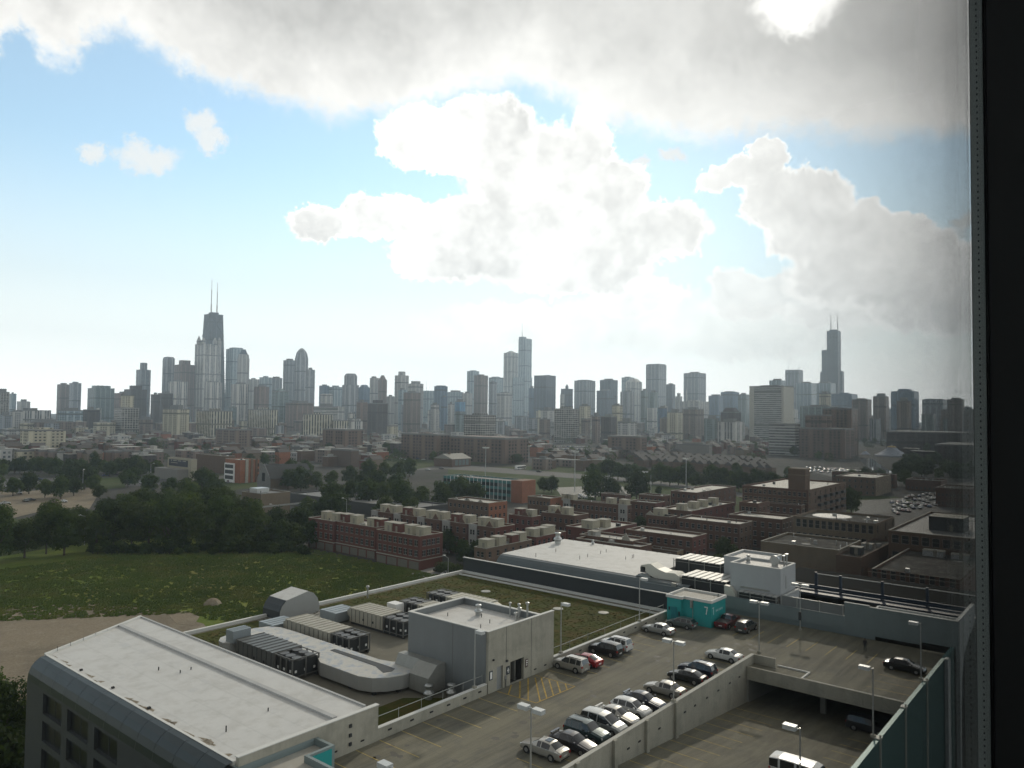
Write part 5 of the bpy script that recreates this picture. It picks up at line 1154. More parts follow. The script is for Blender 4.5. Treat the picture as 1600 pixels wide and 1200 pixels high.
flat('low grey-roofed annex right behind the back edge of the white hall', (1000, 855), 900, 1014, 8.6, BR_DRK, 4, 2, 2, du=7, roofm=GREYW)
# --- the larger buildings to the right
t = flat('big red-brown brick apartment building with arched band and square tower', (1263, 766), 1160, 1322, 17, BR_DRK, 13, 8, 5, 1.2, 1.3, 1.8, side_wall=BR_BRN, trim=BR_TAN, rim=BR_BRN, cat='apartment building')
u_, v_ = G(1263, 766, 17)
q = MB().box(u_+2, u_+8, v_+2, v_+9, 16.5, 25); q.box(u_+1.8, u_+8.2, v_+1.8, v_+9.2, 22.6, 23.1, 1); q.box(u_+1.8, u_+8.2, v_+1.8, v_+9.2, 25.003, 25.6, 1); q.build('tower', [BR_BRN, BR_TAN], t)
for k in range(3):
    yy = v_+12+k*8
    q = MB(); n = 9
    for i in range(n): a0, a1 = math.pi*i/n, math.pi*(i+1)/n; q.box(u_-.25, u_-.003, yy+2.6*math.cos(a1), yy+2.6*math.cos(a0), 13.6+1.8*math.sin((a0+a1)/2), 13.6+1.8*math.sin((a0+a1)/2)+.35)
    q.build('arch_moulding', BR_TAN, t)
MB().box(u_-.15, u_-.003, v_, v_+30, 11.6, 12).build('string_course', BR_TAN, t)
flat('dark red wing standing in front of the big apartment building, left part', (1185, 787), 1155, 1203, 14, BR_DRK, 4, 3, 4, trim=BR_TAN, rim=BR_BRN)
for k in range(5): 
    for z in range(4): MB().box(u_+12+k*8, u_+16+k*8, v_-1.3, v_-.003, 3+z*3.2, 4.1+z*3.2).build('balcony', DARKM, t)
flat('low brick row with dark skylights near the big apartment building, front one', (1222, 812), 1139, 1243, 11, BR_DRK, 7, 4, 3, trim=LIME, rim=LIME, side_wall=BR_BRN)
flat('low brick row with dark skylights near the big apartment building, rear one', (1252, 790), 1180, 1258, 11, BR_DRK, 7, 2, 3, trim=LIME, rim=LIME, side_wall=BR_BRN)
t_ware = flat('long tan brick loft warehouse with tall dark windows and white roof patch', (1369, 819), 1239.6, 1397.8, 14, BR_TAN, 12, 3, 3, 2., 1.5, 2.6, roofm=TARR, rim=BR_BRN, cat='warehouse', name='warehouse')
x_, y_ = G(1300, 806, 13.5); wr_ = MB()
wr_.lathe((x_, y_, 13.42), [(6.5, 0), (6.3, .1)], 11)
wr_.build('roof_patch', MEMB, t_ware)
flat('dark brown warehouse with grey roof and square penthouse at the right edge', (1560, 846), 1388, 1600, 15, BR_BRN, 10, 3, 3, 2.2, 1.9, 2.4, roofm=mat('grey_roofing', (.16, .16, .155), .7), huts=[(.25, .38, 9, 9, 4, DARKM)], cat='warehouse', name='warehouse')
flat('low tan brick workshop with pale roof edge in front of the loft warehouse', (1309.8, 860), 1188.8, 1345, 10.5, BR_TAN, 0, 0, 2, wins=False, rim=LIME, roofm=TARR, cat='workshop', name='workshop')
flat('brown brick workshop with dark roof clutter beside the tan one', (1345, 872), 1306, 1400, 9.5, BR_BRN, 0, 3, 2, rim=BR_BRN, roofm=TARR, huts=[(.2, .3, 3, 3, 2, DARKM), (.5, .3, 2, 3, 1.5, GALV)], cat='workshop', name='workshop')
flat('low dark red brick building with white parapet line at the right, behind the terrace railing', (1500, 912), 1356, 1600, 10.5, BR_DRK, 9, 3, 2, 4.5, 1.2, 2.0, roofm=TARR, rim=LIME, huts=[(.3, .5, 3, 5, 1.5, GALV), (.5, .3, 4, 5, 2, DARKM), (.3, .2, 3, 4, 1.2, GALV)], cat='workshop', name='workshop')
flat('dark industrial shed by the river road left of the tan corner', (1398, 742), 1300, 1400, 9, BR_DRK, 8, 0, 2, du=6, cat='shed', name='shed')
flat('brown flats with tan end wall beyond the vacant lot', (1368, 747), 1306, 1392, 11, BR_BRN, 7, 0, 3, side_wall=BR_TAN, cat='apartment building')

# --- schools, hall and shops in the middle distance on the left
t = flat('tan brick school wing with grey bands rising behind the tree belt', (408, 772), 378, 453.5, 11.5, BR_TAN, 5, 0, 2, 2., 1.6, 2.2, rim=GREYW, cat='school', name='school_building', roofm=mat('grey_roofing', (.22, .22, .21)))
u_, v_ = G(408, 772, 11.5)
MB().box(u_-.06, u_+28, v_-.1, v_-.003, 5.6, 6.3).build('grey_band', GREYW, t); MB().box(u_+3, u_+9, v_+8, v_+14, 11, 13).build('roof_unit', GALV, t)
t = flat('long low dark-windowed school annex with grey roof right of the school wing', (640, 795), 453, 665, 5.5, mat('annex_dark', (.05, .05, .048), .7), 0, 0, 1, wins=False, du=24, rim=mat('grey_roofing', (.22, .22, .21)), cat='school', name='school_building', roofm=mat('grey_roofing', (.22, .22, .21)))
TEALG = facade('teal_glazing', (.36, .38, .36), (.018, .03, .032), 3.0, 3.4, .9, .55, spandrel=(.05, .17, .165))
t = flat('long three-storey school with teal panels and white mullions, orange brick end', (805, 752.5), 693, 847, 11, TEALG, 0, 0, 3, wins=False, du=14, side_wall=BR_ORG, cat='school', name='school_building', roofm=mat('grey_roofing', (.22, .22, .21)))
u_, v_ = G(805, 752.5, 11)
b = MB()
dvs = (lambda d: u_*d.y/d.x-v_)(ray(693, 752.5))
for i in range(int((dvs-8)/3)): b.box(u_-.15, u_-.003, v_+6+i*3.0*1.0-.12, v_+6+i*3.0+.12, 0, 11)
b.build('mullion', WHT, t)
MB().box(u_-1.5, u_+10, v_-6, v_+1.5, 0, 11.8).build('brick_end', BR_ORG, t)
t = flat('orange and tan corner building with white louvred stair bay', (376, 719), 352, 405, 15, BR_ORG, 0, 0, 4, wins=False, cat='office building', name='office_building')
u_, v_ = G(376, 719, 15); d = ray(352, 719); dv_ = u_*d.y/d.x-v_
MB().box(u_-.5, u_-.003, v_+dv_*.35, v_+dv_, 0, 12.5).build('white_bay', WHT, t)
for k in range(3): MB().box(u_-.6, u_-.503, v_+dv_*.42, v_+dv_*.95, 2+k*3.6, 4.4+k*3.6).build('louvre', DARKM, t)
d = ray(405, 719); du_ = v_*d.x/d.y-u_
for a, c, m_ in ((.25, .40, LIME), (.55, .66, BR_TAN), (.80, .9, BR_BRN)): MB().box(u_+du_*a, u_+du_*c, v_-.6, v_-.003, 0, 15.6).build('pilaster', m_, t)
for k in range(3): MB().box(u_+du_*.93, u_+du_*.98, v_-.06, v_-.003, 3+k*3.6, 5.2+k*3.6).build('window', WIN, t)
t = flat('cream building with a dark billboard on its blank wall, grey lean-to in front', (299, 718), 262, 308, 14, CREAM, 0, 0, 4, wins=False, cat='commercial building', name='commercial_building')
u_, v_ = G(299, 718, 14); d = ray(262, 718); dv_ = u_*d.y/d.x-v_
MB().box(u_-7, u_-.003, v_+4, v_+dv_+4, 0, 7.2).build('lean_to', mat('grey_render', (.22, .21, .19), .85, var=.08), t)
bb_ = MB().box(u_-.3, u_-.003, v_+dv_*.14, v_+dv_*.92, 8.6, 13).build('billboard', mat('billboard_dark', (.02, .022, .035), .6), t)
q = MB()
for k in range(13): q.box(u_-.36, u_-.302, v_+dv_*(.2+.05*k), v_+dv_*(.232+.05*k), 12.0, 12.6) if k % 4 != 3 else None
for k in range(6): q.box(u_-.36, u_-.302, v_+dv_*(.55+.05*k), v_+dv_*(.585+.05*k), 10.6, 11.0)
q.build('lettering', mat('sign_cream', (.4, .38, .32), .7), bb_)
flat('long blank grey-brown brick wall building between the billboard and the orange corner', (352, 713), 306, 362, 13, BR_BRN, 0, 0, 3, wins=False, cat='warehouse', name='warehouse', du=8)
# stone church with steep dark roof
ch = thing('church', 'small stone church with steep dark roof and pale gable beyond the school', 'church', (0, 0, 0)); ORG[ch.name] = (0, 0, 0)
u_, v_ = G(422, 766, 0); b = MB(); b.box(u_, u_+30, v_, v_+13, 0, 7); b.build('nave_wall', BR_TAN, ch)
SLATE = mat('slate_roof', (.035, .037, .038), .8, var=.2)
b = MB(); 
for s in (-1, 1):
    b.face([(u_-.3, v_+6.5, 14.5), (u_+30, v_+6.5, 14.5), (u_+30, v_+6.5+s*7.2, 6.6), (u_-.3, v_+6.5+s*7.2, 6.6)][::s])
b.build('roof', SLATE, ch)
MB().extr([(v_-.2, 6.9), (v_+13.2, 6.9), (v_+6.5, 15.4)], 'x', u_-.5, u_+.1).box(u_-.5, u_+.1, v_-.2, v_+13.2, 0, 6.897).build('gable_front', mat('church_stone', (.19, .19, .18), .9, var=.15), ch)
MB().box(u_-.6, u_-.503, v_+5, v_+8, 5, 10).build('window', WIN, ch)
# gable-roofed field house
fh_ = thing('field_house', 'low brick hall with pale pitched roof and tall windows beside the sports field', 'hall', (0, 0, 0)); ORG[fh_.name] = (0, 0, 0)
u_, v_ = G(706, 730, 0); b = MB(); b.box(u_, u_+24, v_, v_+22, 0, 7); b.build('wall', BR_BRN, fh_)
b = MB()
for s in (-1, 1): b.face([(u_-.5, v_+11, 11), (u_+24.5, v_+11, 11), (u_+24.5, v_+11+s*12, 6.8), (u_-.5, v_+11+s*12, 6.8)][::s])
b.face([(u_-.4, v_, 6.9), (u_-.4, v_+22, 6.9), (u_-.4, v_+11, 10.9)]); b.face([(u_+24, v_, 6.9), (u_+24, v_+22, 6.9), (u_+24, v_+11, 10.9)][::-1]); b.build('roof', mat('pale_roof', (.27, .26, .23), .8, var=.1), fh_)
for k in range(4): MB().box(u_+4+k*4.5, u_+7.5+k*4.5, v_-.08, v_-.003, 1.2, 6.2).build('window', mat('pale_glazing', (.16, .19, .19), .2), fh_)
MB().box(u_+6, u_+8, v_+9.5, v_+11.5, 10.3, 12.4).build('chimney', BR_BRN, fh_)

# ================================================================ LIGHT MASTS, POLES, STREET LAMPS
def mast(x, yb, yt, label, r=.28, rack=True):
    u, v = G(x, yb, 0); d = ray(x, yb); k = -CZ/d.z; zt_ = CZ+ray(x, yt).z*k
    t = thing('floodlight_mast', label, 'light mast', (u, v, 0)); MB().tube((u, v, 0), (u, v, zt_), r, 8, r*.6).build('pole', GALV, t)
    if rack:
        MB().box(u-1.6, u+1.6, v-1.6, v+1.6, zt_-.3, zt_).build('rack', GALV, t)
        for a, c in ((-1.5, -1.5), (1.5, -1.5), (-1.5, 1.5), (1.5, 1.5), (0, -1.6), (0, 1.6)): MB().lathe((u+a, v+c, zt_-.1), [(.35, 0), (.5, .5), (.2, .8)], 8).build('floodlight', GALV, t)
    return t
mast(758.5, 748, 700, 'tall floodlight mast behind the teal-panelled school'); mast(898, 768, 706, 'tall floodlight mast left of the clump of round trees')
mast(1072, 768, 717, 'tall floodlight mast in front of the long dark treeline'); mast(946, 777, 745, 'shorter floodlight pole left of the two round trees', .2)
mast(1006, 777, 738, 'shorter floodlight pole between the round trees and the treeline', .2); mast(1017, 770, 742, 'short pole with box head in front of the treeline', .18, False)
mast(914, 760, 732, 'short pole near the ball court', .16, False)
def street_lamp(x, yb, h, label, a=0.):
    u, v = G(x, yb, 0); t = thing('street_lamp', label, 'street lamp', (u, v, 0))
    MB().tube((u, v, 0), (u, v, h), .13, 6, .08).build('pole', GALV, t); c, s = math.cos(a)*1.8, math.sin(a)*1.8
    MB().tube((u, v, h), (u+c, v+s, h+.5), .06, 5).build('arm', GALV, t); MB().box(u+c-.4, u+c+.4, v+s-.25, v+s+.25, h+.4, h+.65).build('lamp_head', CAPS, t)
for i, a in enumerate(((132, 852, 10, 'white-headed street lamp in front of the left part of the tree belt', 2.5), (129, 768, 12, 'thin street lamp by the far parking lot', 1.), (235, 758, 13, 'pole with signal box near the billboard building', 0),
    (1111, 852, 8, 'street lamp with curved arm on the street beside the red-brown block', .3), (700, 905, 6, 'short street lamp at the corner of the red-brick row', 1.5), (428, 835, 11, 'street lamp among the trees right of the belt', 2.), (541, 822, 11, 'street lamp behind the roof huts of the red-brick row', 2.), (1043, 880, 9, 'street lamp just behind the white hall roof', 1.))): street_lamp(*a)

# ================================================================ TREES
def leafm(name, c, c2):
    m, N, b = principled(name, c, .75, 0, .2); co = N.n.new('ShaderNodeTexCoord').outputs['Object']; oi = N.n.new('ShaderNodeObjectInfo').outputs['Random']
    col_ = N.mix(N.mr(N.noise(co, .45, 4, .6), .38, .66), c, c2); k = N.m('ADD', .72, N.m('MULTIPLY', oi, .56))
    col_ = N.mix(1., col_, N.comb(k, k, N.m('MULTIPLY', k, .95)), 'MULTIPLY'); N.l.new(col_, b.inputs['Base Color'])
    tr = N.n.new('ShaderNodeBsdfTranslucent'); N.l.new(col_, tr.inputs[0]); mx = N.n.new('ShaderNodeMixShader'); mx.inputs[0].default_value = .38
    out = N.n['Material Output']; N.l.new(b.outputs[0], mx.inputs[1]); N.l.new(tr.outputs[0], mx.inputs[2]); N.l.new(mx.outputs[0], out.inputs[0]); return m
LEAF = [leafm('leaves_deep', (.022, .042, .008), (.050, .078, .012)), leafm('leaves_mid', (.034, .060, .010), (.078, .105, .018)), leafm('leaves_light', (.040, .062, .012), (.068, .088, .019))]
BARK = mat('bark', (.07, .055, .04), .95, var=.25)
CH2 = {}
def tree_proto(seed, R_, H_, n, leaf, lm, conic=False):
    r = random.Random(seed); b = MB(); lobes = []
    for i in range(16):
        a = r.uniform(0, 6.28); q = r.random()**.5; zz = r.uniform(.22, .88)
        rad = R_*(.62*q)*(1.15-abs(zz-.5)*1.1)
        lobes.append((rad*math.cos(a), rad*math.sin(a), H_*zz, R_*r.uniform(.28, .50)))
    lobes.append((0, 0, H_*.62, R_*.55)); lobes.append((r.uniform(-.1, .1)*R_, 0, H_*.86, R_*.34))
    tot = sum(l[3]**2 for l in lobes)
    for lx, ly, lz, lr in lobes:
        for k in range(int(n*lr*lr/tot)):
            th = r.uniform(0, 6.28); cz = r.uniform(-.75, 1); sz = math.sqrt(1-cz*cz); rr_ = lr*(.72+.36*r.random())*(1+.12*math.sin(th*3+lx)+.10*math.sin(cz*7+ly))
            p = Vector((lx+rr_*sz*math.cos(th), ly+rr_*sz*math.sin(th), lz+rr_*cz*.85))
            nrm = Vector((sz*math.cos(th)+r.uniform(-.7, .7), sz*math.sin(th)+r.uniform(-.7, .7), cz+r.uniform(-.5, .9))).normalized()
            a_ = nrm.cross(Vector((r.uniform(-1, 1), r.uniform(-1, 1), r.uniform(-1, 1)))).normalized(); c_ = nrm.cross(a_); s_ = leaf*r.uniform(.6, 1.3)
            b.face([p-a_*s_*.5, p+c_*s_*.42, p+a_*s_*.5, p-c_*s_*.42])
    t = thing('tree', 'tree', 'tree', (0, 0, -400))
    ORG[t.name] = (0, 0, 0)
    b.build('crown', lm, t)
    tk = MB(); tk.tube((0, 0, -.3), (0, 0, H_*.45), R_*.055, 7, R_*.035, cap=False)
    for k in range(5):
        a = r.uniform(0, 6.28); tk.tube((0, 0, H_*r.uniform(.2, .42)), (R_*.5*math.cos(a), R_*.5*math.sin(a), H_*r.uniform(.5, .75)), R_*.028, 5, R_*.01, cap=False)
    tk.build('trunk', BARK, t); return t
PR_ = [tree_proto(11, 7., 17., 6500, .62, LEAF[0]), tree_proto(12, 7.6, 16., 6500, .62, LEAF[1]), tree_proto(13, 6.4, 18., 6500, .62, LEAF[1]),
       tree_proto(14, 5.2, 10., 2400, .75, LEAF[0]), tree_proto(15, 4.6, 9., 2400, .7, LEAF[1]), tree_proto(16, 5.6, 11., 2400, .8, LEAF[0]), tree_proto(17, 5., 9.5, 2400, .75, LEAF[2]), tree_proto(18, 3.2, 4.2, 900, .5, LEAF[2])]
TR = random.Random(21)
def plant(i, x, y, s, label, group=None, zs=1., uv=None, cat='tree', z=0):
    u, v = uv if uv else G(x, y, 0)
    o = dup(PR_[i], (u, v, z), TR.uniform(0, 6.28), label, (s*TR.uniform(.92, 1.08), s*TR.uniform(.92, 1.08), s*zs)); 
    if group: o['group'] = group
    if cat != 'tree': o['category'] = cat; o.name = cat
    return o
# the tall belt behind the field
BG = 'trees of the belt behind the field'; BL = 'tall dark tree in the dense belt behind the grass field'
for x, y, s, i in ((150, 862, .9, 1), (178, 858, 1.0, 0), (205, 862, 1.0, 2), (232, 858, 1.1, 1), (262, 862, 1.08, 0), (290, 858, 1.12, 2), (318, 862, 1.05, 1), (345, 858, 1.12, 0), (372, 862, 1.0, 1), (398, 860, 1.0, 2),
    (165, 842, .9, 0), (200, 840, .95, 2), (240, 838, 1., 0), (280, 838, 1.1, 1), (315, 836, 1.1, 0), (350, 838, 1.1, 2), (385, 838, .98, 1), (215, 822, .9, 2), (260, 820, 1., 1), (300, 818, 1., 2), (340, 820, 1., 0)): plant(i, x, y, s*.96, BL, BG)
for k in range(34): plant(3+k % 3, 142+k*10.2+TR.uniform(-3, 3), 866+TR.uniform(-4, 3), .52*TR.uniform(.7, 1.2), 'bushy undergrowth shrub at the foot of the tree belt', 'undergrowth of the tree belt', cat='shrub', zs=.75)
for x, y, s, i, l in ((-5, 880, 1.05, 0, 'big round tree at the left edge of the view, nearest the field'), (38, 872, .8, 1, 'second tree from the left edge beside the field'), (-22, 850, .8, 2, 'tree behind the big round tree at the left edge'),
    (72, 866, .88, 2, 'dark tree left of the white-headed street lamp, front one'), (100, 868, .9, 0, 'dark bushy tree directly left of the white-headed street lamp'), (85, 845, .95, 1, 'broad tree standing behind the two left of the street lamp'),
    (120, 850, .85, 1, 'tree just behind the white-headed street lamp')): plant(i, x, y, s, l)
for x, y, s, i in ((418, 862, .62, 3), (440, 860, .7, 5), (462, 858, .72, 4), (484, 856, .7, 3), (430, 845, .8, 5), (470, 842, .8, 5)): plant(i, x, y, s*1.35, 'lower rounded tree between the belt and the red-brick row', 'lower trees right of the belt')
# dark tree at the bottom left corner and shrubs by the dark wall
plant(0, 0, 1215, .62, 'dark tree at the bottom left corner beside the curved-eave hall', z=2)
for x, y, s, i in ((28, 1190, .5, 3), (8, 1165, .5, 5), (35, 1225, .6, 4), (12, 1235, .6, 3), (-10, 1260, .8, 5)): plant(i, x, y, s, 'dark bush crowding the foot of the curved-eave hall at the bottom left', 'bushes by the curved-eave hall', cat='shrub')
plant(1, -30, 1160, .7, 'tree cut by the left edge beside the curved-eave hall', z=0)
for x, y in ((726, 888), (742, 890), (765, 893), (790, 893), (815, 893), (700, 870), (713, 850)): plant(3, x, y-4, .8, 'leafy green tree in the narrow strip between the brick rows and the dark wall', 'trees behind the dark wall')
for x, y, s, i in ((1090, 905, .7, 3), (1125, 905, .8, 4), (1150, 900, .7, 5), (1135, 880, .8, 3), (925, 800, .7, 3), (1000, 830, .7, 4), (1030, 832, .7, 5), (870, 822, .8, 5), (862, 838, .8, 4), (848, 850, .7, 3), (912, 840, .6, 4)): plant(i, x, y, s, 'street tree in the gaps of the brick quarter', 'street trees of the brick quarter')
# school grove and the rest of the middle distance
for x, y, s, i in ((520, 798, 1.25, 5), (545, 792, 1.3, 3), (572, 796, 1.3, 5), (600, 792, 1.4, 4), (628, 800, 1.4, 5), (560, 778, 1.3, 3), (590, 775, 1.3, 5), (618, 780, 1.4, 3), (480, 812, 1.1, 4), (505, 815, 1.1, 3), (530, 812, 1.1, 5), (660, 798, 1.3, 4),
    (600, 812, 1.1, 6), (640, 815, 1.1, 6), (690, 795, 1.35, 3), (715, 792, 1.3, 5), (740, 793, 1.25, 3), (722, 780, 1.1, 5), (450, 765, 1.2, 3), (470, 768, 1.3, 5), (495, 765, 1.2, 4), (455, 748, 1.2, 5), (478, 745, 1.2, 3), (520, 760, 1.1, 4), (545, 757, 1.2, 3), (575, 752, 1.3, 5), (600, 748, 1.3, 4), (623, 752, 1.3, 3), (640, 745, 1.2, 5)):
    plant(i, x, y, s, 'dark rounded tree of the grove round the schools', 'trees of the school grove')
for x, y, s, i, l in ((804, 778, .9, 5, 'round tree in front of the right end of the teal school'), (822, 778, .7, 4, 'small round tree by the brick end of the teal school'), (850, 770, .9, 3, 'round tree right of the teal school, left of the pair'), (862, 770, .9, 5, 'round tree right of the teal school, right of the pair'),
    (930, 782, 1.5, 5, 'broad round tree at the left side of the ball court clump'), (955, 783, 1.3, 3, 'broad round tree behind the short floodlight pole'), (995, 783, 1.5, 5, 'broad round tree between the two short floodlight poles'), (1030, 774, .6, 4, 'small round shrub on the sports field')): plant(i, x, y, s, l)
for k in range(24): x = 925+k*13.5; plant(3+k % 3, x, 748+k*1.1+TR.uniform(-2, 2), 1.25*TR.uniform(.8, 1.15), 'tree in the long dark treeline along the far side of the sports field', 'treeline beyond the sports field')
for x, y, s, i in ((20, 775, 1., 3), (45, 772, 1.1, 5), (70, 778, 1.1, 4), (95, 780, 1.1, 5), (115, 775, 1., 3), (5, 745, 1., 4), (-15, 780, 1.2, 5), (105, 758, 1.2, 3), (132, 765, 1.3, 5), (148, 768, 1.1, 4), (200, 762, 1.1, 3), (210, 758, 1., 5), (155, 780, .8, 4), (315, 772, 1.3, 5), (335, 775, 1.2, 3), (290, 778, 1.2, 4), (235, 772, 1., 5), (265, 775, 1., 3)):
    plant(i, x, y, s, 'tree dotted about the lots left of the schools', 'trees about the left parking lots')
for k in range(26): plant(3+k % 4, -10+k*10+TR.uniform(-4, 4), 743+TR.uniform(-5, 3), 1.1*TR.uniform(.8, 1.15), 'tree in the street line before the brown three-flats on the left', 'street trees before the three-flats')
for x, y, s, i in ((1330, 802, 1.1, 5), (1312, 800, .9, 3), (1415, 760, 1.3, 4), (1440, 745, 1.3, 5), (1412, 742, 1.2, 3), (1232, 745, .9, 4), (1190, 770, 1.2, 5), (1180, 760, 1.2, 3), (1150, 745, 1.2, 4)): plant(i, x, y, s, 'tree near the river and the vacant lot on the right', 'trees near the river')
DISTANT = random.Random(5)
for k in range(26): plant(3+k % 4, TR.uniform(1395, 1520), TR.uniform(722, 752), 1.1*TR.uniform(.8, 1.2), 'dark tree in the patch between the tents and the busy lot on the right', 'trees below the tents')
for k in range(10): plant(3+k % 3, 1318+k*7, 757+TR.uniform(-2, 2), 1.0*TR.uniform(.8, 1.1), 'tree along the wall of the flats beyond the vacant lot', 'trees by the vacant lot')
flat('long low dark shed with grey roof below the tents', (1470, 752), 1415, 1500, 7, BR_DRK, 8, 0, 1, du=20, roofm=TARR, cat='shed', name='shed')
flat('dark two-storey block behind the busy lot at the window frame', (1515, 765), 1462, 1535, 10, BR_DRK, 8, 0, 2, du=25, roofm=TARR, cat='building', name='brick_building')
for k in range(70):
    x, y = DISTANT.uniform(-20, 1480), 0
    y = DISTANT.choice((DISTANT.uniform(700, 728), DISTANT.uniform(686, 712)))
    if 1310 < x < 1400 and y > 705: continue
    plant(3+k % 4, x, y, 1.05*DISTANT.uniform(.8, 1.2), 'small distant dark tree among the low roofs before the skyline', 'distant trees before the skyline')
for i in range(5): plant(7, 690+i*6, 897+i, .8, 'low shrub at the street corner by the red-brick row', 'corner shrubs', cat='shrub')
mb = MB()      # tree masses so far off that nobody could count them
for k in range(260):
    x, y = DISTANT.uniform(-20, 1500), DISTANT.choice((DISTANT.uniform(700, 726), DISTANT.uniform(672, 705)))
    if 1310 < x < 1400 and y > 705: continue
    u, v = G(x, y, 0); Rr_ = DISTANT.uniform(3.5, 6.5); hh = DISTANT.uniform(7, 11)
    for j in range(150):
        th, cz = DISTANT.uniform(0, 6.28), DISTANT.uniform(-.7, 1); sz = math.sqrt(1-cz*cz); rr_ = Rr_*DISTANT.uniform(.7, 1.08)
        p = Vector((u+rr_*sz*math.cos(th), v+rr_*sz*math.sin(th), hh*.58+hh*.42*cz)); a_ = Vector([DISTANT.uniform(-1, 1) for _ in range(3)]).normalized(); c_ = a_.orthogonal().normalized(); s_ = DISTANT.uniform(.8, 1.7)
        mb.face([p-a_*s_*.5, p+c_*s_*.45, p+a_*s_*.5, p-c_*s_*.45])
mo = mb.build('distant_foliage', LEAF[1], loc=(0, 0, 0)); tag(mo, 'far-off tree masses between the low roofs before the skyline', 'trees', kind='stuff')
for p in PR_:
    for c in list(p.children): bpy.data.objects.remove(c)
    bpy.data.objects.remove(p)

# ================================================================ CARS IN THE STREETS AND DISTANT LOTS
def small_car(pm, nm):
    k = KIND['sedan']; b = MB(); rs = [ring(s) for s in k['st']]
    for i in range(len(rs)-1):
        for j in range(16):
            g_ = k['st'][i][5]; gl = (g_ == 'g' and j in (4, 11)) or (g_ in ('w', 'r') and g_ and 5 <= j <= 10)
            b.face([rs[i][j], rs[i+1][j], rs[i+1][j+1], rs[i][j+1]], 1 if gl else 0)
    for wx in k['wb']: b.tube((wx, -.9, .32), (wx, .9, .32), .32, 10, mi=2)
    me = bpy.data.meshes.new(nm); me.from_pydata(b.v, [], b.f)
    for m in (pm, CGL, BLK): me.materials.append(m)
    me.polygons.foreach_set('material_index', b.mi); me.update(); return me
SC = [('white', small_car(P_['white'], 'far_car')), ('silver', small_car(P_['silver'], 'far_car')), ('black', small_car(P_['black'], 'far_car')), ('dark red', small_car(P_['dred'], 'far_car')), ('blue', small_car(P_['blue'], 'far_car')), ('grey', small_car(P_['grey'], 'far_car'))]
CRN = random.Random(9)
def far_car(x, y, where, ang=None, c=None, uv=None):
    n_, me = SC[c if c is not None else CRN.choice((0, 0, 1, 1, 2, 3, 4, 5))]
    o = bpy.data.objects.new('parked_car', me); scene.collection.objects.link(o); u, v = uv if uv else G(x, y, 0)
    o.location = (u, v, .13); o.rotation_euler = (0, 0, CRN.choice((0, math.pi/2)) if ang is None else ang)
    tag(o, '%s car %s' % (n_, where), 'car', 'cars '+where); return o
for x, y in ((40, 784), (48, 783), (8, 788), (85, 787), (100, 785), (72, 770), (30, 772), (60, 750), (92, 749), (104, 748), (36, 750), (165, 744), (180, 743), (242, 753), (222, 756)): far_car(x, y, 'in the lot and road at the far left')
for k in range(12): far_car(590+k*9, 716+(k % 3)*1.5, 'in the tree-shaded lot before the brick apartment blocks', 0)
for k in range(52): far_car(830+(k % 26)*3.6, 697.5+(k//26)*4+(k % 26)*.05, 'in the big lot right of the brick apartment blocks', .1)
for k in range(22): far_car(1128+k*3.6, 714+k*2.5, 'in the long queue on the diagonal road', 0)
for k in range(60): far_car(1262+(k % 20)*6.4+CRN.uniform(-2, 2), 731+(k//20)*3+(k % 20)*.5+CRN.uniform(-1, 1), 'in the crowded lot beside the river', 0)
for k in range(70): far_car(1396+(k % 18)*6.5+CRN.uniform(-3, 3), 786-(k % 18)*1.5+(k//18)*6+CRN.uniform(-2.5, 2.5), 'in the busy lot beside the wide road on the right', .4)
for x, y, w_ in ((700, 900, 0), (708, 893, 1), (688, 893, 2), (1120, 896, 0), (1140, 893, 1), (1160, 890, 0), (862, 846, 0), (905, 776, 0), (915, 779, 1), (903, 780, 2), (842, 738, 2), (690, 733, 2), (668, 735, 1)): far_car(x, y, 'parked on the streets between the brick houses', c=w_)
far_car(360, 753, 'standing among the cars before the orange corner building', c=3)
u, v = G(808, 734); t = thing('bus', 'white city bus on the road beyond the sports field', 'bus', (u, v, 0)); MB().box(u, u+12, v, v+2.6, .4, 3.1).build('body', WHT, t); MB().box(u+.3, u+11.7, v-.02, v-.003, 1.4, 2.4).build('window_band', CGL, t)
for xx in (2.2, 9.6): MB().tube((u+xx, v-.02, .5), (u+xx, v+2.62, .5), .5, 12).build('wheel', BLK, t)
u, v = G(1365, 873); t = thing('delivery_truck', 'pale box truck parked behind the tan workshop', 'truck', (u, v, 0)); 
MB().box(u, u+2.5, v, v+7, 1, 3.8).build('box_body', WHT, t); MB().box(u+.1, u+2.4, v+7.1, v+9, .6, 2.8).build('cab', CAPS, t); MB().tube((u-.02, v+1.5, .5), (u+2.52, v+1.5, .5), .5).tube((u-.02, v+7.8, .5), (u+2.52, v+7.8, .5), .5).build('wheel', BLK, t)
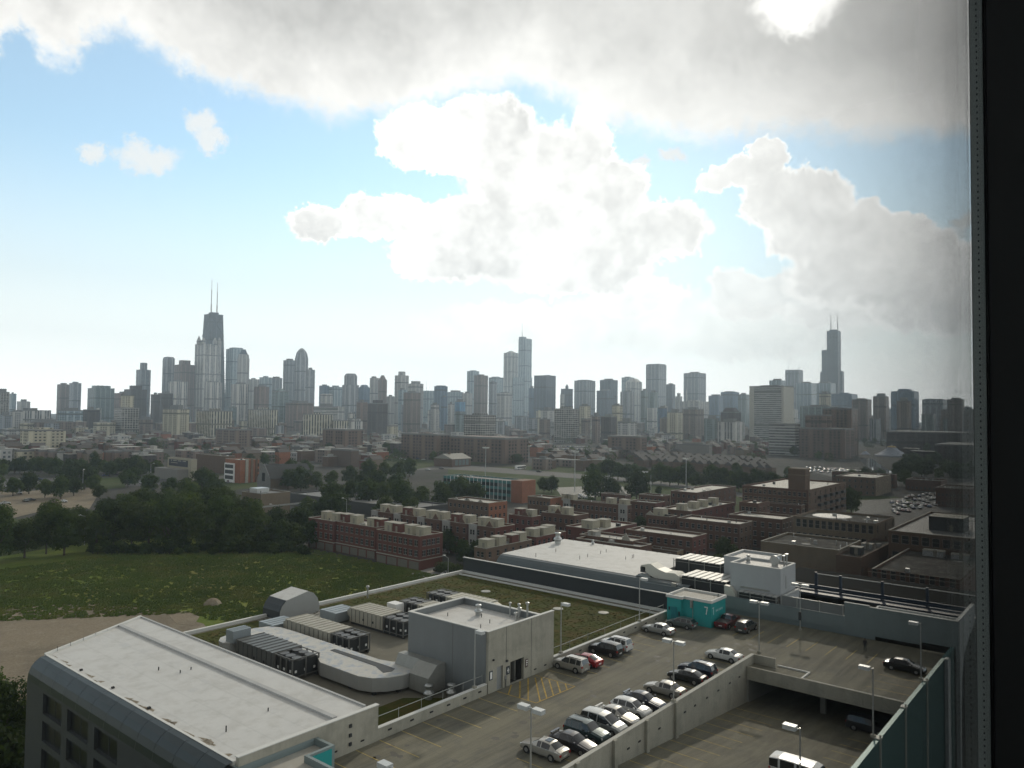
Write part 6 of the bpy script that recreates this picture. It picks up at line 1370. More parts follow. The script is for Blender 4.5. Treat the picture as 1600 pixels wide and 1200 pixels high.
# ================================================================ THE SKYLINE
S = dict(
 pale=facade('pale_stone_facade', (.36, .355, .34), (.07, .08, .09), 3.6, 3.6, .5, .5),
 palev=facade('pale_ribbed_facade', (.42, .41, .385), (.07, .08, .09), 4.6, 3.5, .5, .98),
 grey=facade('grey_facade', (.22, .24, .26), (.06, .07, .08), 3.4, 3.4, .6, .55),
 greyv=facade('grey_ribbed_facade', (.25, .265, .28), (.06, .07, .08), 4.2, 3.5, .5, .97),
 brown=facade('brown_facade', (.16, .125, .105), (.05, .05, .05), 3.4, 3.0, .5, .5),
 dkbrown=facade('dark_brown_facade', (.055, .045, .042), (.03, .03, .03), 3.2, 3.0, .5, .5),
 pink=facade('pinkish_facade', (.17, .125, .105), (.06, .06, .06), 3.4, 3.0, .5, .5),
 dark=facade('dark_glass_facade', (.045, .06, .085), (.025, .04, .06), 3., 3.8, .8, .6),
 blue=facade('blue_glass_facade', (.07, .12, .18), (.05, .10, .16), 3., 3.6, .85, .7),
 glass=facade('pale_glass_facade', (.27, .33, .36), (.13, .18, .21), 3., 3.6, .85, .7),
 green=facade('green_glass_facade', (.15, .19, .19), (.05, .08, .08), 3.2, 3.2, .85, .6),
 bright=facade('bright_blue_facade', (.10, .22, .34), (.06, .15, .25), 3., 3.4, .85, .7),
 cream=facade('cream_striped_facade', (.46, .43, .34), (.04, .045, .045), 5.4, 3.0, .5, .985, ribs=False),
 creamw=facade('cream_windowed_facade', (.40, .37, .28), (.07, .07, .065), 4., 3.1, .5, .5),
 white=facade('white_banded_facade', (.42, .42, .39), (.06, .065, .07), 6., 3.4, .97, .52, ribs=False),
 balc=facade('balcony_grid_facade', (.34, .325, .29), (.03, .032, .032), 4.6, 3.1, .78, .72, ribs=False),
 brickb=facade('brick_balcony_facade', (.125, .085, .065), (.04, .04, .04), 4.4, 3.1, .5, .6),
)
TOP = mat('tower_top', (.16, .16, .155), .8, var=.1)
def corner(xc, yt, dep):
    d = ray(xc, 640); u, v = d.x*dep, d.y*dep; return u, v, CZ+ray(xc, yt).z*dep
def tower(xl, xr, yt, dep, sty, label, xc=None, top=None, name='tower_block', cat='tower', tiers=(), zb=0):
    "tower whose outline spans xl..xr in the photograph with its roof at yt, standing dep metres away; tiers are narrower upper or wider lower stages (xl, xr, ytop)"
    m = S[sty] if isinstance(sty, str) else sty
    def foot(xl, xr, xc=None):
        if xc is None:
            dd = ray((xl+xr)/2, 640); a, c = abs(dd.x), abs(dd.y); xc = xl+(xr-xl)*min(.9, max(.1, a/(a+c)))   # square plan
        u, v, _ = corner(xc, 640, dep); d = ray(xl, 640); dv = u*d.y/d.x-v; d = ray(xr, 640); du = v*d.x/d.y-u
        return u, v, min(du, 90), min(dv, 90), xc
    u, v, du, dv, xc = foot(xl, xr, xc); z = corner(xc, yt, dep)[2]
    t = thing(name, label, cat, (u, v, 0))
    MB().box(u, u+du, v, v+dv, 0, z).build('shaft', m, t)
    b = MB(); b.box(u-.15, u+du+.15, v-.15, v+dv+.15, z+.003, z+1.6); b.build('roof_rim', m if dep > 1800 else TOP, t)
    zt = z
    cu, cv = u+du/2, v+dv/2
    if not tiers and name == 'tower_block':
        q = MB(); rp = random.Random(int(xl*7+yt)); f1, f2 = rp.uniform(.1, .35), rp.uniform(.5, .85); q.box(u+du*f1, u+du*f2, v+dv*.2, v+dv*.75, z+1.61, z+rp.uniform(4, 8)); q.build('roof_plant', TOP, t)
    for tr in tiers:
        kind = tr[0]; px_w = dep/FOC
        if kind == 'box':      # ('box', width fraction, top row, shift)
            f, y = tr[1], tr[2]; sh = tr[3] if len(tr) > 3 else 0; z2 = CZ+ray(xc, y).z*dep; w1, w2 = du*f/2, dv*f/2; ou, ov = sh*du*.5, -sh*dv*.5
            MB().box(cu+ou-w1, cu+ou+w1, cv+ov-w2, cv+ov+w2, zt+.01, z2).build('upper_stage', m if len(tr) < 5 else S[tr[4]], t); zt = z2 if sh == 0 else zt
        elif kind == 'pyr':    # tapering roof: ('pyr', base fraction, top fraction, top row)
            f, f2, y = tr[1:4]; z2 = CZ+ray(xc, y).z*dep; q = MB()
            A_ = [(cu-du*f/2, cv-dv*f/2), (cu+du*f/2, cv-dv*f/2), (cu+du*f/2, cv+dv*f/2), (cu-du*f/2, cv+dv*f/2)]; B_ = [(cu+(x-cu)*f2/f, cv+(y_-cv)*f2/f) for x, y_ in A_]
            for i in range(4): j = (i+1) % 4; q.face([(*A_[i], zt), (*A_[j], zt), (*B_[j], z2), (*B_[i], z2)])
            q.face([(*p, z2) for p in B_]); q.build('roof', S[tr[4]] if len(tr) > 4 else m, t); zt = z2
        elif kind == 'dome':
            z2 = CZ+ray(xc, tr[1]).z*dep; r = min(du, dv)*.48; h = z2-zt
            MB().lathe((cu, cv, zt), [(r*math.cos(a*.314/2*1.0), h*math.sin(a*.157)) for a in range(10)], 16).build('dome', m, t, True); zt = z2
        elif kind == 'mast':   # ('mast', x, top row, radius)
            d = ray(tr[1], 640); k_ = dep; x_, y_ = cu, cv
            if tr[1] is not None: o = (tr[1]-(xl+xr)/2)*dep/FOC; x_, y_ = cu+RT.x*o, cv+RT.y*o
            z2 = CZ+ray(tr[1], tr[2]).z*dep; r = tr[3] if len(tr) > 3 else .9
            MB().tube((x_, y_, zt), (x_, y_, zt+(z2-zt)*.45), r, 6).tube((x_, y_, zt+(z2-zt)*.45), (x_, y_, z2), r*.55, 6).build('mast', GALV, t)
        elif kind == 'low':    # wider lower stage: ('low', xl, xr, ytop, style)
            u2, v2, du2, dv2, xc2 = foot(tr[1], tr[2]); z2 = CZ+ray(xc2, tr[3]).z*dep
            MB().box(u2-.5, u2+du2, v2-.5, v2+dv2, 0, z2).build('lower_stage', S[tr[4]] if len(tr) > 4 else m, t)
    return t
T = tower
# --- left to the first landmark
T(-14, 14, 613, 1500, 'balc', 'pale balconied slab cut by the left edge of the view')
T(14, 25, 616, 1900, 'glass', 'narrow bluish tower just right of the slab at the left edge')
T(26, 47, 628, 2100, 'pale', 'low pale block right of the slab at the left edge')
T(88, 108, 601, 2350, 'brown', 'left one of the brown-grey twin towers with small caps', tiers=[('box', .5, 598)])
T(107, 126, 599, 2300, 'grey', 'right one of the brown-grey twin towers with small caps', tiers=[('box', .5, 596)])
T(136, 178, 607, 2050, 'green', 'wide dark glass block with stepped top left of the stepped brown tower', tiers=[('box', .7, 602)])
T(178, 205, 615, 2000, 'pink', 'brownish block behind the white balconied tower')
T(193, 229, 609, 1900, 'dkbrown', 'dark stepped brown tower left of the slender tower', tiers=[('box', .55, 602)])
T(211, 234, 578, 2450, 'grey', 'slender grey tower with a square cap left of the tapered landmark', tiers=[('box', .5, 566)])
T(235, 250, 617, 1750, 'dkbrown', 'narrow near-black tower left of the cream and brown pair')
T(246, 270, 615, 1800, 'dkbrown', 'dark brown tower beside the narrow near-black one')
T(252, 271, 560, 2450, 'greyv', 'tall plain grey tower with slanted shoulder, first of the close group', tiers=[('pyr', 1, .75, 557)])
T(270, 303, 570, 2350, 'pink', 'broad pinkish grey tower with a box on its roof', tiers=[('box', .55, 562)])
T(262, 292, 597, 1850, 'palev', 'ribbed tower with bright window columns in front of the pinkish tower')
# tapered black landmark with two white masts
lm = thing('tapered_tower', 'tapering near-black tower with two tall masts, tallest on the left', 'skyscraper', (0, 0, 0)); ORG[lm.name] = (0, 0, 0)
dep = 2600
u, v, zt_ = corner(326, 491, dep); ux, uy = RT.x, RT.y
def wid(x0, x1): return (x1-x0)*dep/FOC
cu, cv = [c+o for c, o in zip((ray(330, 640)*dep).to_2d(), (0, 0))]
w0, w1 = 35, 22.5
HM = facade('black_steel_facade', (.055, .065, .075), (.035, .045, .055), 4.4, 3.6, .72, .55)
q = MB(); A_ = [(-w0, -w0), (w0, -w0), (w0, w0), (-w0, w0)]; B_ = [(-w1, -w1), (w1, -w1), (w1, w1), (-w1, w1)]
for i in range(4): j = (i+1) % 4; q.face([(cu+A_[i][0], cv+A_[i][1], 0), (cu+A_[j][0], cv+A_[j][1], 0), (cu+B_[j][0], cv+B_[j][1], zt_), (cu+B_[i][0], cv+B_[i][1], zt_)])
q.face([(cu+x, cv+y, zt_) for x, y in B_]); q.build('shaft', HM, lm)
MB().box(cu-12, cu+12, cv-12, cv+12, zt_+.01, zt_+7).build('crown', HM, lm)
q = MB(); nb = 5   # the diagonal bracing that crosses each face
for k in range(nb):
    z0, z1 = zt_*k/nb, zt_*(k+1)/nb; a, c = w0+(w1-w0)*k/nb, w0+(w1-w0)*(k+1)/nb
    for s in (-1, 1):
        q.tube((cu-a-.3, cv-s*a, z0), (cu-c-.3, cv+s*c, z1), 1.3, 4, cap=False); q.tube((cu-s*a, cv-a-.3, z0), (cu+s*c, cv-c-.3, z1), 1.3, 4, cap=False)
q.build('bracing', mat('black_steel', (.05, .055, .06), .5, metal=.3), lm)
for xm, yt in ((328, 436), (337, 441)):
    o = (xm-330-2)*dep/FOC; zz = CZ+ray(xm, yt).z*dep; x_, y_ = cu+RT.x*o, cv+RT.y*o
    MB().tube((x_, y_, zt_+7), (x_, y_, zt_+(zz-zt_)*.30), 2.3, 8).tube((x_, y_, zt_+(zz-zt_)*.30), (x_, y_, zt_+(zz-zt_)*.72), 1.5, 8).tube((x_, y_, zt_+(zz-zt_)*.72), (x_, y_, zz), .8, 6).build('mast', mat('mast_white', (.55, .5, .47), .6), lm)
# the pale tower with four lantern turrets in front of it
t = T(302, 343, 537, 2350, 'palev', 'tall pale stone tower with pointed lantern turrets before the tapered black tower', tiers=[('low', 301, 345, 597)])
u, v, z_ = corner(326, 537, 2350)
for x, y in ((308, 524), (315, 526), (333, 527), (340, 526)):
    o = ray(x, 640)*2365; zz = CZ+ray(x, y).z*2350; MB().box(o.x-5, o.x+5, o.y-5, o.y+5, z_-2, z_+(zz-z_)*.55).build('turret', S['pale'], t)
    MB().lathe((o.x, o.y, z_+(zz-z_)*.551), [(5.4, 0), (4.5, (zz-z_)*.12), (.6, (zz-z_)*.5)], 8).build('turret_roof', S['pale'], t)
T(318, 346, 598, 2000, 'palev', 'lower pale ribbed block at the foot of the turreted tower')
T(351, 382, 545, 2550, 'glass', 'flat-topped bluish marble-like slab right of the tapered black tower', tiers=[('box', .7, 542)])
T(369, 388, 560, 2450, 'pale', 'pale tower with dark steep crown in front of the bluish slab', tiers=[('box', .9, 553), ('pyr', .7, .35, 546, 'dark')])
T(360, 388, 601, 1900, 'palev', 'ribbed block with glinting windows below the steep-crowned tower')
T(388, 404, 593, 2350, 'pale', 'pale tower right of the steep-crowned tower')
T(404, 424, 590, 2250, 'glass', 'checkered pale glass tower with small box, left of the tall dark pair', tiers=[('box', .4, 587)])
T(422, 440, 591, 2300, 'grey', 'plain grey block left of the tall dark pair')
T(396, 420, 605, 1900, 'pink', 'brownish office block in front of the checkered glass tower')
T(424, 451, 612, 1750, 'green', 'greenish block with low arched roof', tiers=[('pyr', .8, .3, 607)])
T(441, 463, 563, 2450, 'grey', 'tall dark grey slab beside the bullet-topped tower')
T(459, 480, 560, 2400, 'greyv', 'bullet-topped tower, tallest between the steep-crowned tower and the twin pale ones', tiers=[('pyr', 1, .8, 551), ('pyr', .8, .5, 546), ('pyr', .5, .15, 543)])
T(476, 491, 578, 2200, 'greyv', 'ribbed tower just right of the bullet-topped one')
T(498, 514, 603, 2500, 'blue', 'small blue glass tower in the gap right of the bullet-topped tower')
T(513, 534, 605, 2500, 'glass', 'pale glass block beside the small blue tower', tiers=[('box', .5, 602)])
T(500, 520, 617, 2000, 'pale', 'round-shouldered low block in the gap right of the bullet-topped tower', tiers=[('pyr', 1, .7, 615)])
T(534, 560, 602, 2100, 'greyv', 'domed grey tower with set-back shoulders standing alone', tiers=[('box', .78, 587), ('pyr', .78, .55, 583)])
T(560, 577, 606, 2400, 'blue', 'blue tower with diagonal white braces', tiers=[('pyr', 1, .5, 601)])
T(577, 592, 591, 2300, 'pale', 'pale tower left of the pointed brownish one')
T(590, 604, 594, 2250, 'pink', 'pointed brownish tower in the middle of the left half', tiers=[('pyr', .9, .3, 586)])
T(557, 574, 629, 1500, 'pink', 'brick tower with pale balcony stripe in front of the braced blue tower')
T(574, 606, 631, 1450, 'dkbrown', 'dark reddish tower with raised middle before the pointed tower', tiers=[('box', .5, 625)])
T(604, 616, 620, 2300, 'pale', 'tiny pale tower in the gap right of the pointed tower')
T(616, 638, 587, 2250, 'pale', 'pale tower with a raised box, left of the wide brownish block', tiers=[('box', .5, 580)])
T(637, 661, 600, 2200, 'pale', 'pale tower with crenellated top behind the brownish block', tiers=[('box', .6, 595)])
T(630, 657, 614, 1600, 'brown', 'wide brownish block in front of the crenellated pale tower')
T(622, 636, 610, 1900, 'glass', 'pale green glass tower left of the wide brownish block')
T(661, 680, 611, 2500, 'glass', 'pale block with slim rooftop mast', tiers=[('mast', 666, 595, .6)])
T(678, 699, 604, 2200, 'blue', 'blue-black notched glass tower', tiers=[('box', .7, 602)])
T(689, 699, 621, 1900, 'blue', 'low narrow blue glass tower at the foot of the notched one')
T(699, 724, 613, 2600, 'glass', 'pale wide block right of the notched blue tower')
T(722, 738, 615, 2400, 'pale', 'small pale tower left of the bright blue slab')
T(700, 710, 632, 1700, 'pale', 'small white block below the pale wide block')
T(673, 686, 633, 1600, 'pale', 'small white striped block near the foot of the notched blue tower')
T(711, 727, 628, 1650, 'bright', 'bright blue glass slab, bluest building of the skyline')
T(729, 748, 580, 2600, 'glass', 'blue-grey glass tower left of the dark slab in the middle', tiers=[('box', .5, 578)])
T(740, 762, 587, 2200, 'brown', 'brown-grey slab in front of the blue-grey glass tower')
T(763, 786, 590, 2700, 'glass', 'very pale slab behind the narrow grey tower')
T(764, 776, 597, 2100, 'grey', 'narrow grey tower in front of the very pale slab')
T(776, 800, 615, 2000, 'pale', 'cluster-like pale block left of the great silver tower')
T(786, 809, 551, 3000, S['palev'], 'tall white tower with a shallow domed top beside the great silver tower', tiers=[('pyr', .8, .2, 547)])
# silver stepped tower with a spire
T(809, 830, 529, 2950, 'glass', 'great silver stepped glass tower with a spire, tallest in the middle', tiers=[('box', .55, 525, -.4), ('low', 801, 831, 589), ('low', 800, 832, 622), ('mast', 814.5, 503, 1.3)])
T(834, 868, 587, 2300, 'dark', 'broad black-blue slab right of the silver stepped tower', tiers=[('box', .2, 585, .3)])
T(826, 836, 607, 2400, 'blue', 'blue sliver between the silver tower and the black-blue slab')
T(876, 895, 608, 2500, 'dark', 'small dark tower with a lantern', tiers=[('box', .25, 603), ('pyr', .2, .05, 600)])
T(875, 882, 617, 2400, 'pale', 'pale sliver left of the lantern tower')
T(897, 930, 595, 2450, 'grey', 'broad grey glass slab between the lantern tower and the dark stepped one', tiers=[('box', .7, 593)])
T(937, 965, 594, 2500, 'dark', 'dark slab behind a lower one, left of the peaked tower')
T(932, 961, 611, 2300, 'dark', 'lower dark slab in front of its taller twin')
T(971, 991, 590, 2900, 'glass', 'very pale glass tower behind the peaked one')
T(977, 1003, 597, 2700, 'palev', 'pale tower with a low peaked top', tiers=[('pyr', 1, .4, 591)])
T(969, 991, 613, 1900, 'greyv', 'round-shouldered grey tower below the peaked one')
T(1009, 1041, 570, 2500, 'grey', 'tall brown-grey slab with notched roofline, tallest between the silver tower and the twin-masted block', tiers=[('box', .9, 568)])
T(1001, 1012, 611, 1900, 'green', 'green glass tower with bright white edge, left half of the pair')
T(1013, 1028, 614, 1850, 'green', 'green glass tower with bright white edge, right half of the pair')
T(1041, 1055, 601, 2600, 'dark', 'dark blue slab attached to the right of the notched tower')
T(1028, 1042, 638, 1500, 'blue', 'dark blue low block behind the cream pair')
T(1055, 1066, 620, 2500, 'pale', 'small cream tower right of the dark blue slab', tiers=[('box', .5, 614)])
T(1068, 1103, 583, 2700, 'grey', 'wide brown-blue slab with pale right edge standing alone')
T(1071, 1074, 618, 2400, 'pale', 'little white spire left of the wide slab', tiers=[('pyr', .9, .05, 605)])
T(1062, 1108, 628, 2000, 'pale', 'low pale block under the wide brown-blue slab', tiers=[('box', .5, 625)])
T(1107, 1130, 619, 2300, 'blue', 'blue-grey cluster block right of the wide slab', tiers=[('box', .6, 616)])
T(1126, 1155, 613, 2400, 'blue', 'dark-topped blue-grey block before the banded hotel', tiers=[('box', .6, 611)])
T(1153, 1171, 617, 2300, 'green', 'greenish block next to the banded hotel')
T(1171, 1240, 604, 1300, 'white', 'big white banded hotel slab with bright right-hand end', xc=1224, name='hotel', cat='hotel', tiers=[('box', .5, 601)])
hot = [o for o in scene.objects if o.name == 'hotel'][0]; hx, hy = hot.location.x, hot.location.y; d = ray(1240, 640); hdu = hy*d.x/d.y-hx; d = ray(1171, 640); hdv = hx*d.y/d.x-hy; hz = corner(1224, 604, 1300)[2]
MB().box(hx, hx+hdu, hy-.4, hy-.003, 0, hz).box(hx-.4, hx-.003, hy+hdv*.86, hy+hdv, 0, hz).box(hx-.4, hx-.003, hy, hy+hdv*.05, 0, hz).build('end_wall', mat('hotel_white', (.45, .43, .37), .8, var=.05), hot)
T(1202, 1228, 595, 1900, 'glass', 'pale tower peeping over the banded hotel')
T(1227, 1255, 578, 2900, 'grey', 'blocky tower with two slim masts left of the tallest tower', tiers=[('mast', 1232, 565, .9), ('mast', 1249, 565, .9)])
T(1244, 1276, 599, 2500, 'glass', 'glassy pale block right behind the hotel end')
T(1273, 1306, 599, 2600, 'glass', 'pale glass block at the left foot of the tallest tower')
# the tallest: bundled black tubes with two masts
dep = 3250; ww = thing('stepped_black_tower', 'tallest tower of the skyline, black stepped tubes with two white masts', 'skyscraper', (0, 0, 0)); ORG[ww.name] = (0, 0, 0)
SM = facade('bundled_tube_facade', (.03, .04, .055), (.02, .03, .045), 4.6, 3.9, .7, .6)
def tube_px(x0, x1, yt, dd, nm):
    o = ray((x0+x1)/2, 640)*(dep+dd); w = (x1-x0)*(dep+dd)/FOC/1.24/2; zz = CZ+ray((x0+x1)/2, yt).z*(dep+dd)
    MB().box(o.x-w, o.x+w, o.y-w, o.y+w, 0, zz).build(nm, SM, ww); return o, zz
o, zz = tube_px(1293.2, 1313.5, 517, 0, 'main_tube'); tube_px(1285, 1305, 547, 14, 'side_tube'); tube_px(1282.5, 1300, 581, 28, 'side_tube'); tube_px(1302, 1318.5, 580, 24, 'side_tube')
MB().box(o.x-14, o.x+14, o.y-14, o.y+14, zz+.01, zz+6).build('crown', SM, ww)
for xm, yt in ((1299, 492), (1309.5, 491)):
    of = (xm-1303.4)*dep/FOC; z2 = CZ+ray(xm, yt).z*dep; x_, y_ = o.x+RT.x*of, o.y+RT.y*of
    MB().tube((x_, y_, zz+6), (x_, y_, zz+(z2-zz)*.55), 2.4, 8).tube((x_, y_, zz+(z2-zz)*.55), (x_, y_, z2), 1.1, 6).build('mast', mat('mast_white', (.55, .5, .47)), ww)
T(1280, 1298, 616, 1700, 'creamw', 'cream windowed block in front of the tallest tower')
T(1299, 1340, 616, 2300, 'blue', 'low blue slab right below the tallest tower', tiers=[('box', .4, 613)])
T(1331, 1362, 625, 1500, 'brown', 'brown flat-topped tower, leftmost of the right-hand group', tiers=[('box', .5, 622)])
T(1364, 1389, 620, 1600, 'brown', 'straight grey-brown tower, second of the right-hand group')
T(1392, 1436, 612, 1900, 'blue', 'broad blue tower with brown right part and box on top', tiers=[('box', .5, 607)])
T(1401, 1424, 627, 1400, 'brown', 'tan-grey slab in front of the broad blue tower')
T(1441, 1480, 625, 1900, 'grey', 'blue-grey block with flat top near the right edge', tiers=[('box', .8, 623)])
T(1480, 1507, 625, 1500, 'brown', 'brown tower nearest the window frame but one')
T(1505, 1530, 643, 1500, 'brown', 'low brown block partly behind the window frame')
# --- nearer row in front of the towers
T(179, 218, 638, 1300, 'balc', 'white balconied tower with set-back tan top, foremost on the left', tiers=[('box', .55, 617, 0, 'creamw')])
T(254, 296, 640, 1280, 'creamw', 'cream and brown tower left of the cream striped slab', xc=278)
T(307, 364, 643, 1300, 'cream', 'long cream striped slab under the turreted tower', xc=330, tiers=[('box', .3, 638)], name='apartment_slab')
T(388, 435, 641, 1350, 'cream', 'cream striped block below the checkered glass tower', xc=424, tiers=[('box', .4, 637)])
T(473, 520, 648, 1250, 'cream', 'boldly striped white block below the bullet-topped tower', xc=478, tiers=[('box', .3, 645)], name='apartment_slab')
T(519, 545, 658, 1270, 'cream', 'lower striped block attached to the boldly striped one', xc=522, name='apartment_slab')
T(490, 528, 636, 1600, 'white', 'grey block with square dark windows behind the striped white block')
T(446, 490, 630, 1700, 'pink', 'pinkish low block behind the striped white block')
T(725, 775, 650, 1000, 'balc', 'brown tower with white balcony frames below the dark slab', tiers=[('box', .5, 646)])
T(866, 905, 640, 1200, 'balc', 'dark office block with white grid right of centre', xc=892, tiers=[('box', .5, 635)])
T(905, 923, 635, 1350, 'creamw', 'cream rounded tower right of the white-grid office block')
T(956, 973, 634, 1400, 'creamw', 'cream narrow tower with white edge in front of the peaked tower')
T(925, 938, 651, 1200, 'pink', 'small pinkish block between the cream towers')
T(939, 964, 652, 1150, 'dkbrown', 'dark low block between the two cream towers')
T(845, 866, 642, 1500, 'pale', 'pale low block left of the white-grid office block')
T(965, 995, 660, 1300, 'pale', 'low white office box below the peaked tower')
T(1042, 1067, 645, 1400, 'creamw', 'cream pair of slabs with white right edge')
T(1066, 1100, 640, 1450, 'brown', 'long low brown block under the wide slab')
T(1100, 1123, 655, 1300, 'green', 'greenish low tower left of the domed brown one')
T(1126, 1158, 645, 1350, 'dkbrown', 'domed dark brown block left of the banded hotel', tiers=[('pyr', .9, .5, 637)])
T(1120, 1162, 660, 1150, 'palev', 'low dark block with white verticals left of the hotel')
T(90, 145, 642, 1500, 'glass', 'long low glass block with bright windows on the left')
T(130, 156, 641, 1450, 'dkbrown', 'dark block between the long glass block and the white balconied tower')
T(20, 80, 642, 1550, 'palev', 'long low pale arcaded block at the left')
T(40, 115, 660, 1300, 'brown', 'long brown block behind the cream office at the left')
T(0, 20, 650, 1400, 'grey', 'grey block at the left edge below the balconied slab')
T(218, 240, 656, 1400, 'brown', 'low brown block right of the white balconied tower')
T(1285, 1341, 640, 900, 'brickb', 'tall brown brick slab of the riverside complex', xc=1330, name='brick_complex', tiers=[('box', .6, 637)])
T(1258, 1300, 650, 880, 'brickb', 'stepped brown brick block in front of the tall riverside slab', xc=1290, name='brick_complex')
T(1201, 1250, 664, 900, 'white', 'banded low wing of the riverside brick complex', xc=1242, name='brick_complex')
T(1248, 1335, 672, 840, 'brickb', 'broad low brick terrace block at the front of the riverside complex', xc=1320, name='brick_complex')
T(1250, 1310, 636, 1500, 'green', 'greenish tower between the hotel and the riverside slab')
T(1370, 1530, 678, 1000, 'dkbrown', 'long dark warehouse behind the tent', xc=1500, name='warehouse', cat='warehouse')
T(1460, 1540, 698, 760, 'dkbrown', 'dark block beside the window frame right of the tent', xc=1520, name='warehouse', cat='warehouse')
T(33, 104, 674, 760, 'creamw', 'cream office block with dark windows alone on the left, grey side', xc=47, tiers=[('box', .45, 669)], name='office_building', cat='office building')
T(628, 705, 681, 740, 'brickb', 'brown brick apartment block with pale right end, behind the tree grove', xc=684, name='apartment_block', cat='apartment building', tiers=[('box', .3, 677)])
T(703, 826, 687, 700, 'brickb', 'long brick apartment block with framed balconies, behind the sports hall', xc=790, name='apartment_block', cat='apartment building', tiers=[('box', .8, 684)])
T(950, 1011, 684, 800, 'brickb', 'brick apartment block with white balcony frame right of the big lot', xc=1000, name='apartment_block', cat='apartment building')
T(1056, 1113, 697, 780, mat('arena_grey', (.20, .19, .175), .85, var=.08), 'low grey arena-like hall with flat pale roof', xc=1108, name='arena', cat='hall', tiers=[('box', .6, 692)])
T(505, 568, 673, 840, 'brickb', 'dark brick apartment block with pale frames left of centre', xc=540, name='apartment_block', cat='apartment building')
T(338, 394, 673, 850, 'brown', 'brown brick block with white roof boxes below the cream striped slab', name='apartment_block', cat='apartment building', xc=370, tiers=[('box', .4, 668)])
T(519, 562, 705, 640, mat('blank_brick', (.12, .09, .075), .9), 'blank brown brick hall with dark flat roof', xc=550, name='hall', cat='hall')
T(-10, 30, 704, 660, 'pale', 'pale grey flats at the left edge behind the trees', xc=26, name='apartment_block', cat='apartment building')
T(25, 62, 706, 650, 'creamw', 'yellow-cream building with stepped parapet on the left', xc=30, tiers=[('box', .4, 703)], name='apartment_block', cat='apartment building')
for i in range(12):
    x0 = 62+i*14.6
    T(x0, x0+13, 706+(i % 3), 640, ('pink', 'brown', 'pale', 'brickb')[i % 4], ['brown three-flat with low gable, first in the row from the left', 'brown three-flat, second in the row from the left', 'grey three-flat, third in the row', 'brown three-flat, fourth in the row', 'pinkish three-flat, fifth in the row', 'brown three-flat, sixth in the row', 'grey three-flat, seventh in the row', 'brown three-flat, eighth in the row', 'pinkish three-flat, ninth in the row', 'brown three-flat, tenth in the row', 'pale three-flat, eleventh in the row', 'brown three-flat at the billboard end of the row'][i], xc=x0+3, name='three_flat', cat='house', tiers=[('pyr', .9, .2, 703+(i % 3))])
# circus-like tents by the river
def tent(x0, x1, yb, yt, label):
    u, v = G((x0+x1)/2, yb, 0); dd = math.hypot(u, v)*.93; r = (x1-x0)/2*dd/FOC; k = -CZ/ray((x0+x1)/2, yb).z; h = CZ+ray((x0+x1)/2, yt).z*k
    t = thing('tent', label, 'tent', (u, v, 0)); b = MB().lathe((u, v, 0), [(r, 0), (r, h*.12), (r*.72, h*.32), (r*.42, h*.62), (r*.22, h*.9)], 24); b.build('canopy', mat('tent_blue_white', (.34, .38, .45), .7), t)
    MB().lathe((u, v, h*.88), [(r*.28, 0), (r*.25, h*.08), (r*.06, h*.14)], 16).build('yellow_top', mat('tent_yellow', (.42, .28, .07), .7), t)
    MB().tube((u-r*.15, v, h*.9), (u-r*.15, v, h*1.15), .3, 5).tube((u+r*.15, v, h*.9), (u+r*.15, v, h*1.15), .3, 5).build('pole', GALV, t)
tent(1370, 1417, 713, 697, 'big blue-white circus tent with yellow crown by the river'); tent(1345, 1359, 710, 704, 'small white tent left of the big circus tent')
# --- low roofs between the quarter and the skyline
FR = random.Random(31)
LOWM = [S['brown'], S['pink'], S['brickb'], S['pale'], S['dkbrown'], S['creamw'], S['grey']]
LN = ['brown brick', 'pinkish brick', 'balconied brick', 'pale stone', 'dark brick', 'cream', 'grey']
used = []
def low(x, y, w, d_, h, k, grp, rows_txt):
    u, v = G(x, y, 0)
    for a, b_, c, e in used:
        if u < c+4 and u+d_ > a-4 and v < e+4 and v+w > b_-4: return 0
    used.append((u, v, u+d_, v+w))
    t = thing('low_rise', 'low %s building %s' % (LN[k], rows_txt), 'building', (u, v, 0), grp)
    MB().box(u, u+d_, v, v+w, 0, h).build('wall', LOWM[k], t)
    q = MB().box(u-.2, u+d_+.2, v-.2, v+w+.2, h+.003, h+.5); 
    if FR.random() < .6: q.box(u+d_*.3, u+d_*.6, v+w*.2, v+w*.6, h+.5, h+FR.uniform(2, 3.5))
    q.build('roof', FR.choice((MEMBD, TOP, GREYW, MEMBD)), t); return 1
AV = [(-30, 480, 728, 800), (1200, 1345, 690, 760), (1345, 1420, 690, 745), (700, 850, 715, 760), (850, 950, 694, 712), (940, 1200, 722, 800), (590, 700, 712, 740), (480, 640, 740, 800)]
n = 0
for tries in range(5000):
    if n >= 290: break
    y = FR.choice((FR.uniform(664, 680), FR.uniform(672, 700), FR.uniform(690, 735))); x = FR.uniform(-20, 1510)
    if any(a < x < b_ and c < y < d_ for a, b_, c, d_ in AV): continue
    far = y < 684
    n += low(x, y, FR.uniform(12, 34) if far else FR.uniform(7, 26), FR.uniform(12, 30) if far else FR.uniform(8, 20), FR.uniform(9, 24) if far else FR.uniform(6, 12), FR.choice((0, 0, 1, 1, 2, 3, 4, 5, 6) if far else (0, 1, 1, 4, 4, 0, 3)), 'low roofs in the distance' if far else 'low roofs beyond the quarter', 'in the hazy belt at the foot of the skyline' if far else 'in the streets between the quarter and the skyline')
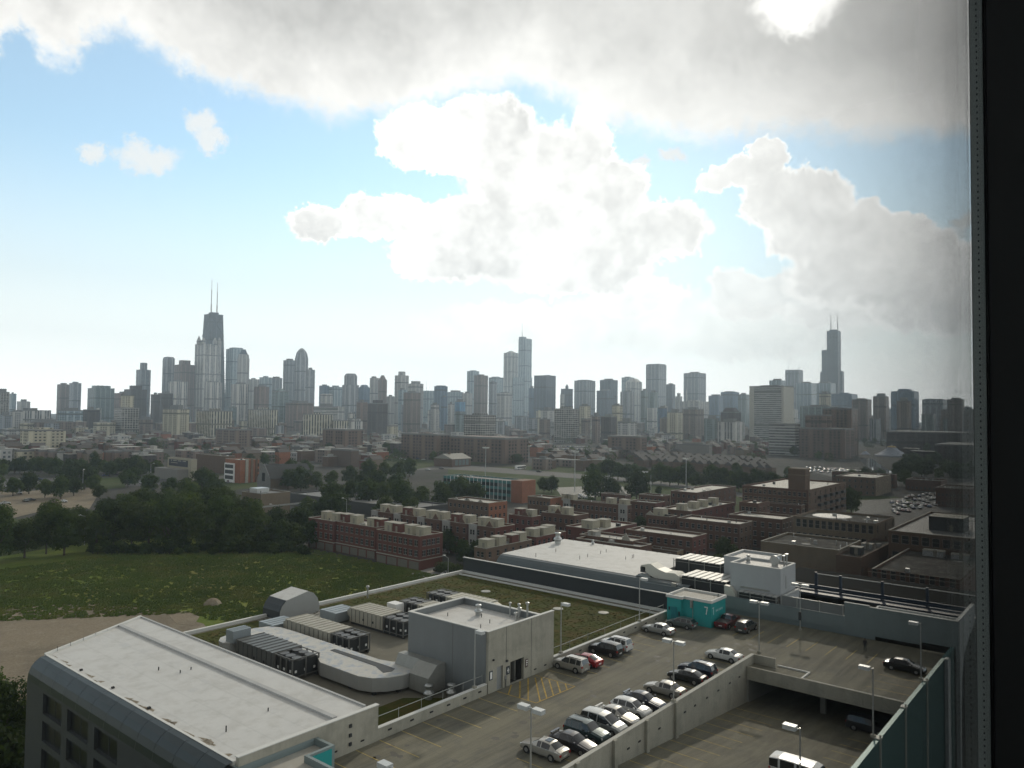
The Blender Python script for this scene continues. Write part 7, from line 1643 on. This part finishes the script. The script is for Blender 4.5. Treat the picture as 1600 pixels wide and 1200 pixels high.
for k in range(300):   # brick terraces and small flats, closely packed
    for tries in range(12):
        y = FR.choice((FR.uniform(686, 706), FR.uniform(700, 738))); x = FR.uniform(-20, 1330)
        if any(a < x < b_ and c < y < d_ for a, b_, c, d_ in AV): continue
        u, v = G(x, y, 0); w, d_ = FR.uniform(6, 11), FR.uniform(9, 15)
        if any(u < c+1.5 and u+d_ > a-1.5 and v < e+1 and v+w > b_-1 for a, b_, c, e in used): continue
        used.append((u, v, u+d_, v+w)); h = FR.uniform(6.5, 10.5); t = thing('terrace_house', 'small brick terrace house packed among the low roofs beyond the quarter', 'house', (u, v, 0), 'terrace houses beyond the quarter')
        MB().box(u, u+d_, v, v+w, 0, h).build('wall', FR.choice((BR_RED, BR_BRN, BR_BRN, BR_TAN, BR_ORG, S['pink'], S['brown'])), t)
        if FR.random() < .5: MB().extr([(v-.3, h+.003), (v+w+.3, h+.003), (v+w/2, h+3)], 'x', u-.2, u+d_+.2).build('roof', mat('shingle', (.085, .075, .068), .85, var=.15), t)
        else: MB().box(u-.15, u+d_+.15, v-.15, v+w+.15, h+.003, h+.4).box(u+d_*.3, u+d_*.6, v+w*.2, v+w*.7, h+.4, h+2.2).build('roof', FR.choice((MEMBD, GREYW, TOP)), t)
        break
for k in range(120):   # mid-rises at the feet of the towers
    x, dep = FR.uniform(-15, 1510), FR.uniform(1250, 2500); h = FR.uniform(22, 62); k_ = FR.choice(('pale', 'pale', 'palev', 'creamw', 'glass', 'grey', 'pink', 'brown', 'green', 'greyv'))
    if dep < 1500: h = min(h, 34)
    w = FR.uniform(9, 22)*1800/dep; yt = 643-(h-CZ)*FOC/dep
    T(x, x+w, yt, dep, k_, 'hazy mid-rise block filling the foot of the skyline between the taller towers', name='mid_rise', cat='building', tiers=[('box', FR.uniform(.3, .6), yt-FR.uniform(1, 2.5))])['group'] = 'mid-rises at the foot of the skyline'
# gabled terrace cluster right of the treeline
for k in range(64):
    x = 985+(k % 16)*13.5+(k//16)*7+FR.uniform(-3, 3); y = 717+(k//16)*4.5+(k % 16)*.9+FR.uniform(-1, 1)
    u, v = G(x, y, 0); t = thing('gabled_house', 'small brown gabled terrace house in the cluster right of the treeline', 'house', (u, v, 0), 'gabled terrace cluster')
    MB().box(u, u+10, v, v+6.5, 0, 6.5).build('wall', BR_BRN, t)
    MB().extr([(v-.3, 6.503), (v+6.8, 6.503), (v+3.25, 9.6)], 'x', u-.3, u+10.3).build('roof', mat('shingle', (.085, .075, .068), .85, var=.15), t)
# ---------------------------------------------------------------- haze: the air between the window and the lake
HZ = 6000.
MB().box(-900, HZ, -900, HZ, -6, 600).build('haze', [bpy.data.materials.new('haze_air')], kind='stuff')
hm = bpy.data.materials['haze_air']; hm.use_nodes = True; hn = hm.node_tree.nodes; hn.clear()
ho = hn.new('ShaderNodeOutputMaterial'); pv = hn.new('ShaderNodeVolumePrincipled')
pv.inputs['Color'].default_value = (.72, .87, 1., 1); pv.inputs['Density'].default_value = HAZE_DENSITY
pv.inputs['Anisotropy'].default_value = .5
hm.node_tree.links.new(pv.outputs[0], ho.inputs['Volume'])
